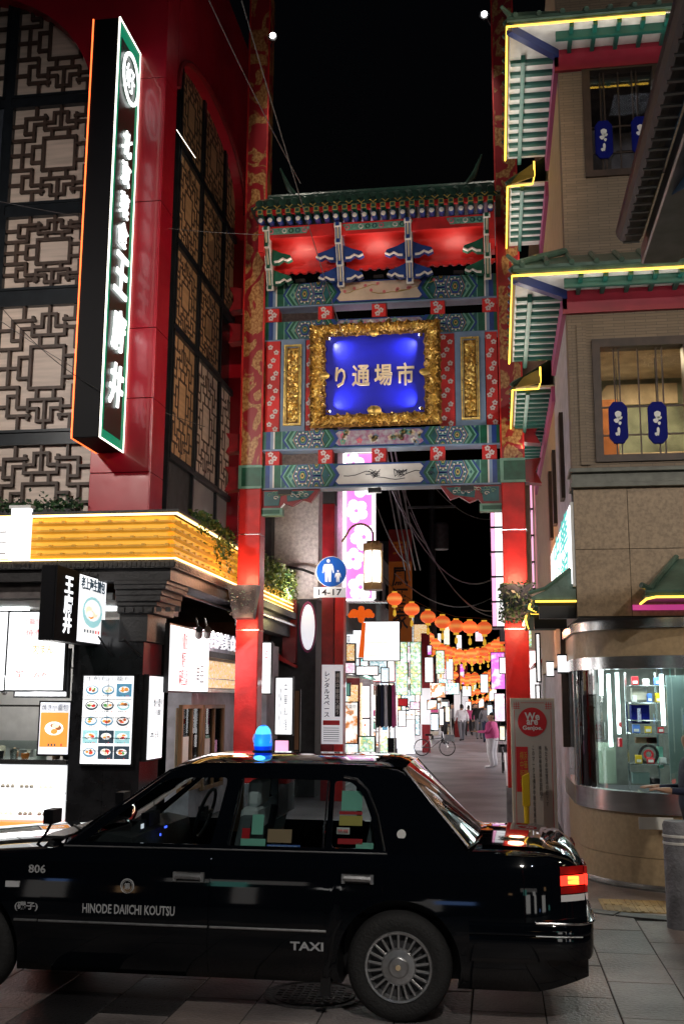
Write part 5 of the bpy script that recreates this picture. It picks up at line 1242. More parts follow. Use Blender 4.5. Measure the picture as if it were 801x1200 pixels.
for k,(px0,px1) in enumerate(((212,236),(238,262))):
    a=onX(px0,850,XP-.1).y; c=onX(px1,850,XP-.1).y; z0,z1=onX(px0,890,XP).z-.5,onX(px0+10,826,XP).z
    t=thing('timber_window',['brown timber window nearer the black column, notices taped inside','brown timber window nearer the red gate column'][k],'window',(XP-.1,(a+c)/2,z0))
    b=MB('wood'); X=XP-.1
    for aa,cc,e,f in ((a,a+.06,z0,z1),(c-.06,c,z0,z1),(a+.06,c-.06,z0,z0+.06),(a+.06,c-.06,z1-.06,z1),((a+c)/2-.02,(a+c)/2+.02,z0+.06,z1-.06)): b.box(X-.04,X+.02,aa,cc,e,f)
    b.build('frame',t); b=MB('sign_dim'); b.box(X-.08,X-.07,a+.05,c-.05,z0+.05,z1-.05); b.build('back_glow',t) if 0 else None
    b=MB('cream'); b.box(X-.10,X-.09,a+.05,c-.05,z0+.05,z1-.05); b.build('blind',t); b=MB('shop_glass'); b.box(X-.02,X-.015,a+.06,c-.06,z0+.06,z1-.06); b.build('pane',t)
    b=MB('paper'); b.box(X-.012,X-.008,a+.15,a+.45,z0+.4,z0+.8); b.build('notice',t)
for k,px in enumerate((233,243)):
    p=onX(px,741,XP+.15); t=thing('spotlight',['black spotlight under the eave aimed at the big menu box','black spotlight under the eave next to the raised white characters'][k],'spotlight',p)
    b=MB('black_metal'); b.tube([p+Vector((-.05,0,.22)),p+Vector((0,0,.04))],.012,6); b.build('stem',t); b=MB('black_metal'); b.tube([p+Vector((.03,-.08,.04)),p+Vector((-.03,.10,-.05))],.055,10); b.build('head',t)
    light('SPOT','spot_beam',p+Vector((.0,.0,-.1)),12,(1,.95,.85),.04,aim=(XP-.3,p.y+.8,2.4),spot=100,blend=1,parent=t)
b=MB(['black_metal']); b.tube([(XP+.1,14.3,zCo-.12),(XP+.1,18.5,zCo-.12)],.02,6); b.build('cable_duct',lb)
light('AREA','street_eave_light',(XP+.1,16.4,zCo-.25),30,(1,.95,.9),.4,aim=(XP+.2,16.4,0))

# the signs and shop lighting spill onto the pavement in front
light('AREA','counter_spill',(-6.3,YS-.35,2.2),55,(1,.97,.93),1.0,aim=(-6.0,11.5,0))
light('AREA','corner_spill',(ccx1+.5,15.3,2.6),22,(1,.97,.95),.8,aim=(ccx1+2.5,15.0,.2))

kz=.9
for k,(x,n_,lab) in enumerate(((-8.2,3,'tall stack of bamboo steamers left of the pot'),(-7.75,2,'low stack of bamboo steamers beside the pot'),(-6.25,4,'tallest stack of bamboo steamers at the right of the kitchen'))):
    t=thing('steamer_stack',lab,'steamers',(x,15.55,.9))
    for q in range(n_): b=MB('cream'); b.lathe((x,15.55,.901+q*.13),[(.17,0),(.175,.02),(.175,.10),(.17,.125)],18); b.build('bamboo_steamer',t,smooth=True)
b=MB('steel'); b.box(-8.4,-5.6,15.33,15.37,2.33,2.36); b.build('ladle_rail',kt)
for k in range(7): b=MB('steel'); x=-8.3+k*.38; b.tube([(x,15.35,2.34),(x,15.35,2.0)],.008,4); b.lathe((x,15.35,1.93),[(.02,0),(.05,.03),(.05,.07)],8); b.build('ladle',kt)

# trays of buns seen through the lit counter front
for row,(za,zb_) in enumerate(((cz(926),cz(899)),(cz(958),cz(933)))):
    r=random.Random(40+row)
    for k in range(9):
        x=cx1-.35-k*.27; b=MB('cream' if (k+row)%3 else 'pic_cream')
        for q in range(3): b.lathe((x+q*.07,YS-.105,za+.03),[(.026,0),(.030,.02),(.018,.042),(.002,.048)],8)
        b.build('bun_tray',ct,stuff=True)

# ================================================================== RIGHT BUILDING (corner shop with green eaves)
RWX=.85; RWY=11.3
rb=thing('corner_shop_building','corner building with green tiled eaves on yellow light lines over a curved glass shopfront','building',(2.5,13,0))
def rz(py,px=740,Y=RWY): return onY(px,py,Y).z
zu0=rz(722); zsl0,zsl1=rz(571),rz(549)
wz0,wz1=rz(541),rz(397); wx0,wx1=onY(695,470,RWY).x,onY(812,470,RWY).x
vz0,vz1=rz(207,720),rz(74,720); vx0,vx1=onY(683,140,RWY).x,onY(775,140,RWY).x
T=.30
def wallx(a,c,z0,z1,m,name='wall',y0=RWY,y1=RWY+T):
    b=MB(m); b.box(a,c,y0,y1,z0,z1); return b.build(name,rb)
XE=5.5
# lower granite, one panel at a time
gx_=[RWX,onY(735,600,RWY).x,onY(735,600,RWY).x+.75,onY(735,600,RWY).x+1.5,XE]
gz_=[zu0,rz(643),zsl0]
b=MB('joint'); b.box(RWX+.01,XE,RWY+.012,RWY+T,zu0,zsl0); b.build('wall_core',rb)
for i in range(len(gx_)-1):
    for j in range(2):
        b=MB('granite'); b.box(gx_[i]+(.0 if i==0 else .003),gx_[i+1]-.003,RWY,RWY+.02,gz_[j]+.003,gz_[j+1]-.003); b.build('stone_panel',rb)
b=MB('band_stone'); b.box(RWX-.03,XE,RWY-.07,RWY+T,zsl0,zsl0+.05); b.box(RWX-.015,XE,RWY-.03,RWY+T,zsl0+.051,zsl1-.045); b.box(RWX-.04,XE,RWY-.09,RWY+T,zsl1-.044,zsl1); b.build('sill_band',rb,bevel=.004)
ztop=11.5
for (a,c,e,f) in ((RWX,wx0,zsl1,vz1+.2),(wx0,XE,wz1,vz0),(wx1,XE,zsl1,wz1),(wx0,wx1,zsl1,wz0),(wx0,vx0,vz0,vz1+.2) if vx0>wx0 else (vx0,wx0,vz0,vz0+.001),(vx1,XE,vz0,vz1+.2),(RWX,XE,vz1+.2,ztop)):
    wallx(a,c,e,f,'brick_tile')
wallx(wx0,vx1,vz1,vz1+.2,'brick_tile')
# stretcher strips framing the big window (proud courses)
for (a,c,e,f) in ((wx0-.16,wx0-.06,wz0-.03,wz1+.18),):
    b=MB('brick_tile'); b.box(a,c,RWY-.03,RWY-.001,e,f); b.build('window_surround',rb)
# street-side wall
b=MB('wall_cream'); b.box(RWX,RWX+T,RWY+T,14.2,rz(318),ztop); b.build('side_wall',rb)
b=MB('wall_cream'); b.box(RWX,RWX+T,14.2,30,zu0-.4,ztop); b.build('side_wall',rb)
b=MB('wall_violet'); b.box(RWX,RWX+T,RWY+T,14.2,zu0,rz(318)-.001); b.build('side_wall',rb)
b=MB('wall_violet'); b.box(RWX+.05,RWX+T,13.6,30,0,zu0-.41); b.build('side_wall',rb)
for px,py0,py1 in ((660,478,590),(650,528,622),(645,556,640)):
    y=onX(px,540,RWX).y; z0=onX(px,py1,RWX).z; z1=onX(px,py0,RWX).z; b=MB('dark_wood'); b.box(RWX-.05,RWX-.002,y-.12,y+.14,z0,z1); b.build('side_window',rb)
b=MB('dark_wall'); b.box(RWX+T,XE,RWY+3.2,RWY+3.4,0,ztop); b.box(RWX+T,XE,RWY+T,RWY+3.2,ztop-.1,ztop); b.build('back_wall',rb)
b=MB('dark_wall'); b.box(RWX+.02,XE,RWY+.02,RWY+3.2,zu0-.012,zu0+.02); b.build('floor_slab',rb)
# windows with muntins, hanging blue charms
def win(x0,x1,z0,z1,lit,label):
    t=rb
    fm='dark_wood'; y=RWY-.02
    b=MB(fm); d=.085
    for a,c,e,f in ((x0,x0+d,z0,z1),(x1-d,x1,z0,z1),(x0+d,x1-d,z0,z0+d*.9),(x0+d,x1-d,z1-d*1.1,z1)): b.box(a,c,y-.02,y+.16,e,f)
    w=b.build('window',t); ix0,ix1,iz0,iz1=x0+d,x1-d,z0+d*.9,z1-d*1.1
    b=MB('dark_wood'); W_=ix1-ix0; H_=iz1-iz0
    for u in (.17,.23,.46,.68,.75): b.box(ix0+u*W_-.007,ix0+u*W_+.007,y+.05,y+.07,iz0,iz1)
    for v in (.19,.45): b.box(ix0,ix1,y+.048,y+.072,iz0+v*H_-.008,iz0+v*H_+.008)
    b.build('muntins',w,stuff=True)
    b=MB('window_glass'); b.box(ix0,ix1,y+.09,y+.095,iz0,iz1); b.build('pane',w)
    return ix0,ix1,iz0,iz1
i1=win(wx0,wx1,wz0,wz1,True,'')
i2=win(vx0,vx1,vz0,vz1,False,'')
def charm(x,z,lit):
    y=RWY-.015 ; t=thing('window_charm','x','charm',(x,y,z)); w,h=.10,.235
    P=[(x-w*.5,z-h),(x+w*.5,z-h),(x+w,z-h*.72),(x+w,z+h*.72),(x+w*.5,z+h),(x-w*.5,z+h),(x-w,z+h*.72),(x-w,z-h*.72)]
    b=MB('charm_blue'); b.prism([(a,y,c) for a,c in P],(0,.03,0)); b.build('plate',t,bevel=.006)
    b=MB('letter_white'); 
    for (dx,dz,r1,r2) in ((0,.085,.042,.045),(.02,.05,.03,.02),(-.02,.02,.035,.025),(.015,-.01,.02,.02),(.0,-.10,.018,.05),(-.02,-.13,.022,.02)):
        b.prism([(x+dx+r1*math.cos(w_)*(.8+.2*math.sin(3*w_)),y-.001,z+dz+r2*math.sin(w_)) for w_ in [2*PI*k/10 for k in range(10)]],(0,-.004,0))
    b.build('painted_figure',t)
    b=MB('cable_dark'); b.tube([(x,y+.015,z+h),(x,y+.015,z+h+.5)],.004,4); b.build('cord',t); return t
for px,py,l in ((724,495,'blue octagonal charm with a white figure hanging at the left of the lit window'),(770,495,'blue octagonal charm with a white figure hanging at the right of the lit window')):
    p=onY(px,py,RWY-.015); t=charm(p.x,p.z,1); t['label']=l
for px,py,l in ((707,163,'dark blue charm hanging at the left of the unlit top window'),(750,158,'dark blue charm at the right of the unlit top window, partly behind the gutter')):
    p=onY(px,py,RWY-.015); t=charm(p.x,p.z,0); t['label']=l
# lit dining room behind the big window
def room(x0,x1,z0,z1,d,m1,m2,m3):
    b=MB(m1); b.box(x0-.2,x1+.5,RWY+d,RWY+d+.05,z0-.8,z1+.3); b.build('room_wall',rb)
    b=MB(m2); b.box(x0-.2,x0+.32,RWY+d-.9,RWY+d-.85,z0-.8,z0+ (z1-z0)*.82); b.build('room_partition',rb)
    b=MB(m3); b.prism([(x0-.2,RWY+T+.05,z1+.30),(x1+.5,RWY+T+.05,z1+.30),(x1+.5,RWY+d,z1+.30),(x0-.2,RWY+d,z1+.30)],(0,0,.05)); b.build('room_ceiling',rb)
    b=MB(m3); b.prism([(x0+.1,RWY+d-.05,z0+(z1-z0)*.62),(x0+.5,RWY+d-.05,z1-.05),(x1+.3,RWY+d-.05,z1-.05),(x1+.3,RWY+d-.05,z1+.22),(x0+.3,RWY+d-.05,z1+.22),(x0-.1,RWY+d-.05,z0+(z1-z0)*.75)],(0,.04,0)); b.build('room_beam',rb)
    b=MB(m3); b.box(x0-.2,x1+.5,RWY+.5,RWY+d-.5,z0-.4,z0-.3); b.box(x0+.2,x1+.5,RWY+d-.5,RWY+d-.4,z0-.05,z0+.42); b.build('bench_back',rb)
room(i1[0],i1[1],i1[2],i1[3],2.2,'room_green','room_orange','room_warm')
p=onY(763-40,484,RWY+1.9); glow('wall_lamp',(1,.93,.75),5)
b=MB('wall_lamp'); b.lathe((p.x+.02,p.y,p.z),[(.02,-.09),(.07,-.05),(.10,.0),(.05,.05)],12); b.build('wall_lamp',rb,smooth=True)
light('AREA','dining_light',(i1[0]+.9,RWY+1.1,i1[3]+.2),60,(1,.80,.52),.6,aim=(i1[0]+.9,RWY+1.3,0))
room(i2[0],i2[1],i2[2],i2[3],1.8,'mid_wall','mid_wall','mid_wall')
light('AREA','upper_room_light',(i2[0]+.6,RWY+.9,i2[3]+.1),5,(.8,.85,1),.5,aim=(i2[0]+.6,RWY+1.3,0))
# ---- eaves: front and street side
def led(path,par): b=MB('led_yellow'); b.tube(path,.012,6); return b.build('light_line',par,smooth=True)
def eave(name,xw,yw,zl,o,x_end,y_end,front=True,side_from=None,label=''):
    """soffit at height zl projecting o from the wall corner (xw,yw); tile edge above; rafters below"""
    e=thing(name,label,'eave',(xw,yw,zl))
    X0,Y0=xw-o,yw-o if front else side_from
    z=zl
    b=MB('soffit')
    if front: b.box(X0+.03,x_end,Y0+.03,yw,z,z+.03)
    b.box(X0+.03,xw,(yw if front else side_from+.0)+.001,y_end,z,z+.03); b.build('soffit',e)
    # rafters
    me=None
    if front:
        n=int((x_end-xw)/.26)
        for k in range(n):
            x=xw+.12+k*.26
            b=MB('rafter_green'); b.box(x-.022,x+.022,Y0+.05,yw-.001,z-.06,z-.001); b.build('rafter',e)
        b=MB('rafter_green'); b.box(xw-.05,x_end,Y0+.20,Y0+.25,z-.10,z-.002); b.build('purlin',e)
        b=MB('beam_red'); b.box(xw-.05,x_end,yw-.05,yw-.002,z-.27,z-.004); b.build('wall_beam',e)
        b=MB('beam_blue'); b.obox(((X0+xw)/2,(Y0+yw)/2,z-.05),(o*.46,o*.46,0),(.028,-.028,0),(0,0,.05)); b.build('hip_rafter',e)
    ya=yw if front else side_from; n=int((y_end-ya)/.235)
    for k in range(n):
        y=ya+.12+k*.235; b=MB('rafter_green'); b.box(X0+.05,xw-.001,y-.032,y+.032,z-.045,z-.001); b.build('rafter',e)
    b=MB('rafter_green'); b.box(X0+.17,X0+.22,ya,y_end,z-.10,z-.002); b.build('purlin',e)
    b=MB('beam_mauve' if z>5 else 'beam_red'); b.box(xw-.05,xw-.002,ya-.05,y_end,z-.22,z-.004); b.build('wall_beam',e)
    # fascia and tile slope
    b=MB(['roof_tile','roof_green'])
    def edge(u):   # lifts at the corner
        return .0
    fz=z+.03
    if front:
        P=[(X0,Y0,fz-.03),(X0,Y0,fz+.10),(X0+.16,Y0+.16,fz+.22),(xw+.02,yw-.01,fz+.50),(xw+.02,yw-.01,fz)]
        # front slope
        b.face([(X0,Y0,fz+.06),(x_end,Y0,fz+.06),(x_end,yw-.01,fz+.40),(xw,yw-.01,fz+.40)],0)
        b.face([(X0,Y0,fz-.03),(x_end,Y0,fz-.03),(x_end,Y0,fz+.06),(X0,Y0,fz+.06)],0)
    b.face([(X0,Y0,fz+.06),(X0,y_end,fz+.06),(xw,y_end,fz+.40),(xw,ya if not front else yw-.01,fz+.40)],0)
    b.face([(X0,Y0,fz-.03),(X0,y_end,fz-.03),(X0,y_end,fz+.06),(X0,Y0,fz+.06)],0)
    b.face([(X0,y_end,fz-.03),(xw,y_end,fz-.03),(xw,y_end,fz+.40),(X0,y_end,fz+.06)],0)
    b.build('tiled_slope',e,fixn=False)
    if front:
        n=int((x_end-X0)/.26)
        for k in range(n):
            x=X0+.10+k*.26; b=MB('roof_tile'); b.tube([(x,Y0-.03,fz+.055),(x,Y0+.02,fz+.095),(x if x>xw else x,min(yw-.02,Y0+(x-X0 if x<xw else o)-.02) if x<xw else yw-.02,fz+.09+ (.32 if x>=xw else .32*(x-X0)/o))],.030,6); b.build('roof_tile',e)
        b=MB('roof_tile'); b.tube([(X0-.06,Y0-.06,fz+.16),(X0+.04,Y0+.04,fz+.10),(X0+.25,Y0+.25,fz+.24),(xw,yw,fz+.46)],[.02,.035,.04,.04],8); b.build('hip_ridge',e,smooth=True)
        b=MB('roof_tile'); b.tube([(X0,Y0-.005,fz+.0),(x_end,Y0-.005,fz+.0)],.022,6); b.build('gutter_roll',e)
    n=int((y_end-Y0)/.235)
    for k in range(n):
        y=Y0+.12+k*.235; b=MB('roof_tile'); b.tube([(X0-.03,y,fz+.05),(X0+.02,y,fz+.095),(X0+.12,y,fz+.14)],.030,6); b.build('roof_tile',e)
    b=MB('gold_dull'); b.box(X0-.004,X0+.03,Y0,y_end,z-.012,z+.02); b.build('light_trough',e)
    # added area lights hang under the eave to brighten the soffit
    l_=light('AREA','soffit_fill',(X0+.16,(ya+y_end)/2,z-.36),(y_end-ya)*1.9,(1,.95,.80),.1,aim=(X0+.30,(ya+y_end)/2,z),parent=e); l_.data.shape='RECTANGLE'; l_.data.size=.06; l_.data.size_y=y_end-ya
    l_.rotation_euler=(PI,math.radians(-8),0)
    if front:
        l_=light('AREA','soffit_fill',((X0+x_end)/2,Y0+.06,z-.42),(x_end-X0)*2.0,(1,.95,.80),.1,aim=(0,0,0),parent=e); l_.data.shape='RECTANGLE'; l_.data.size=x_end-X0; l_.data.size_y=.06; l_.rotation_euler=(PI+math.radians(20),0,0)
    return e,X0,Y0
zt1=onY(618,325,RWY-.6).z; zt2=onY(608,32,RWY-.6).z
yA=onX(603,183,RWX-.55).y
e,X0,Y0=eave('tiled_eave',RWX,RWY,zt2+.05,.60,XE,13.7,label='topmost green tiled eave with yellow light line along the front and street side')
led([(X0-.0,13.68,zt2+.02),(X0-.0,Y0-.0,zt2+.02),(onY(779,18,Y0).x,Y0-.0,zt2+.02)],e)
e,X0,Y0=eave('tiled_eave',RWX,RWY,zt1+.05,.60,XE,13.7,label='middle green tiled eave with yellow light line, between the two upper windows')
led([(X0-.012,13.68,zt1+.02),(X0-.012,Y0-.012,zt1+.02),(XE,Y0-.012,zt1+.02)],e)
for zz,ye_,lab in ((zt2-.22,16.0,'upper rear eave over the street, stepped down behind the topmost eave'),(zt1-.25,20.5,'lower rear eave over the street, stepped down behind the middle eave')):
    e,X0,Y0=eave('tiled_eave',RWX,RWY,zz,.56,XE,ye_,front=False,side_from=13.95,label=lab)
    xi=RWX-.20
    led([(xi,13.72,zz+.22),(xi,13.74,zz+.02),(xi-.02,13.90,zz-.03),(X0-.012,13.93,zz-.03),(X0-.012,13.93+2.2,zz-.03)],e)
    b=MB('gold_dull'); b.prism([(X0+.02,13.93,zz+.0),(xi,13.72,zz+.0),(xi,13.72,zz+.20),(X0+.14,13.90,zz+.14)],(0,.03,0)); b.build('end_board',e)
# ---- ground floor: curved glass corner
def path(off=0,y_end=14.0,x_end=XE,n=14):
    r=SHR+off; P=[(RWX+ (RWX+SHR-RWX)*0 + (SHX-SHR)-off-0, y_end)] if 0 else [(SHX-r,y_end)]
    for k in range(n+1):
        a=PI+ (PI/2)*k/n; P.append((SHX+r*math.cos(a),SHY+r*math.sin(a)))
    P.append((x_end,SHY-r)); return P
def band(name,z0,z1,off,th,m,parent=rb,i0=0,i1=None,smooth=True,n=14,x_end=XE):
    A=path(off,n=n,x_end=x_end); B_=path(off-th,n=n,x_end=x_end); A=A[i0:i1]; B_=B_[i0:i1]; b=MB(m); N=len(A)
    for (x,y),(x2,y2) in zip(A,B_): b.v+=[(x,y,z0),(x,y,z1),(x2,y2,z1),(x2,y2,z0)]
    for i in range(N-1):
        for k in range(4): b.f.append([i*4+k,(i+1)*4+k,(i+1)*4+(k+1)%4,i*4+(k+1)%4]); b.m.append(0)
    b.f.append([0,1,2,3]); b.m.append(0); b.f.append([(N-1)*4+k for k in (3,2,1,0)]); b.m.append(0)
    return b.build(name,parent,smooth=smooth,angle=30)
h=[rz(p) for p in (735,718,768,783,930,955,1037,1046)]
band('steel_cornice',h[0],zu0-.014,.04,.10,'steel'); 
for (i0,i1) in ((0,2),(1,6),(5,10),(9,15),(14,17)): band('stone_panel',h[2]+.003,h[0]-.003,0,.05,'granite_tan',i0=i0,i1=i1)
band('steel_band',h[3],h[2],.03,.09,'steel')
band('steel_band',h[5],h[4],.04,.12,'steel')
band('curved_glass',h[4]+.001,h[3]-.001,-.02,.012,'shop_glass')
zb=onY(740,1008,RWY).z
for (i0,i1) in ((0,2),(1,6),(5,10),(9,15),(14,17)):
    band('stone_panel',zb+.003,h[5]-.003,0,.05,'granite_tan',i0=i0,i1=i1); band('stone_panel',.04,zb-.003,.0,.05,'granite_tan',i0=i0,i1=i1)
band('steel_skirting',.02,.05,.03,.04,'steel'); band('stone_plinth',-.01,.019,.10,.14,'kerb')
b=MB('steel'); b.box(RWX+.02,RWX+.10,12.55,12.68,h[4],h[3]); b.box(2.02,2.06,RWY+.03,RWY+.07,h[4],h[3]); b.build('glass_post',rb)
# display inside
sh=thing('shop_display','shop interior behind curved glass, shelves of boxes, notices and upright light tubes','shop display',(2.4,12.6,1))
b=MB('band_stone'); b.box(RWX+.15,XE,13.9,14.0,.3,zu0-.02); b.build('back_wall',sh); b=MB('grey_panel'); b.prism([(x,y,h[5]+.05) for x,y in path(-.12,y_end=13.89)]+[(XE,13.89,h[5]+.05)],(0,0,.05)); b.build('display_floor',sh)
b=MB('soffit'); b.prism([(x,y,h[2]+.0) for x,y in path(-.12,y_end=13.89)]+[(XE,13.89,h[2]+.0)],(0,0,.04)); b.build('ceiling',sh)
def ip(px,py,Y): return onY(px,py,Y)
for px,y0,y1,Y in ((692,788,925,12.6),(712,790,875,12.9),(774,790,850,12.0),(703,785,815,13.2),(722,788,860,13.3),(690,860,928,12.9)):
    a=ip(px,y0,Y); c=ip(px,y1,Y); b=MB('tube_white'); b.tube([(a.x,Y,c.z),(a.x,Y,a.z)],.022,8); b.build('light_tube',sh)
mat('teal_panel',(.17,.24,.23),.4); mat('green_panel',(.22,.27,.20),.6)
b=MB('green_panel'); a=ip(700,870,13.0); c=ip(722,918,13.0); b.box(a.x,c.x,12.98,13.02,c.z,a.z); b.build('cabinet',sh)
b=MB('teal_panel'); a=ip(780,800,12.3); b.box(a.x,a.x+1.4,12.3,12.35,h[4],h[3]-.05); b.build('side_screen',sh)
b=MB('steel')
for py in (803,823,843,858,893): a=ip(735,py,12.9); b.box(a.x,a.x+.62,12.6,13.0,a.z-.012,a.z)
for px in (733,768): a=ip(px,800,12.9); b.box(a.x-.012,a.x+.012,12.98,13.0,h[5]+.1,h[3])
b.build('shelving',sh,stuff=True)
for k,(px0,py0,px1,py1,m) in enumerate(((739,806,757,820,'cream'),(738,826,760,848,'charm_blue'),(745,830,750,846,'sign_dim'),(744,864,768,871,'wood'),(756,864,768,871,'red_plastic'),(740,905,760,918,'teal_panel'),(762,912,772,925,'black_paint'),(698,846,708,868,'paper'),(724,865,728,875,'red_plastic'),(725,846,727,852,'red_plastic'),(748,926,750,928,'cream'),(770,875,776,900,'mint'))):
    Y=12.75; a=ip(px0,py0,Y); c=ip(px1,py1,Y); b=MB(m); b.box(a.x,c.x,Y-.06,Y+.1,c.z,a.z); b.build('box_of_goods',sh)
a=ip(759,884,12.7); b=MB('black_metal'); b.tube([(a.x+.10*math.cos(w),12.68,a.z+.10*math.sin(w)) for w in [2*PI*k/20 for k in range(21)]],.018,6); b.build('hose_reel',sh); b=MB('red_plastic'); b.tube([(a.x+.045*math.cos(w),12.68,a.z+.045*math.sin(w)) for w in [2*PI*k/20 for k in range(21)]],.014,6); b.build('reel_hub',sh)
a=ip(700,848,12.0); t=thing('shop_notice','white paper notice with red characters taped inside the curved glass','notice',a); p=onY(700,857,12.15); b=MB('paper'); b.box(p.x-.06,p.x+.07,12.14,12.143,p.z-.11,p.z+.11); b.build('sheet',t); text('禁\n止',.08,'red_plastic',frontM((p.x,12.138,p.z)),'lettering',t,ext=.001,fit=(.08,.16))
light('AREA','shop_light',(1.9,12.6,h[2]-.02),48,(.97,1,.98),.9,aim=(1.9,12.6,0))
p=onY(768,965,RWY-.01); t=thing('wall_notice','white horizontal paper notice on the tan stone under the steel band','notice',p); b=MB('paper'); b.box(p.x-.17,p.x+.17,RWY-.014,RWY-.010+.009,p.z-.06,p.z+.06); b.build('sheet',t)
r5=random.Random(12)
for k in range(16):
    row=k%4; col_=k//4; zz=onY(735,(803,823,858,893)[row],12.9).z+.001; x=onY(735,800,12.9).x+.05+col_*.14+r5.uniform(-.02,.02)
    t=thing('packet','small %s packet on the %s shelf inside the curved glass, %s in its row'%(['red','white','blue','yellow'][(row+col_)%4],['top','second','third','lowest'][row],['first','second','third','last'][col_]),'packet',(x,12.65,zz))
    b=MB(['red_plastic','paper','sky_blue','yellow_plastic'][(row+col_)%4]); w=r5.uniform(.025,.045); b.box(x-w,x+w,12.62,12.70,zz,zz+r5.uniform(.06,.11)); b.build('wrapper',t,bevel=.003); b=MB('paper'); b.box(x-w*.7,x+w*.7,12.617,12.6195,zz+.015,zz+.045); b.build('label_patch',t)
# ---- small green canopies
def canopy(label,kind,x0,x1,y0,y1,z,h_,o=0):
    t=thing('green_canopy',label,'canopy',(x0,y0,z))
    return t
# street side canopy: ridge on wall, eave over the street
Xo=onY(622,705,RWY+.1).x; zc1=onY(628,703,RWY+.1).z; zc2=onY(668,668,RWY+.1).z
for y0,y1,lab in ((RWY+.08,12.6,'front green canopy on the street wall, light line under its near gable'),(13.0,15.6,'rear green canopy further along the street wall, yellow line below')):
    t=thing('green_canopy',lab,'canopy',(RWX,y0,zc1)); xw=RWX-.002
    b=MB(['roof_tile','roof_green','rafter_green'])
    prof=[(Xo,zc1+.03),(Xo+.15,zc1+.10),(xw-.06,zc2),(xw,zc2-.02),(xw,zc1),(Xo,zc1)]
    b.prism([(x,y0,z_) for x,z_ in prof],(0,y1-y0,0),0); b.build('canopy_roof',t)
    b=MB('roof_tile'); b.tube([(Xo-.03,y0-.01,zc1+.07),(Xo+.15,y0-.01,zc1+.12),(xw-.05,y0-.01,zc2+.01)],.022,6); b.build('gable_roll',t)
    b=MB('black_metal'); b.box(Xo+.08,xw,y0+.06,y0+.12,zc1-.20,zc1-.002); b.build('header',t)
    for k in range(int((y1-y0)/.16)): b=MB('rafter_green'); y=y0+.16+k*.16; b.box(Xo+.03,xw,y-.025,y+.025,zc1-.06,zc1-.001); b.build('rafter',t)
    led([(Xo+.04,y0-.012,zc1-.02),(xw,y0-.012,zc1-.02)],t); 
    led([(Xo-.012,y0+.1,zc1-.04),(Xo-.012,y0+.5,zc1-.05),(Xo+.08,y1-.3,zc1-.05)],t)
t=thing('green_canopy','hipped green canopy over the shop front at the right edge, with glowing yellow edge','canopy',(3,RWY,3.4))
p=onY(755,700,RWY-.6); q=onY(800,648,RWY-.1); zl=p.z; xl=p.x
b=MB(['roof_tile']); x2=4.6; yo=RWY-.62; zt=onY(795,655,RWY).z
b.face([(xl,yo,zl+.05),(x2,yo,zl+.05),(x2,RWY-.01,zt),(xl+.42,RWY-.01,zt)]); b.face([(xl,yo,zl+.05),(xl+.42,RWY-.01,zt),(xl+.05,RWY-.01,zl+.05)]); b.face([(xl,yo,zl),(x2,yo,zl),(x2,yo,zl+.05),(xl,yo,zl+.05)]); b.face([(xl,yo,zl),(xl+.05,RWY-.01,zl),(xl+.05,RWY-.01,zl+.05),(xl,yo,zl+.05)]); b.face([(xl,yo,zl),(x2,yo,zl),(x2,RWY-.01,zl),(xl+.05,RWY-.01,zl)])
b.build('canopy_roof',t,fixn=False)
b=MB('roof_tile'); b.tube([(xl-.04,yo-.03,zl+.12),(xl+.05,yo+.03,zl+.09),(xl+.42,RWY-.02,zt+.02)],.03,6); b.tube([(xl,yo-.01,zl+.05),(x2,yo-.01,zl+.05)],.022,6); b.build('hip_roll',t)
led([(xl+.02,RWY-.1,zl-.02),(xl+.01,yo-.012,zl-.02),(xl+.10,yo-.014,zl+.0),(x2,yo-.014,zl+.0)],t)
b=MB('magenta_led'); b.box(xl-.05,x2,RWY-.045,RWY-.005,rz(715,770),rz(709,770)); b.build('pink_light_strip',t)
# white wall sign with teal characters on the street wall, seen edge-on
yb=15.5
t=thing('wall_sign','bright white wall sign with teal characters on the street wall, seen at a slant','sign',(RWX,13,3.3)); zt_=onX(673,575,RWX-.03).z
b=MB('white_paint'); b.box(RWX-.035,RWX-.003,RWY+.02,yb,3.1,zt_); b.build('sign_case',t); b=MB('print_teal') if 0 else MB('sign_soft'); b.box(RWX-.045,RWX-.036,RWY+.05,yb-.03,3.13,zt_-.03); b.build('lit_face',t)
mat('teal_ink',(.05,.45,.42),.5,emit=(.05,.6,.55),es=.8)
text('中華\n菜館',.8,'teal_ink',streetLM((RWX-.047,RWY+1.9,(3.2+zt_)/2)),'lettering',t,ext=.002,bold=.01,fit=(2.9,.85))
# two wall lanterns on the street side
for px,py,lab in ((658,778,'nearer of two square white wall lamps under the green canopies'),(644,784,'further of two square white wall lamps under the green canopies')):
    p=onX(px,py,RWX-.06); t=thing('wall_lamp',lab,'lamp',p); b=MB('sign_soft'); b.box(p.x-.05,p.x+.05,p.y-.06,p.y+.06,p.z-.10,p.z+.10); b.build('lamp_glass',t); b=MB('black_metal'); b.box(p.x-.06,p.x+.06,p.y-.07,p.y+.07,p.z+.101,p.z+.12); b.box(p.x-.06,p.x+.06,p.y-.07,p.y+.07,p.z-.12,p.z-.101); b.box(p.x+.05,RWX+.05,p.y-.02,p.y+.02,p.z-.02,p.z+.02); b.build('lamp_cap',t,stuff=True)
for px,py0,py1,m in ((657,735,872,'dark_wood'),):
    p=onX(px,py0,RWX-.02); q=onX(px,py1,RWX-.02); b=MB(m); b.box(RWX-.04,RWX+.04,p.y-.08,p.y+.08,q.z,p.z); b.build('door_post',rb)
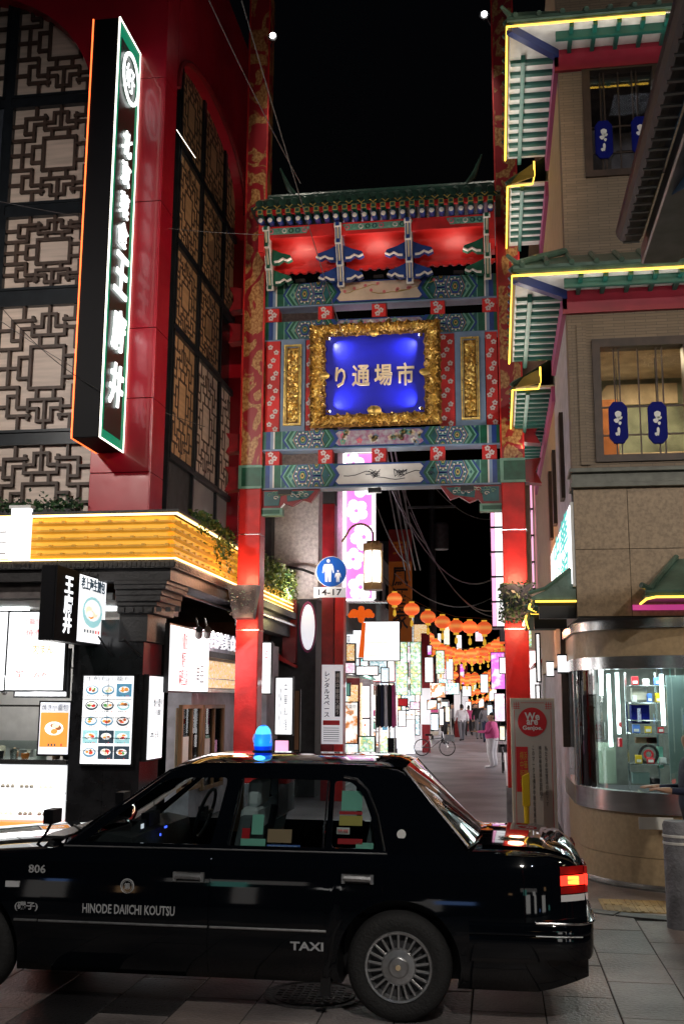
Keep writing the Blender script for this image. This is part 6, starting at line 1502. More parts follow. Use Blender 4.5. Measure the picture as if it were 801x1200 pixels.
# kerb ring, tactile paving
kr=thing('kerb',None,None,(SHX,SHY,0),kind='structure'); rk=SHR+1.32
n=9
for k in range(n):
    a0=PI*.98+ (PI/2)*k/n*1.0; a1=PI*.98+(PI/2)*(k+1)/n-.006; b=MB('kerb'); pts=[]
    P=[(SHX+rk*math.cos(a),SHY+rk*math.sin(a)) for a in (a0,(a0+a1)/2,a1)]+[(SHX+(rk+.17)*math.cos(a),SHY+(rk+.17)*math.sin(a)) for a in (a1,(a0+a1)/2,a0)]
    b.prism([(x,y,-.01) for x,y in P],(0,0,.022)); b.build('kerb_stone',kr,bevel=.003)
for k in range(5):
    x=SHX-.08+k*.62; b=MB('kerb'); b.box(x,x+.612,SHY-rk-.17,SHY-rk,-.01,.012); b.build('kerb_stone',kr,bevel=.003)
b=MB('paver_brown'); r_=rk-.004
b.v=[(SHX,SHY,.002)]+[(SHX+r_*math.cos(a),SHY+r_*math.sin(a),.002) for a in [PI*.98+PI/2*k/20 for k in range(21)]]+[(6,SHY-r_,.002),(6,SHY,.002)]
b.f=[[0]+list(range(1,24))]; b.m=[0]; ap=b.build('apron_paving',kr)
a=onZ(700,1048,0); c=onZ(785,1072,0)
y0,y1=c.y,a.y
for k in range(7):
    for j in range(2):
        x0=onZ(703,1060,0).x+k*.302; yy=y0+.02+j*.302
        b=MB('tactile'); b.box(x0,x0+.298,yy,yy+.298,.0021,.010)
        for q in range(4): b.box(x0+.03+q*.07,x0+.058+q*.07,yy+.015,yy+.283,.010,.015)
        b.build('tactile_paver',kr)
# bollard and the person by it
p=onZ(793,1087,0)
t=thing('bollard','weathered grey concrete bollard with pale painted rings at the right edge','bollard',(p.x+.04,p.y,0))
b=MB('concrete_post'); zt=onY(795,962,p.y).z; b.lathe((p.x+.04,p.y,0),[(.125,0),(.125,zt-.03),(.11,zt),(.0,zt)],24); b.build('post',t,smooth=True)
b=MB('white_paint'); 
for z in (zt-.12,zt-.18): b.lathe((p.x+.04,p.y,z),[(.124,-.012),(.130,-.009),(.130,.009),(.124,.012)],24)
b.build('rings',t,stuff=True)
# near gutter and awning at the upper right (building on this side of the crossing)
ga=onY(738,292,6.2); gb=onY(778,0,4.6)
t=thing('neighbour_awning','dark grey gutter and awning edge of a nearer building cutting across the top right corner','awning',ga)
X=ga.x; zg=ga.z
b=MB(['grey_metal','black_metal']); 
r1=.085
pth=[(X+r1*math.cos(w),zg+.12+r1*math.sin(w)) for w in [PI+PI*k/8 for k in range(9)]]
yb0=2.5
b=MB('black_metal'); b.prism([(x,ga.y,z) for x,z in pth]+[(X+r1-.015,ga.y,zg+.12),(X-r1+.015,ga.y,zg+.12)],(0,yb0-ga.y,0)); b.build('gutter',t)
b=MB('grey_metal')
for k in range(34): y=ga.y-.06-k*.1; b.box(X-.05,X+.05,y,y+.02,zg+.02,zg+.026)
b.build('leaf_guard',t,stuff=True)
b=MB('grey_metal'); b.box(X+.09,X+.32,yb0,ga.y+.2,zg-.02,zg+.10); b.box(X+.10,X+.16,ga.y+.2,ga.y+.25,zg-.50,zg+.10) if 0 else None; b.build('edge_beam',t,bevel=.01)
b=MB('grey_metal'); b.prism([(X+.32,yb0,zg+.0),(X+2.5,yb0,zg+.5),(X+2.5,ga.y+.2,zg+.5),(X+.32,ga.y+.2,zg+.0)],(0,0,.05)); b.build('roof_sheet',t)
t=thing('blue_awning','pale blue fabric awning corner hanging at the right edge under the gutter','awning',(X+.6,5.4,zg-.3))
p1=onY(780,232,5.6); p2=onY(806,150,5.6); p3=onY(812,215,5.0)
b=MB('awning_blue'); b.prism([p1,p2,(p2.x+.6,5.6,p2.z+.1),(p2.x+.6,4.6,p1.z+.1),(p3.x,p3.y,p3.z)],(0,.01,.02)); b.build('fabric',t)

# ================================================================== PEOPLE
def person(label,loc,h,rz_,top,bottom,pose='stand',hairc='hair',hands=False,shoes='black_cloth',group=None,long_hair=False,lod=1,wide=1.22):
    """continuous body grown with a skin modifier; faces coloured as clothing by height and side"""
    t=thing('person',label,'person',loc,group); s=h/1.70
    V=[];E_=[];R=[]
    bulk=1.45 if lod>1 else 1.35
    def add(p,r,par=None):
        V.append(Vector(p)*s); R.append((r*s*(bulk if r>.036 else 1.1),)*2 if not isinstance(r,tuple) else (r[0]*s*(bulk if r[0]>.1 else 1.15),r[1]*s*(bulk if r[0]>.1 else 1.15))); 
        if par is not None: E_.append((par,len(V)-1))
        return len(V)-1
    st=.10 if pose!='walk' else .16; w=.5 if pose=='walk' else 0
    pel=add((0,0,.94),(.155,.11)); ab=add((0,.0,1.10),(.13,.10),pel); ch=add((0,.0,1.30),(.165,.115),ab); nk=add((0,-.005,1.44),(.06,.06),ch); hd0=add((0,-.012,1.53),(.065,.07),nk); hd=add((0,-.015,1.60),(.078,.095),hd0); hd1=add((0,-.01,1.66),(.06,.07),hd)
    for sx in (-1,1):
        d=sx*w*.35
        hip=add((sx*.09,0,.88),(.09,.09),pel); kn=add((sx*.095,-.02+d*.5 ,.49),(.062,.062),hip); an=add((sx*.10,.03+d,.09),(.042,.042),kn); add((sx*.10,-.03+d,.05),(.042,.038),an); add((sx*.11,-.14+d,.035),(.036,.028),len(V)-1)
        sh_=add((sx*.17,0,1.38),(.062,.062),ch)
        if pose=='carry': el=add((sx*.23,-.02,1.12),(.043,.043),sh_); wr=add((sx*.16,-.24,1.12),(.03,.03),el); hn=add((sx*.14,-.32,1.13),(.03,.018),wr)
        elif pose=='reach' and sx<0: el=add((sx*.26,-.10,1.14),(.045,.045),sh_); wr=add((sx*.40,-.24,1.04),(.03,.03),el); hn=add((sx*.45,-.30,1.02),(.03,.018),wr)
        else: el=add((sx*.235,.02-d*.3,1.12),(.043,.043),sh_); wr=add((sx*.25,-.06-d*.5,.88),(.03,.03),el); hn=add((sx*.25,-.08-d*.5,.80),(.032,.018),wr)
        if hands:
            o=V[hn]/s; dr=(V[hn]-V[wr]).normalized(); sd2=dr.cross(Vector((0,0,1)) if abs(dr.z)<.8 else Vector((0,1,0))).normalized()
            for k in range(4):
                a=o+sd2*(k-1.5)*.019; f1=add(tuple(a+dr*.045),.0095,hn); f2=add(tuple(a+dr*(.075+.008*(k in (1,2)))+Vector((0,0,-.008))),.008,f1); add(tuple(a+dr*(.095+.008*(k in (1,2)))+Vector((0,0,-.022))),.007,f2)
            f1=add(tuple(o-sd2*.04+dr*.0),.011,hn); add(tuple(o-sd2*.055+dr*.035),.008,f1)
    me=bpy.data.meshes.new('body'); me.from_pydata([tuple(v) for v in V],E_,[]); o=bpy.data.objects.new('body',me); COL.objects.link(o)
    o.modifiers.new('s','SKIN'); lay=me.skin_vertices[0].data
    for k,r in enumerate(R): lay[k].radius=r if isinstance(r,tuple) else (r,r)
    lay[0].use_root=True; o.modifiers.new('u','SUBSURF').levels=lod
    nm=eval_mesh(o); bpy.data.objects.remove(o); nm.name='body'; nm.transform(Matrix.Diagonal((wide,wide,1,1)))
    for m in (top,bottom,'skin',shoes): nm.materials.append(M[m])
    for p in nm.polygons:
        z=p.center.z/s; x=abs(p.center.x/s/wide); y=p.center.y/s/wide
        k=0
        if z<.93: k=1
        if z<.07: k=3
        if z>1.45: k=2
        if x>.21 and z<.90: k=2
        if pose=='carry' and y<-.26: k=2
        if pose=='reach' and p.center.x/s<-.33: k=2
        p.material_index=k
    nm.shade_smooth(); bo=bpy.data.objects.new('body',nm); COL.objects.link(bo); bo.parent=t
    b=MB(hairc); b.grid(lambda u,v:(.092*s*math.cos(2*PI*u)*math.sin(PI*v*.62+.001),( .006+.108*math.sin(2*PI*u)*math.sin(PI*v*.62+.001)+.018*v)*s,(1.615+.118*math.cos(PI*v*.62) - (.05*v*(1 if math.sin(2*PI*u)>-.2 else -.6)) - (.16*v*v if long_hair and math.sin(2*PI*u)>-.3 else 0))*s),14,8)
    b.v=[(x+loc[0],y+loc[1],z+loc[2]) for x,y,z in b.v]; b.build('hair',t,smooth=True,fixn=False)
    if lod>1:
        b=MB(['ink','white_cloth'])
        for sx in (-1,1): b.lathe((loc[0]+sx*.032*s,loc[1]-.098*s,loc[2]+1.60*s),[(.001,-.006),(.011,-.003),(.012,.004)],8,'y')
        b.build('eyes',t,stuff=True); b=MB('skin'); b.lathe((loc[0],loc[1]-.100*s,loc[2]+1.565*s),[(.006,.035),(.016,-.002),(.002,-.016)],8,'z'); b.build('nose',t,smooth=True)
    t.rotation_euler=(0,0,rz_); return t
p=onZ(577,900,0); wm=person('woman in a pink blouse and white trousers standing in the street by the right column',(p.x,p.y,0),1.52,math.radians(-110),'pink_shirt','white_cloth','carry',hands=True,shoes='white_cloth',lod=2,wide=1.5)
p=onZ(530,863,0); person('man in a grey shirt and dark trousers standing before the left-hand shops',(p.x,p.y,0),1.68,math.radians(25),'grey_cloth','black_cloth')
cr=random.Random(5); places=['leftmost of the dark crowd far down the street','second from the left in the far crowd, taller','in the far crowd, just left of its middle','in the middle of the far crowd, facing this way','behind the middle of the far crowd','right of the middle of the far crowd','short one in the right half of the far crowd','in front at the right of the far crowd','tall one near the right end of the far crowd','rightmost of the dark crowd far down the street','at the back left of the far crowd']
for k in range(11):
    p=onZ(551+k*3.1+cr.uniform(-1,1),858+cr.uniform(-4,1),0); person('dark-clothed walker '+places[k],(p.x,p.y,0),cr.uniform(1.58,1.80),cr.uniform(-.5,.5)+(PI if k%2 else 0),cr.choice(['black_cloth','navy','black_cloth']),'black_cloth',cr.choice(['walk','stand']),group='people walking far down the market street',lod=1)
for (px,py,hh_,cl,bt,ang,lab) in ((541,868,1.66,'white_cloth','grey_cloth',200,'walker in a white top beside the third red pole'),(520,872,1.6,'navy','black_cloth',60,'person in navy looking at the left shop fronts'),(561,866,1.72,'black_cloth','grey_cloth',10,'dark-dressed walker in mid street coming this way'),(549,862,1.58,'pink_shirt','black_cloth',170,'small figure in a rose top walking away'),(570,870,1.7,'grey_cloth','navy',185,'person in grey walking away at the right of the street')):
    p=onZ(px,py,0); person(lab,(p.x,p.y,0),hh_,math.radians(ang),cl,bt,'walk' if px>540 else 'stand')
p=onY(820,960,10.35); person('person in a navy top at the right edge behind the bollard, forearm forward',(p.x,10.45,.012),1.62,math.radians(-82),'navy','black_cloth','carry',hands=True,lod=2)

# ================================================================== STREET FURNITURE AND SHOPS BEYOND THE GATE
# welcome board by the right column
BYY=14.4
a=onY(597,818,BYY); c=onY(649,820,BYY); zb=onY(620,975,BYY).z
t=thing('welcome_board','tall white notice board with round red emblem, dark writing and red poster','notice board',((a.x+c.x)/2,BYY,0))
bw0,bw1,bz1=a.x,c.x,a.z
b=MB('cream'); b.box(bw0,bw1,BYY,BYY+.14,zb,bz1); b.box(bw0+.03,bw0+.10,BYY+.03,BYY+.10,0,zb); b.box(bw1-.10,bw1-.03,BYY+.03,BYY+.10,0,zb); b.build('board',t,bevel=.006)
mat('board_face',(.52,.47,.43),.4); mat('emblem_red',(.62,.02,.03),.6); mat('gold_ink',(.6,.35,.05),.5)
b=MB('board_face'); b.box(bw0+.02,bw1-.02,BYY-.004,BYY,zb+.02,bz1-.03); b.build('board_face',t)
b=MB('emblem_red')
for (x0,x1,z0,z1) in ((bw0+.05,bw0+.056,zb+.06,bz1-.16),(bw1-.056,bw1-.05,zb+.06,bz1-.16),(bw0+.14,bw1-.14,bz1-.065,bz1-.059)): b.box(x0,x1,BYY-.007,BYY-.004,z0,z1)
for sx,xc in ((1,bw0+.05),(-1,bw1-.05)):
    for k in range(3): 
        b.box(xc+sx*.03*k-.003,xc+sx*.03*k+.003,BYY-.007,BYY-.004,bz1-.14,bz1-.05); b.box(min(xc-.01*sx,xc+sx*.08),max(xc-.01*sx,xc+sx*.08),BYY-.008,BYY-.0075,bz1-.14+k*.03-.003,bz1-.14+k*.03+.003)
b.build('red_border',t,stuff=True)
ec=onY(623,846,BYY); b=MB('emblem_red'); b.lathe((ec.x,BYY-.012,ec.z),[(.19,0),(.19,.008)],36,'y'); em=b.build('round_emblem',t)
for s_,dz,w,h_ in (('We',.075,.20,.10),('are',-.005,.15,.07),('Genjoe.',-.085,.26,.075)): text(s_,.1,'letter_white',frontM((ec.x,BYY-.014,ec.z+dz)),'lettering',em,ext=.002,bold=.003,fit=(w,h_))
a=onY(604,875,BYY); c=onY(619,928,BYY); b=MB('emblem_red'); b.box(a.x,c.x,BYY-.009,BYY-.005,c.z,a.z); rp=b.build('red_poster',t); text('横浜\n中華\n街開\n発会',.06,'gold_ink',frontM(((a.x+c.x)/2+.02,BYY-.011,(a.z+c.z)/2)),'lettering',rp,ext=.001,fit=(.10,.46))
for px,ln,y0,y1 in ((624,'このマークは横浜中華街発展会',874,965),(632,'横浜中華街発展会協同組合',874,938),(639,'私たちの加盟店の証です',874,945)):
    a=onY(px,y0,BYY); c=onY(px,y1,BYY); text('\n'.join(ln),.06,'ink',frontM((a.x,BYY-.006,(a.z+c.z)/2)),'lettering',t,ext=.001,fit=(.038,a.z-c.z))
p=onY(620,890,BYY-.25); t=thing('traffic_wand','yellow and red plastic barrier post standing in front of the welcome board','traffic post',(p.x-.02,BYY-.3,0))
a=onY(614,905,BYY-.3); c=onY(614,945,BYY-.3); e_=onY(614,966,BYY-.3); x=onY(616,930,BYY-.3).x
b=MB('yellow_plastic'); b.prism([(x-.05,BYY-.3,c.z),(x+.05,BYY-.3,c.z),(x+.05,BYY-.3,a.z-.0),(x-.05,BYY-.3,a.z-.05)],(0,.05,0)); b.build('post_head',t,bevel=.008)
b=MB('yellow_plastic'); b.lathe((x,BYY-.27,0),[(.035,e_.z),(.035,c.z)],10); b.build('neck',t); b=MB('red_plastic'); b.lathe((x,BYY-.27,0),[(.16,0),(.16,.04),(.08,.05),(.045,.3),(.04,e_.z)],12); b.build('cone_base',t,smooth=True)
# red pole with pedestrian sign, plate, posters and street lantern
PYp=20.0
a=onY(376,800,PYp); c=onY(402,800,PYp); px0,px1=a.x,c.x; pm=(px0+px1)/2
pole=thing('street_column','dark red square street column with posters, left side just past the gate','column',(pm,PYp,0))
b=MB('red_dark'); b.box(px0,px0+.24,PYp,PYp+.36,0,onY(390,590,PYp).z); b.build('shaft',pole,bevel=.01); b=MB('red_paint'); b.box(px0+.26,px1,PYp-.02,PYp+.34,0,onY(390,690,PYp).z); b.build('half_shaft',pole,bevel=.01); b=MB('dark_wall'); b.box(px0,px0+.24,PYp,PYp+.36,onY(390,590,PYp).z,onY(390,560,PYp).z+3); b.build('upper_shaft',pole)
a=onY(378,779,PYp-.03); c=onY(398,872,PYp-.03)
t=thing('pole_poster','white vertical poster with black Japanese writing on the dark red street column','poster',((a.x+c.x)/2,PYp-.03,c.z)); b=MB('sign_dim'); M['paper_lit']=mat('paper_lit',(.75,.75,.75),.5,emit=(.9,.9,1),es=.35)
b=MB('paper_lit'); b.box(px0+.02,px1+.0,PYp-.035,PYp-.025,c.z,a.z); b.build('sheet',t)
x=px0+.12; text('レ\nン\nタ\nル\nス\nペ\nー\nス',.1,'ink',frontM((x,PYp-.037,a.z-.56)),'lettering',t,ext=.001,bold=.002,fit=(.11,.86))
b=MB('ink'); x=px1-.10; b.box(x-.055,x+.045,PYp-.038,PYp-.036,a.z-.98,a.z-.12); nb=b.build('black_strip',t); text('横\n浜\n中\n華\n街\n大\n通\nり',.1,'letter_white',frontM((x-.005,PYp-.040,a.z-.55)),'lettering',nb,ext=.001,fit=(.07,.78))
b=MB('red_plastic'); b.box(px0+.05,px1-.06,PYp-.038,PYp-.036,a.z-1.14,a.z-1.05); b.build('red_label',t)
b=MB('grey_metal'); 
for k in range(7): b.box(px0+.06,px1-.07,PYp-.038,PYp-.036,a.z-1.2-k*.04,a.z-1.188-k*.04)
b.build('small_print',t,stuff=True)
SYp=PYp-.35; a=onY(388,670,SYp); t=thing('pedestrian_sign','round blue pedestrian sign showing adult and child, numbered plate below','road sign',(a.x,SYp,0)); R_=.30
b=MB('white_paint'); b.lathe((a.x,SYp,a.z),[(R_,-.0),(R_,.012)],40,'y'); dd=b.build('disc_rim',t); b=MB('sign_blue'); b.lathe((a.x,SYp-.003,a.z),[(R_-.012,0),(R_-.012,.003)],40,'y'); b.build('disc',t)
mat('sign_figure',(.8,.8,.85),.5,emit=(.8,.85,1),es=.18)
def fig(cx_,cz_,s,m='sign_figure'):
    b=MB(m); y=SYp-.004
    b.prism([(cx_+.032*s*math.cos(w),y,cz_+.19*s+.036*s*math.sin(w)) for w in [2*PI*k/14 for k in range(14)]],(0,-.003,0))
    b.prism([(cx_+x*s,y,cz_+z*s) for x,z in ((-.075,.13),(.075,.13),(.10,.08),(.115,-.04),(.09,-.045),(.075,.04),(.06,-.03),(.055,-.215),(.012,-.215),(.0,-.05),(-.012,-.215),(-.055,-.215),(-.06,-.03),(-.075,.04),(-.09,-.045),(-.115,-.04),(-.10,.08))],(0,-.003,0)); return b.build('pictogram',t)
fig(a.x-.06,a.z+.02,1.0); fig(a.x+.13,a.z-.09,.52)
c=onY(387,694,SYp); b=MB('paper_lit'); b.box(c.x-.32,c.x+.30,SYp,SYp+.01,c.z-.10,c.z+.10); pl=b.build('number_plate',t,bevel=.004); text('14-17',.2,'ink',frontM((c.x-.01,SYp-.003,c.z)),'lettering',pl,ext=.001,bold=.004,fit=(.46,.125))
b=MB('steel'); b.box(a.x-.02,px1,SYp+.013,SYp+.05,a.z-.03,a.z+.03); b.box(px0+.08,px0+.14,SYp+.05,PYp,a.z-.03,a.z+.03); b.build('bracket',t); 
# hexagonal street lantern on a curved arm
lc=onY(437,665,PYp-.1); t=thing('street_lantern','square bronze street lantern with white panes hanging from a curved arm','street lamp',lc)
hw=.185; hh=.30
mat('bronze',(.20,.12,.055),.45,metal=.4); M['pane_white']=glow('pane_white',(1,1,.94),2.6)
b=MB('bronze'); cx_,cy_=lc.x,PYp-.1
def hexp(r,z): return [(cx_+r*math.cos(w)*1.0,cy_+r*math.sin(w),z) for w in [PI/2+PI/2*k+PI/4*0 for k in range(4)]]
def hexring(r): return [(cx_+r*math.cos(w),cy_+r*math.sin(w)) for w in [PI/6*0+PI/3*k+PI/2 for k in range(6)]]
b.prism([(x,y,lc.z-hh-.14) for x,y in hexring(.205)],(0,0,.14)); b.build('lantern_base',t); b=MB('bronze'); b.prism([(x,y,lc.z+hh+.02) for x,y in hexring(.21)],(0,0,.14))
b.prism([(x,y,lc.z+hh+.161) for x,y in hexring(.14)],(0,0,.05)); b.build('lantern_frame',t)
for x,y in hexring(.19): b=MB('bronze'); b.box(x-.010,x+.010,y-.010,y+.010,lc.z-hh,lc.z+hh+.019); b.build('lantern_bar',t)
hr=hexring(.18)
for k in range(6): (x0,y0),(x1,y1)=hr[k],hr[(k+1)%6]; b=MB('pane_white'); b.face([(x0,y0,lc.z-hh),(x1,y1,lc.z-hh),(x1,y1,lc.z+hh),(x0,y0,lc.z+hh)]); b.build('pane',t,fixn=False)
b=MB('bronze'); pts=[(px1-.05,PYp+.1,lc.z+.55)]+[(px1+.05+(cx_-px1-.05)*(1-math.cos(w))/1.0*.5*1.0,PYp-.0,lc.z+.60+.28*math.sin(w)) for w in [PI*k/10 for k in range(1,10)]]+[(cx_,cy_,lc.z+hh+.2)]
b.tube(pts,.022,8); b.build('curved_arm',t,smooth=True); light('POINT','lantern_light',(cx_,cy_-.3,lc.z),25,(1,.95,.85),.15,parent=t)
# ---- building blocks along the left side
def block(label,x0,x1,y0,y1,z1,m,name='shop_building',z0=0):
    t=thing(name,label,'building',((x0+x1)/2,y0,0)); b=MB(m); b.box(x0,x1,y0,y1,z0,z1); b.build('wall',t); return t
# rough plaster building
pa=onY(330,640,20.6); pc=onY(373,640,20.6)
bl=block('rough pale plaster building behind the left gate column, tall blank front',pa.x-2.2,pc.x,20.6,25.0,10.6,'plaster',z0=onY(350,702,20.6).z)
b=MB('dark_wall'); b.box(pa.x-2.5,pa.x-.15,20.3,20.59,4.2,10.8); b.box(pa.x-2.5,pc.x-.04,20.62,25,0,onY(350,702,20.6).z-.01); b.build('dark_recess',bl)
light('SPOT','wall_wash',(pc.x-.3,19.2,3.6),260,(1,.93,.92),.2,aim=(pc.x-.4,20.7,6.2),spot=120,blend=1,parent=bl)
b=MB('black_metal'); q=onY(355,668,20.5); b.tube([(q.x-.35,20.58,q.z+.08),(q.x,20.4,q.z),(q.x+.25,20.35,q.z-.1)],.03,6); b.build('wall_bracket',bl)
b=MB('red_dark'); b.box(onY(330,800,20.45).x,onY(346,800,20.45).x,20.45,20.58,2.6,onY(350,702,20.6).z-.02); b.build('mauve_pier',bl)
# ledge with planting and lit cornice
X=-4.0; y0,y1=16.9,20.3; zt=onY(330,672,18.5).z
t=thing('shop_awning','lit cornice with dark awning over the shop between gate column and plaster building','awning',(X,18.5,2.8))
z1=onX(330,690,X).z
zc=lambda py: onX(327,py,X).z
b=MB('gold_louver'); b.box(X-.3,X,y0,y1,zc(712),zc(692)); b.build('lit_cornice',t); b=MB('led_warm')
for k in range(3): b.box(X,X+.012,y0,y1,zc(712)+.02+k*.075,zc(712)+.035+k*.075)
b.build('light_strips',t,stuff=True); b=MB('black_wood'); b.box(X-.4,X+.08,y0,y1,zc(720),zc(712)-.002); b.box(X-.3,X-.05,y0,y1,zc(742),zc(720)-.002); b.build('dark_cornice',t)
b=MB('steel'); b.tube([(X+.05,y0,zc(728)),(X+.05,y1,zc(728))],.03,8); b.build('rolled_shutter',t)
light('AREA','hedge_light',(X+.5,18.6,zc(692)-.5),20,(1,.85,.4),.5,aim=(X-.2,18.6,zc(692)+.3))
plantbox('yellow-green hedge on the ledge between the gate column and the plaster building',lambda r:(X-.15+r.uniform(-.18,.26),r.uniform(y0,y1),zc(692)+r.uniform(-.12,.5)),4200,['leaf_yellow','leaf_yellow','leaf'],.07,21,(X-.35,X-.02,y0,y1,zc(692)+.002,zc(692)+.05),(X-.2,18.5,zc(692)))
b=MB('wall_violet'); b.box(-5.2,-4.25,19.2,20.2,0,2.9); b.build('shop_wall',bl)
# signs on the left side (camera facing light boxes), near to far
_sc=[0]
def sb(label,px0,py0,px1,py1,Y,m,tx=(),**k):
    if not tx and m in ('sign_white','sign_soft','sign_dim') and 'largest white' not in label:
        m=['print_script','print_cool','print_script','print_warm','print_script','print_rose'][_sc[0]%6]; _sc[0]+=1
    x0,x1,z0,z1=fromp(px0,py0,px1,py1,Y); return lightbox(label,x0,x1,z0,z1,Y,m,tx,name='shop_sign',cat='sign',**k)
sb('white sign with faint pink marks just right of the left gate column',303,752,319,814,18.2,'sign_soft',[('点\n心',.6,.6,.25,.5,'red_plastic')])
sb('tall white menu sign with black column writing, behind the blue roof lamp',323,793,344,862,18.8,'sign_soft',[('本日の定食',.3,.5,.15,.8,'ink'),('中\n華\n料\n理',.6,.5,.2,.8,'ink')])
sb('pink and white square sign box with flower print left of the street column',343,752,377,800,21.5,'print_pink')
t=thing('round_window_light','tall oval white light with pink rim on the mauve pier wall','light',(onY(360,740,20.4).x,20.4,4)); p=onY(361,735,20.4)
b=MB('sign_dim'); b.lathe((p.x,20.36,p.z),[(.14,0),(.14,.04)],30,'y'); o=b.build('lit_oval',t); 
for v in o.data.vertices: v.co.z=(v.co.z-(p.z-4))*3.2+(p.z-4)
b=MB('beam_mauve'); b.tube([(p.x+.16*math.cos(w),20.35,p.z+.49*math.sin(w)) for w in [2*PI*k/24 for k in range(25)]],.02,6); b.build('rim',t)
# dark building with the magenta vertical sign
bl=block('dark tall building carrying the magenta vertical sign',-6.0,onY(402,640,24.3).x,24.3,31,10.0,'dark_wall',z0=3.5)
x0,x1,z0,z1=fromp(404,532,438,702,24.0); t=thing('magenta_sign','tall magenta vertical sign with white blossom print and glowing white edges','sign',((x0+x1)/2,24,z0))
b=MB('white_paint'); b.box(x0,x1,24.0,24.25,z0,z1); b.build('sign_case',t); mat('magenta_face',(.8,.22,.65),.4,emit=(.9,.26,.74),es=.95); b=MB('magenta_face'); b.box(x0+.02,x1-.02,23.985,23.999,z0+.02,z1-.02); b.build('lit_face',t)
for xx in (x0,x1): b=MB('sign_white'); b.box(xx-.04,xx+.04,23.95,23.984,z0,z1); b.build('edge_light',t)
b=MB('sign_white'); b.box(x0,x1,23.94,23.95,z0-.04,z0); b.box(x0,x1,23.94,23.95,z1,z1+.04); b.build('edge_light',t)
r=random.Random(2)
for (u,v,R_) in ((.55,.08,.32),(.30,.27,.28),(.66,.42,.34),(.40,.60,.30),(.62,.78,.33),(.3,.93,.27)):
    x=x0+u*(x1-x0); z=z0+v*(z1-z0); b=MB(['sign_soft','magenta_face'])
    for k in range(5): a=2*PI*k/5+u*5; b.prism([(min(x1-.06,max(x0+.06,x+math.cos(a)*R_*.55+math.cos(w)*R_*.42)),23.984,z+math.sin(a)*R_*.55+math.sin(w)*R_*.42) for w in [2*PI*j/10 for j in range(10)]],(0,-.004-.001*k,0),0)
    b.prism([(x+R_*.14*math.cos(w),23.976,z+R_*.14*math.sin(w)) for w in [2*PI*j/8 for j in range(8)]],(0,-.004,0),1); b.build('blossom_print',t)
b=MB('steel'); b.box(x0+.05,x1+.3,24.05,24.2,z0-.08,z0-.045); b.build('mount',t); light('POINT','magenta_glow',((x0+x1)/2,23.5,(z0+z1)/2),12,(1,.4,.9),.4)
# big white box sign, vertical menus, etc.
lw_=sb('largest white glowing sign box below the street lantern, faint orange marks',425,728,469,775,25.5,'sign_white'); x0,x1,z0,z1=fromp(425,728,469,775,25.5)
b=MB('pic_cream')
for k in range(5): z=z0+.12+k*.16; b.box(x0+.08,x0+.5+.07*(k%3),25.415,25.42,z,z+.03)
b.build('faint_marks',lw_,stuff=True)
sb('white sign with small dark characters left of the hanging orange knot',398,738,427,772,26.2,'sign_soft',[('広東\n料理',.3,.5,.3,.6,'ink')])
sb('nearer green-framed vertical menu sign with pictures',464,752,478,815,29,'print_green',fm='mint',grid=([.2,.4,.6,.8],[]))
sb('further green-framed vertical menu sign with pictures',480,752,494,815,29.1,'print_green',fm='mint',grid=([.2,.4,.6,.8],[]))
sb('poster panel with red figure in the shop entrance',402,822,420,872,23.5,'print_food',[('営業中',.5,.88,.7,.1,'ink')])
sb('wide low menu panel with dish pictures at the shop front',420,862,440,890,23.2,'print_green',grid=([.33,.66],[.5]))
# orange vertical sign
x0,x1,z0,z1=fromp(455,632,482,752,31.5); t=thing('orange_sign','unlit orange vertical sign with black characters hanging over the street','sign',((x0+x1)/2,31.5,z0))
b=MB('red_banner'); b.box(x0,x1,31.5,31.8,z0+.78*(z1-z0),z1+.3); b.build('red_top',t); b=MB('orange_sign'); b.box(x0,x1,31.5,31.8,z0,z0+.779*(z1-z0)); b.build('sign_case',t)
text('鳳\n酒\n家',.6,'ink',frontM(((x0+x1)/2,31.49,z0+.42*(z1-z0))),'lettering',t,ext=.004,bold=.01,fit=(.5,1.9))
b=MB('orange_sign'); text('安',.4,'orange_sign',frontM(((x0+x1)/2,31.49,z0+.92*(z1-z0))),'lettering',t,ext=.004,bold=.01,fit=(.45,.45))
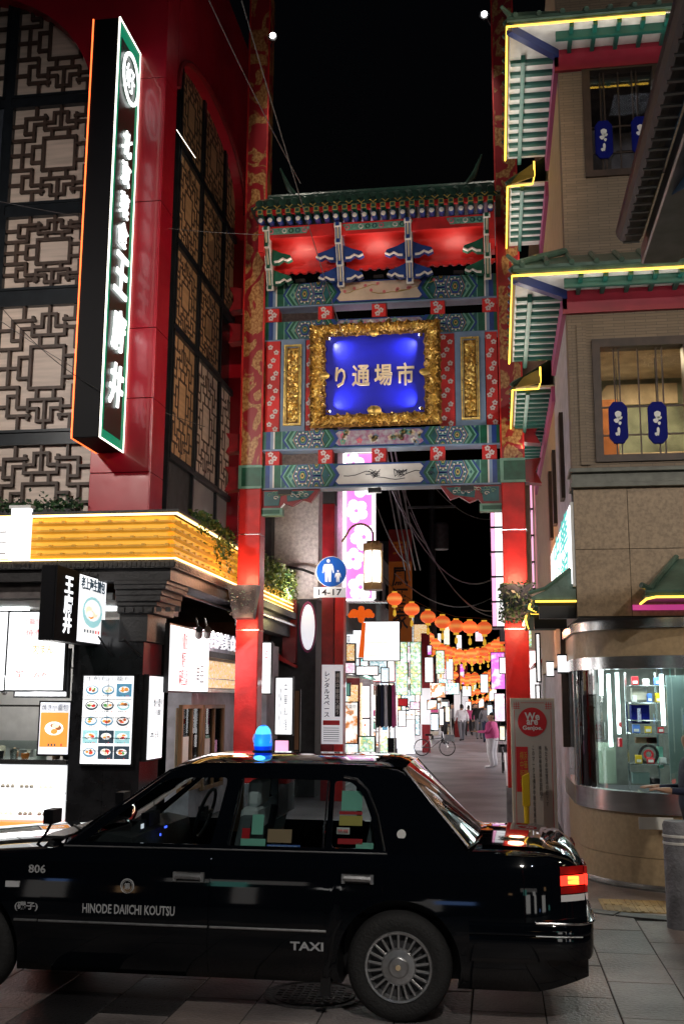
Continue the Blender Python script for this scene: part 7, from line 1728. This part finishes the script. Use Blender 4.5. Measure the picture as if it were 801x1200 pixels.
# shopfront behind (lit interior with cases) – left row
glow('shop_lit',(1,.95,.95),1.5,(.6,.55,.55)); glow('shop_lit_warm',(1,.85,.65),1.3,(.6,.5,.4))
XS=-4.5
ys=[20.3,23.2,26.6,30.2,34.5,39,44,50,57,65,75]
for k in range(len(ys)-1):
    y0,y1=ys[k],ys[k+1]; hgt=[6.5,9,7.2,8,6.8,7.5,8.6,7,6.5,7.6][k]; up=['brick_dark','dark_wall','mid_wall','dark_wall','brick_dark','mid_wall','dark_wall','mid_wall','dark_wall','mid_wall'][k]
    nm_=['second','third','fourth','fifth','sixth','seventh','eighth','ninth','tenth','eleventh'][k]
    if k==0: hgt=3.4
    t=block('%s shop building along the left side of the street, lit ground floor'%nm_,-10,XS,y0+.03,y1-.03,hgt,up,z0=3.0)
    b=MB('dark_wall'); b.box(-10,XS-.9,y0+.03,y1-.03,0,2.999); b.build('lower_wall',t)
    b=MB(['shop_lit','shop_lit_warm'][k%2]); b.box(XS-.9,XS-.85,y0+.35,y1-.3,.3,2.5); b.build('lit_interior',t)
    b=MB('white_paint'); b.box(XS-.9,XS+.1,y0+.03,y0+.22,0,2.99); b.build('pier',t)
    b=MB(['red_paint','white_paint','black_wood','mint'][k%4]); b.prism([(XS,y0+.1,2.9),(XS+.55,y0+.1,2.55),(XS+.55,y0+.1,2.50),(XS,y0+.1,2.75)],(0,y1-y0-.2,0)); b.build('shop_awning',t)
    r=random.Random(k*3+1)
    b=MB(['wood','steel','white_paint'][k%3]); b.box(XS-.5,XS-.1,y0+.8,y1-.6,0,.85); b.build('display_counter',t)
    for q in range(5):
        y=y0+.5+q*(y1-y0-1)/5; b=MB(r.choice(['cream','shelf_goods','red_plastic','mint','charm_blue','pink_shirt','print_food'])); b.box(XS-.45,XS-.12,y,y+r.uniform(.3,.5),.86,.86+r.uniform(.15,.5)); b.build('goods_stack',t)
    light('AREA','shop_light',(XS+.15,(y0+y1)/2,2.48),75,(1,.93,.9),1.4,aim=(XS+1.6,(y0+y1)/2,0),parent=t)
    if k>1:
        for f in range(2):
            for q in range(2):
                y=y0+.6+q*(y1-y0)/2; z=3.6+f*1.9
                if z<hgt-1.2: b=MB('grey_metal'); b.box(XS,XS+.04,y,y+1.2,z,z+1.1); w_=b.build('window',t); b=MB('black_tile'); b.box(XS+.041,XS+.05,y+.06,y+1.14,z+.06,z+1.04); b.build('pane',w_)
# hanging side signs down the left row
r=random.Random(11); pats=['sign_soft','print_pink','print_green','print_food','sign_white','print_teal','print_menu']
left_signs=[(497,770,508,800,36,'sign_soft','white side sign beside the first far red pole, left row'),(510,762,521,790,40,'print_green','green printed side sign over the left shops, under the lanterns'),(505,800,522,818,38,'print_food','orange food picture sign above a left shop door'),(522,772,531,797,46,'sign_white','bright square side sign left row, behind the lantern strings'),(524,800,538,814,48,'print_teal','teal printed sign over the left shops far down'),(537,778,544,802,56,'print_pink','pink side sign far down the left row'),(541,804,552,816,60,'sign_soft','small white sign above the far left shops'),(500,820,512,832,36.5,'print_food','red and white low sign at the left shopfront'),(552,796,558,812,70,'print_green','tiny green sign at the far end of the left row'),
 (519,732,527,756,48,'sign_soft','upright white sign high among the lantern strings, left'),(534,744,541,762,52,'sign_dim','dim upright sign high among the lantern strings, middle')]
for (a_,b_,c_,d_,Y,m,lab) in left_signs: sb(lab,a_,b_,c_,d_,Y,m)
mat('pink_face',(.7,.35,.5),.4,emit=(1,.45,.7),es=1.1)
# projecting show cases and banners in front of each shop, seen face-on down the street
LM=['print_script','print_warm','print_food','print_cool','print_menu','print_green','print_rose','shelf_goods','print_teal']
r6=random.Random(33); q6=0
ORD=['nearest','second','third','fourth','fifth','sixth','seventh','eighth','ninth','tenth','eleventh','twelfth','thirteenth','fourteenth','fifteenth','sixteenth','seventeenth','eighteenth']
for k in range(17):
    Y=22.3+k*1.5+k*k*.11; xe=-3.42-r6.uniform(0,.35); w=r6.uniform(.7,1.1); m=LM[(k*4)%9]; h_=r6.uniform(1.7,2.35)
    t=thing('show_case','%s lit show case standing out from the shops on the left of the street'%ORD[k],'show case',(xe-w/2,Y,0))
    b=MB(['grey_metal','white_paint','wood','red_dark'][k%4]); b.box(xe-w,xe,Y,Y+.5,.0,h_+.12); b.build('case',t)
    nn=2+k%2
    for j in range(nn):
        z0=.45+j*(h_-.45)/nn; b=MB(LM[(k*4+j*2)%9] if (k+j)%2 else 'sign_soft'); b.box(xe-w+.05,xe-.05,Y-.012,Y-.001,z0,z0+(h_-.45)/nn-.06); b.build('lit_panel',t)
        if not (k+j)%2 and k<10: dishes(t,xe-w+.08,xe-.08,z0+.03,z0+(h_-.45)/nn-.09,Y-.0125,3 if k<5 else 2,3,seed=k*5+j)
    b=MB(LM[(k*2+1)%9]); b.box(xe+.001,xe+.012,Y+.04,Y+.46,.5,h_); b.build('lit_panel',t)
for k in range(16):
    Y=23.2+k*1.7+k*k*.10; xe=-3.25-r6.uniform(0,.6); w=r6.uniform(.35,.8); z0=2.45+r6.uniform(0,.5); h_=r6.uniform(.5,1.5) if k>3 else .45
    m=LM[(k*5+2)%9]; t=thing('hanging_sign','%s small lit sign hanging over the left shop fronts'%ORD[k],'sign',(xe-w/2,Y,z0))
    b=MB(['white_paint','black_metal','red_paint'][k%3]); b.box(xe-w,xe,Y,Y+.14,z0,z0+h_); b.build('case',t); b=MB(m); b.box(xe-w+.03,xe-.03,Y-.01,Y-.001,z0+.03,z0+h_-.03); b.build('lit_face',t); b=MB('black_metal'); b.box(XS,xe-w,Y+.05,Y+.09,z0+h_*.7,z0+h_*.7+.04); b.build('arm',t)
for k in range(18):
    Y=36+k*2.4; xe=-2.75-r6.uniform(0,.9); w=r6.uniform(.5,1.2); z0=r6.uniform(1.9,4.2); h_=r6.uniform(.6,1.8)
    t=thing('hanging_sign','%s lit sign in the far cluster beneath the lantern strings, left row'%ORD[k],'sign',(xe-w/2,Y,z0)); b=MB(['white_paint','red_paint'][k%2]); b.box(xe-w,xe,Y,Y+.14,z0,z0+h_); b.build('case',t); b=MB(LM[(k*7+3)%9]); b.box(xe-w+.03,xe-.03,Y-.01,Y-.001,z0+.03,z0+h_-.03); b.build('lit_face',t)
for k in range(12):
    Y=24+k*2.6+k*k*.15; xe=.62-r6.uniform(0,.15); w=r6.uniform(.4,.7); z0=r6.choice([.4,1.9,2.6,3.2]); h_=r6.uniform(.6,1.4)
    t=thing('hanging_sign','%s lit sign along the right side of the street beyond the red column'%ORD[k],'sign',(xe+w/2,Y,z0)); b=MB('white_paint'); b.box(xe,xe+w,Y,Y+.14,z0,z0+h_); b.build('case',t); b=MB(LM[(k*5)%9]); b.box(xe+.03,xe+w-.03,Y-.01,Y-.001,z0+.03,z0+h_-.03); b.build('lit_face',t)
extra=[(404,776,417,790,24.6,'sign_white','short bright sign under the left end of the white box sign'),(417,780,444,792,25.2,'sign_soft','long low light strip sign over the clothes entrance'),(446,782,456,800,27,'sign_white','white sign beside the first green menu sign'),
(404,800,411,816,24.5,'mint','pale green panel left of the red figure poster'),(441,815,446,850,26,'sign_soft','slim upright lit panel beside the clothes rail'),(455,800,462,842,27.5,'sign_white','tall white lit panel under the green menu signs'),
(345,808,352,880,19.6,'wood','narrow brown door panel behind the tall menu sign'),(353,806,366,842,21.8,'print_teal','pale teal poster between the pink sign and the red column'),(356,846,370,868,21.6,'sign_soft','white sheet by the foot of the dark red column'),(322,866,340,884,19.4,'pink_face','pink panel low behind the blue roof lamp'),
(466,818,478,828,30,'red_plastic','red shop name strip under the green menu signs'),(480,822,492,832,31,'sign_white','white strip sign right of the red strip'),(466,832,476,852,30.5,'sign_soft','lit showcase behind the tilted boards'),(486,838,492,862,33.5,'print_menu','printed panel on the first far pole'),
(504,836,514,856,36.2,'sign_white','lit shop doorway beside the first far pole'),(514,830,520,850,39,'sign_soft','second lit shop doorway'),(521,828,527,846,43,'sign_white','third lit shop doorway behind the grey shirt man'),(500,756,506,768,35,'print_pink','small pink side sign under the large lanterns'),
(512,742,517,758,45,'sign_dim','narrow high sign left of the dangling lanterns'),(556,740,566,752,48,'sign_dim','high sign between the lantern strings at the right'),(545,822,552,838,58,'sign_soft','lit panel before the far crowd'),(570,826,577,842,46,'sign_white','lit panel behind the woman in pink'),(584,770,594,790,31,'sign_white','bright sign right of the lantern strings'),(572,806,582,822,38,'print_food','food picture panel on the right row'),
(584,850,592,868,27,'sign_soft','lit panel above the end-on bicycle'),(626,802,634,850,18.6,'sign_soft','pale lit panel right of the red column by the brown post'),(480,790,486,812,30.4,'print_teal','thin teal panel between menu signs')]
for (a_,b_,c_,d_,Y,m,lab) in extra: sb(lab,a_,b_,c_,d_,Y,m)
# round tables of wares, crates and boxes along the left kerb
rk_=random.Random(21)
for k,(px,pyb,col_,nm2) in enumerate(((418,896,'charm_blue','blue'),(428,900,'red_plastic','red'),(456,890,'black_paint','black'),(498,878,'cream','cream'),(514,868,'white_cloth','white'),(519,866,'yellow_plastic','yellow'),(472,882,'grey_cloth','grey'))):
    p=onZ(px,pyb,0); t=thing('crate','stacked %s crate standing at the left shop fronts of the street'%nm2,'crate',(p.x,p.y,0)); w=.24; b=MB(col_); b.box(p.x-w,p.x+w,p.y-.2,p.y+.2,0,.34); b.build('lower_crate',t,bevel=.01); b=MB(col_); b.box(p.x-w*.9,p.x+w*.9,p.y-.18,p.y+.18,.345,.345+rk_.uniform(.2,.4)); b.build('upper_crate',t,bevel=.01)
# shop fittings in view: A boards, posters, hanging utensils, rods
def aboard(label,px,pyb,h_,w_,Y,ang,m):
    p=onZ(px,pyb,0); t=thing('sandwich_board',label,'sandwich board',(p.x,p.y,0)); c_,s_=math.cos(ang),math.sin(ang)
    def L(u,y,z): return (p.x+u*c_-y*s_,p.y+u*s_+y*c_,z)
    for sg_ in (1,-1):
        b=MB([m if sg_>0 else 'white_paint','grey_metal']); P=[L(-w_/2,-.25*sg_,0.03),L(w_/2,-.25*sg_,0.03),L(w_/2,-.02*sg_,h_),L(-w_/2,-.02*sg_,h_)]; n_=Vector(L(0,.03*sg_,0))-Vector(L(0,0,0)); b.prism(P,n_,0); b.build('panel',t)
    b=MB('grey_metal'); b.tube([L(-w_/2,-.24,.3),L(-w_/2,.24,.3)],.012,5); b.tube([L(w_/2,-.24,.3),L(w_/2,.24,.3)],.012,5); b.build('stay',t) if 0 else None
    return t
aboard('leaning white menu board nearest the taxi roof, by the wheel stand',464,886,1.05,.5,22,math.radians(25),'sign_dim')
aboard('white tilted menu board in the middle of the three by the bicycle',476,884,1.1,.5,23,math.radians(20),'sign_dim')
aboard('grey tilted menu board closest to the parked bicycle',488,880,1.0,.55,24,math.radians(30),'paper_lit')
aboard('small board with green print before the left shop',445,892,.9,.45,21,math.radians(10),'print_green')
def rack(label,px,pyb,h_,Y_):
    p=onZ(px,pyb,0); t=thing('shelf_rack',label,'rack',(p.x,p.y,0)); b=MB('white_paint')
    for dx in (-.3,.3): b.box(p.x+dx-.02,p.x+dx+.02,p.y,p.y+.04,0,h_)
    b.build('uprights',t,stuff=True)
    for k in range(4): b=MB('steel'); z=.3+k*(h_-.4)/3; b.box(p.x-.3,p.x+.3,p.y,p.y+.3,z,z+.02); b.build('shelf',t); b=MB(['cream','print_food','mint','pink_shirt'][k]); b.box(p.x-.25,p.x+.2,p.y+.05,p.y+.25,z+.021,z+.021+.16); b.build('goods',t)
rack('white shelf rack of packets beside the red figure poster',432,898,1.5,22)
rack('shelf rack of goods at the shop door past the bicycle',508,870,1.4,30)
rack('far shelf rack before the left shops near the grey-shirted man',521,864,1.4,40)
t=thing('garment_rail','rail of dark hanging clothes and bags in the shop entrance','clothes rail',(-3.9,25,0)); a=onY(440,800,24.8); c=onY(462,800,24.8)
b=MB('steel'); b.tube([(a.x,24.8,a.z),(c.x,24.8,a.z)],.015,6); b.tube([(a.x,24.8,0),(a.x,24.8,a.z)],.015,6); b.tube([(c.x,24.8,0),(c.x,24.8,a.z)],.015,6); b.build('rail',t)
for k in range(5): b=MB(['black_cloth','navy','white_cloth','black_cloth','pink_shirt'][k]); x=a.x+.06+k*(c.x-a.x)/5; b.prism([(x,24.75,a.z-.04),(x+.03,24.75,a.z-.06),(x+.05,24.75,a.z-1.0),(x-.03,24.75,a.z-1.05),(x-.03,24.75,a.z-.06)],(0,.3,0)); b.build('garment',t)
# orange knot hanging from the lantern arm area
p=onY(423,720,23); t=thing('knot_ornament','orange decorative knot with long tassel hanging left of the white sign box','ornament',p)
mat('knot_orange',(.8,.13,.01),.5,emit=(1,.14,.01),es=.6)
b=MB('knot_orange')
for dx,dz,r_ in ((0,0,.12),(-.16,.02,.10),(.16,.02,.10),(-.24,-.02,.06),(.24,-.02,.06),(0,.12,.07),(0,-.12,.07)): b.lathe((p.x+dx,23,p.z+dz),[(r_*.4,-.04),(r_,-.015),(r_,.015),(r_*.4,.04)],12,'y')
b.build('knot',t); b=MB('knot_orange'); b.prism([(p.x+.02,23,p.z-.18),(p.x+.10,23,p.z-.18),(p.x+.06,23,p.z-.95),(p.x-.06,23,p.z-.95)],(0,.03,0)); b.build('tassel',t)
# red street poles further on
for k,(px,pt,pb,Y,w) in enumerate(((499,742,885,33,.30),(536,760,862,52,.32),(545,775,858,62,.35))):
    p=onZ(px,[882,864,857][k],0); zt=onY(px,pt,p.y).z; lab=['red street pole wrapped in white notices beside the bicycle','second red street pole further down the left side','third red street pole near the far crowd'][k]
    t=thing('street_pole',lab,'pole',(p.x,p.y,0)); b=MB('red_dark'); b.box(p.x-w/2,p.x+w/2,p.y,p.y+w,0,zt); b.build('shaft',t); b=MB('paper_lit'); b.box(p.x-w/2-.01,p.x+w/2+.01,p.y-.01,p.y+w,1.0,2.3); b.build('notice_wrap',t)
# bicycles
def bicycle(label,p,ang,S=.84):
    t=thing('bicycle',label,'bicycle',p); c_,s_=math.cos(ang),math.sin(ang)
    def L(u,v,z): return Vector((p[0]+S*(u*c_-v*s_),p[1]+S*(u*s_+v*c_),z*S))
    for u in (-.52,.52):
        b=MB('rubber'); b.tube([L(u+.32*math.cos(w),0,.34+.32*math.sin(w)) for w in [2*PI*k/20 for k in range(21)]],.018,5); wo=b.build('wheel',t); b=MB('steel')
        for k in range(8): b.tube([L(u,0,.34),L(u+.31*math.cos(k*PI/4),0,.34+.31*math.sin(k*PI/4))],.003,3)
        b.build('spokes',wo,stuff=True)
    b=MB('steel'); 
    for q in ([(-.52,.34),(-.12,.34),(.38,.72),(.52,.34)],[(-.12,.34),(-.22,.80)],[(-.52,.34),(-.2,.66)],[(-.2,.66),(.38,.72)],[(.38,.72),(.34,.95)]): b.tube([L(u,0,z) for u,z in q],.016,5)
    b.build('frame',t); b=MB('black_paint'); b.obox(L(-.24,0,.84),(.12*c_,.12*s_,0),(-.06*s_,.06*c_,0),(0,0,.03)); b.build('saddle',t); b=MB('steel'); b.tube([L(.26,-.25,.98),L(.36,0,.95),L(.26,.25,.98)],.012,5); b.build('handlebar',t)
    b=MB('grey_metal'); b.obox(L(.60,0,.72),(.15*c_,.15*s_,0),(-.14*s_,.14*c_,0),(0,0,.11)); b.build('basket',t)
p=onZ(509,886,0); bicycle('bicycle parked by the tilted menu boards on the left',(p.x,p.y,0),math.radians(15))
p=onZ(587,905,0); bicycle('dark bicycle parked end-on between the woman and the welcome board',(p.x+.05,p.y,0),math.radians(88))
# ---- right side of the street beyond the gate
for k,(y0,y1,hgt) in enumerate(((20.6,26,6.5),(26,33,8),(33,42,7),(42,54,7.5),(54,70,7))):
    t=block('%s shop building along the right side of the street, mostly behind the red column'%['first','second','third','fourth','fifth'][k],1.25,7,y0+.02,y1-.02,hgt,['mid_wall','dark_wall'][k%2],z0=2.9 if k else 2.9)
    b=MB('shop_lit'); b.box(1.3,1.35,y0+.3,y1-.3,.2,2.8); b.build('lit_interior',t); b=MB('white_paint'); b.box(.85,1.3,y0+.03,y0+.3,0,2.9); b.build('pier',t)
    light('AREA','shop_light',(1.1,(y0+y1)/2,2.5),60,(1,.93,.95),1.2,aim=(-.3,(y0+y1)/2,0),parent=t)
    b=MB(['red_paint','cream','mint'][k%3]); b.prism([(1.25,y0+.1,2.9),(.7,y0+.1,2.6),(.7,y0+.1,2.55),(1.25,y0+.1,2.8)],(0,y1-y0-.2,0)); b.build('shop_awning',t)
def sbr(lab,*a,**k): return sb(lab,*a,**k)
x0,x1,z0,z1=fromp(574,590,581,735,24.0); t=thing('neon_sign','tall slim vertical sign edged in pink and white light left of the right gate column','sign',((x0+x1)/2,24,z0))
b=MB('pink_face'); b.box(x0,x1,24,24.5,z0,z1); b.build('pink_edge',t); b=MB('sign_soft'); b.box(x1+.01,x1+.22,23.95,24.5,z0+.05,z1-.05); b.build('white_face',t); b=MB('black_metal')
for k in range(5): z=z0+k*(z1-z0)/5; b.box(x0-.02,x1+.24,23.93,24.52,z-.02,z+.02)
b.build('cross_bars',t,stuff=True)
x0,x1,z0,z1=fromp(621,566,627,690,22.0); t=thing('neon_sign','slim pink-edged vertical sign right of the right gate column','sign',((x0+x1)/2,22,z0)); b=MB('pink_face'); b.box(x0,x1-.02,22,22.4,z0,z1); b.build('pink_edge',t); b=MB('black_metal')
for k in range(4): z=z0+k*(z1-z0)/4; b.box(x0-.02,x1,21.98,22.42,z-.02,z+.02)
b.build('cross_bars',t,stuff=True)
for a_ in ((584,716,592,752,26,'grey_metal','dark grey box sign unlit on the left flank of the right gate column'),(574,764,592,808,34,'print_pink','white and pink sign box just left of the right gate column'),(578,812,592,846,30,'sign_soft','bright white panel between the woman and the right gate column'),(626,742,634,800,17.5,'sign_soft','narrow white panel right of the right gate column under the canopies'),(562,790,572,812,44,'sign_white','white sign box on the right row below the lantern strings'),(560,818,567,830,52,'print_food','tiny food sign at the right end of the lantern street')):
    sb(a_[6],*a_[:6])
light('AREA','street_glow',(-1.5,28,5.0),0.01,(1,1,1),.5)
# ---- lanterns strung over the street
def lantern(p,s,full=True):
    t=thing('paper_lantern','','lantern',p,'red paper lanterns strung over the street')
    b=MB('lantern_red'); n=16; pr=[]
    for k in range(9):
        a=PI*k/8; pr.append((max(.06,.21*math.sin(a))*1.0,.17*-math.cos(a)))
    b2=[]; i0=0
    for (r_,h_) in pr:
        for j in range(n): w=2*PI*j/n; rr=r_*(1 if j%2 else .95); b.v.append((p[0]+rr*math.cos(w)*s,p[1]+rr*math.sin(w)*s,p[2]+h_*s))
    for k in range(8):
        for j in range(n): b.f.append([k*n+j,k*n+(j+1)%n,(k+1)*n+(j+1)%n,(k+1)*n+j]); b.m.append(0)
    b.build('paper_shade',t,smooth=True,angle=80)
    b=MB('lantern_gold'); b.lathe(p,[(.07*s,-.215*s),(.07*s,-.165*s)],10); b.build('lower_cap',t); b=MB('lantern_gold'); b.lathe(p,[(.07*s,.165*s),(.07*s,.20*s)],10); b.build('upper_cap',t)
    b=MB('lantern_gold'); b.lathe(p,[(.012*s,-.46*s),(.045*s,-.42*s),(.035*s,-.30*s),(.008*s,-.29*s),(.008*s,-.215*s)],8); b.build('tassel',t)
    return t
# glowing heart of the paper: warmer in the middle
def lantern_mat():
    m=M['lantern_red']; nt=m.node_tree; b=nt.nodes['Principled BSDF']; lw=nt.nodes.new('ShaderNodeTexCoord'); sp=nt.nodes.new('ShaderNodeSeparateXYZ'); nt.links.new(lw.outputs['Object'],sp.inputs[0])
    ab=nt.nodes.new('ShaderNodeMath'); ab.operation='ABSOLUTE'; nt.links.new(sp.outputs[2],ab.inputs[0]); rp=nt.nodes.new('ShaderNodeValToRGB'); mr=nt.nodes.new('ShaderNodeMath'); mr.operation='MULTIPLY'; mr.inputs[1].default_value=9.0; nt.links.new(ab.outputs[0],mr.inputs[0]); nt.links.new(mr.outputs[0],rp.inputs[0])
    rp.color_ramp.elements[0].color=(1,.40,.09,1); rp.color_ramp.elements[1].color=(.95,.13,.03,1); rp.color_ramp.elements[0].position=.05; rp.color_ramp.elements[1].position=.7; nt.links.new(rp.outputs[0],b.inputs['Emission Color']); b.inputs['Emission Strength'].default_value=.85
lantern_mat()
def vary():
    nt=M['lantern_red'].node_tree; b=nt.nodes['Principled BSDF']; oi=nt.nodes.new('ShaderNodeObjectInfo'); mr=nt.nodes.new('ShaderNodeMapRange'); mr.inputs[3].default_value=.55; mr.inputs[4].default_value=1.25
    nt.links.new(oi.outputs['Random'],mr.inputs[0]); nt.links.new(mr.outputs[0],b.inputs['Emission Strength'])
vary()
proto=None; me_cache={}
ords=['first','second','third','fourth','fifth','sixth','seventh']
def put(p,s,label,grp):
    global proto
    if proto is None: proto=lantern((0,0,0),1.0); q=proto
    else: q=copy_tree(proto)
    q.location=p; q.scale=(s,s,s); q['label']=label; q['group']=grp; q.rotation_euler=(0,0,random.uniform(0,1)); return q
front=[(422,679),(462,702),(482,714),(501,723),(518,729),(534,734),(550,735),(567,736)]
cable_pts=[]
for k,(px,py) in enumerate(front):
    Y=27.2 if k else 24.8; p=onY(px,py,Y); s=1.0 if k!=0 else .85
    put(p,s,('single red lantern partly hidden behind the bronze street lantern' if k==0 else '%s from the left in the nearest string of large red lanterns'%ords[k-1]),'large lanterns of the nearest string')
    if k: cable_pts.append(p+Vector((0,0,.25)))
def cable(label,pts,r,m='cable',name='overhead_cable'):
    b=MB(m); b.tube(pts,r,4); o=b.build(name); o['label']=label; o['category']='cable'; return o
cable('thin cord carrying the nearest string of large red lanterns',[onY(436,660,27.2)]+cable_pts+[onY(588,728,27.2)],.008,'cable_dark')
rr_=random.Random(8)
NUM=['first','second','third','fourth','fifth','sixth','seventh','eighth','ninth','tenth','eleventh','twelfth','thirteenth','fourteenth','fifteenth','sixteenth']
strings=[(43,(503,747),(594,742),14,23),(48,(506,762),(590,765),10,10),(52,(516,783),(586,760),9,-3),(57,(524,776),(580,790),8,10),(62,(538,800),(584,782),7,6),(68,(546,812),(578,802),6,4),(75,(548,822),(572,818),5,2),(55,(532,792),(590,776),9,12)]
for si,(Y,a_,c_,n,sag) in enumerate(strings):
    pts=[]
    for k in range(n):
        u=k/(n-1); px=a_[0]+(c_[0]-a_[0])*u; py=a_[1]+(c_[1]-a_[1])*u+sag*4*u*(1-u)+rr_.uniform(-1.8,1.8)
        p=onY(px,py,Y+rr_.uniform(-1,1)); lab='small red lantern, %s from the left in the %s string back'%(NUM[k],['second','third','fourth','fifth','sixth','seventh','eighth','last'][si])
        put(p,1.0*rr_.uniform(.95,1.1),lab,'lanterns of the %s string back'%['second','third','fourth','fifth','sixth','seventh','eighth','last'][si]); pts.append(p+Vector((0,0,.22)))
    cable('cord of the %s lantern string back across the street'%['second','third','fourth','fifth','sixth','seventh','eighth','last'][si],pts,.01,'cable_dark')
# some hanging clusters
# ---- overhead wires
def wire(label,a,ya,c,yc,sag=.3,r=.010,m='cable',n=14):
    A=onY(*a,ya); Cc=onY(*c,yc); return cable(label,[A.lerp(Cc,k/n)-Vector((0,0,sag*4*(k/n)*(1-k/n))) for k in range(n+1)],r,m)
wire('pale cable from the top left crossing the left gate column down to the roof',(240,-10),9,(352,215),13.5,.05,.006)
wire('pale cable running down in front of the plaque from the top',(280,-10),9,(402,395),15.4,.05,.006)
wire('thin wire crossing the fretwork to the vertical sign',(-5,235),12.4,(310,275),15.4,.10,.004)
wire('upper thin wire hanging across the lower left fretwork',(-5,352),12.2,(118,458),12.7,.12,.005,'cable_dark')
wire('lower thin wire hanging across the lower left fretwork',(-5,372),12.2,(240,500),15,.15,.005)
for k,(a_,c_,s_) in enumerate((((452,560),(574,680),.9),((456,560),(500,640),.2),((462,560),(480,680),.15),((468,560),(590,710),1.2),((474,560),(478,660),.1),((480,600),(590,722),.8),((440,590),(480,662),.3),((462,672),(590,690),.7),((500,560),(590,604),.5))):
    wire(['cable sweeping from the dark building to the right','short cable dropping beside the orange sign','near-vertical cable of the bundle','long sagging cable under the gate','steep cable at the right of the bundle','sagging cable above the lantern string','cable looping over the street lantern','low cable just above the large lanterns','cable meeting the right column high up'][k],a_,24+k*.4,c_,26+k*.8,s_,.016,'cable' if k%3 else 'grey_metal')
for k in range(4): wire('cable of the thick bundle above the street, strand %s'%['far left','left of centre','right of centre','far right'][k],(446+k*5,520),22,(474+k*6,668),31,.1,.020,'grey_metal')
# utility pole with transformer
p=onY(506,640,52); t=thing('utility_pole','dark utility pole with transformer drum and crossarms beyond the orange sign','utility pole',(p.x,52,0)); b=MB('dark_wall'); b.lathe((p.x,52,0),[(.2,0),(.15,14)],10); b.build('pole',t)
z=onY(509,628,52).z; b=MB('grey_metal'); b.lathe((p.x+.45,52,z),[(.36,-.7),(.38,-.6),(.38,.55),(.28,.66)],14); b.build('transformer',t,smooth=True)
for py in (560,596): z=onY(509,py,52).z; b=MB('grey_metal'); b.box(p.x-1.2,p.x+1.2,51.8,51.9,z,z+.12); b.build('crossarm',t)
# faint parking of shutters: air units on right building
# ================================================================== UNSEEN STREET LAMPS ON THE NEAR SIDE (added to light the fronts and crossing)
def unseen_street_lamp(label,x,y,z,e,aim,col=(1,.93,.84),sz=.2,spot=0):
    t=thing('unseen_street_lamp',label,'street lamp',(x,y,0)); b=MB('red_dark'); b.lathe((x,y,0),[(.10,0),(.10,.6),(.06,.7),(.05,z+.3)],12); b.build('pole',t)
    a=Vector((aim[0]-x,aim[1]-y,0)).normalized()*.8
    b=MB('black_metal'); b.tube([(x,y,z+.25),(x+a.x*.9,y+a.y*.9,z+.22)],.03,6); b.build('arm',t); b=MB('black_metal'); b.box(x+a.x-.2,x+a.x+.2,y+a.y-.2,y+a.y+.2,z+.15,z+.27); hd_=b.build('lamp_head',t)
    b=MB('lamp_warm'); b.box(x+a.x-.16,x+a.x+.16,y+a.y-.16,y+a.y+.16,z+.13,z+.149); b.build('lens',hd_)
    if spot: light('SPOT','fill_lamp_light',(x+a.x,y+a.y,z+.10),e,col,.1,aim=aim,spot=spot,blend=.8,parent=t)
    else: light('AREA','fill_lamp_light',(x+a.x,y+a.y,z+.10),e,col,sz,aim=aim,parent=t)
unseen_street_lamp('unseen street lamp on the near kerb, left, added to light the fretwork front',-7.6,6.2,7.4,400,(-6.5,14,6.5))
unseen_street_lamp('unseen street lamp on the near kerb, right, added to light the corner building',4.6,5.0,5.4,120,(2.0,11.3,3.5),(1,.90,.76))
unseen_street_lamp('unseen tall amber street lamp on the near kerb, added to light the street front opposite',4.9,3.2,8.2,2600,(-4.8,16.0,7.8),(1,.70,.42),spot=30)
unseen_street_lamp('unseen street lamp behind the viewpoint, added to light the crossing',1.6,-1.8,7.5,420,(.6,7.5,.0))
unseen_street_lamp('unseen low street lamp on the near kerb, added to light the curved shop corner',5.6,3.6,4.2,620,(1.9,11.4,.9),(1,.90,.76),spot=34)
# shops across the road behind the viewpoint; lit windows added for reflections and fill
t=block('unseen shop row across the road behind the viewpoint with added lit windows',-16,14,-12,-9,9,'dark_wall')
glow('far_teal',(.3,1,.85),1.0); glow('far_white',(1,.97,.92),2.2); glow('far_warm',(1,.6,.3),1.2); glow('far_blue',(.25,.45,1),1.6)
r=random.Random(4)
for k in range(13):
    x=-14+k*2.1+r.uniform(-.4,.4); w=r.uniform(.3,1.0); z=r.choice([.5,1.1,2.6,3.4]); h_=r.uniform(.25,1.1); b=MB(['far_teal','far_white','far_blue','far_warm'][k%4]); b.box(x,x+w,-8.99,-8.9,z,z+h_); b.build('added_lit_window',t)
for k,(x,w,z,h_,m) in enumerate(((-10,.9,.4,2.2,'far_front'),(-5.5,.5,.4,2.2,'far_front'),(-2.0,.8,.5,1.2,'far_front'),(3.2,1.0,.4,2.3,'far_white'),(5.2,.5,.4,2.3,'far_white'),(8.0,1.5,.4,2.2,'far_white'),(-7,3.0,3.2,.7,'far_front'),(2.0,4.0,3.1,.8,'far_front'))):
    if k==0: glow('far_front',(1,.95,.9),.55)
    b=MB(m); b.box(x,x+w,-8.995,-8.95,z,z+h_); b.build('added_shop_window',t)
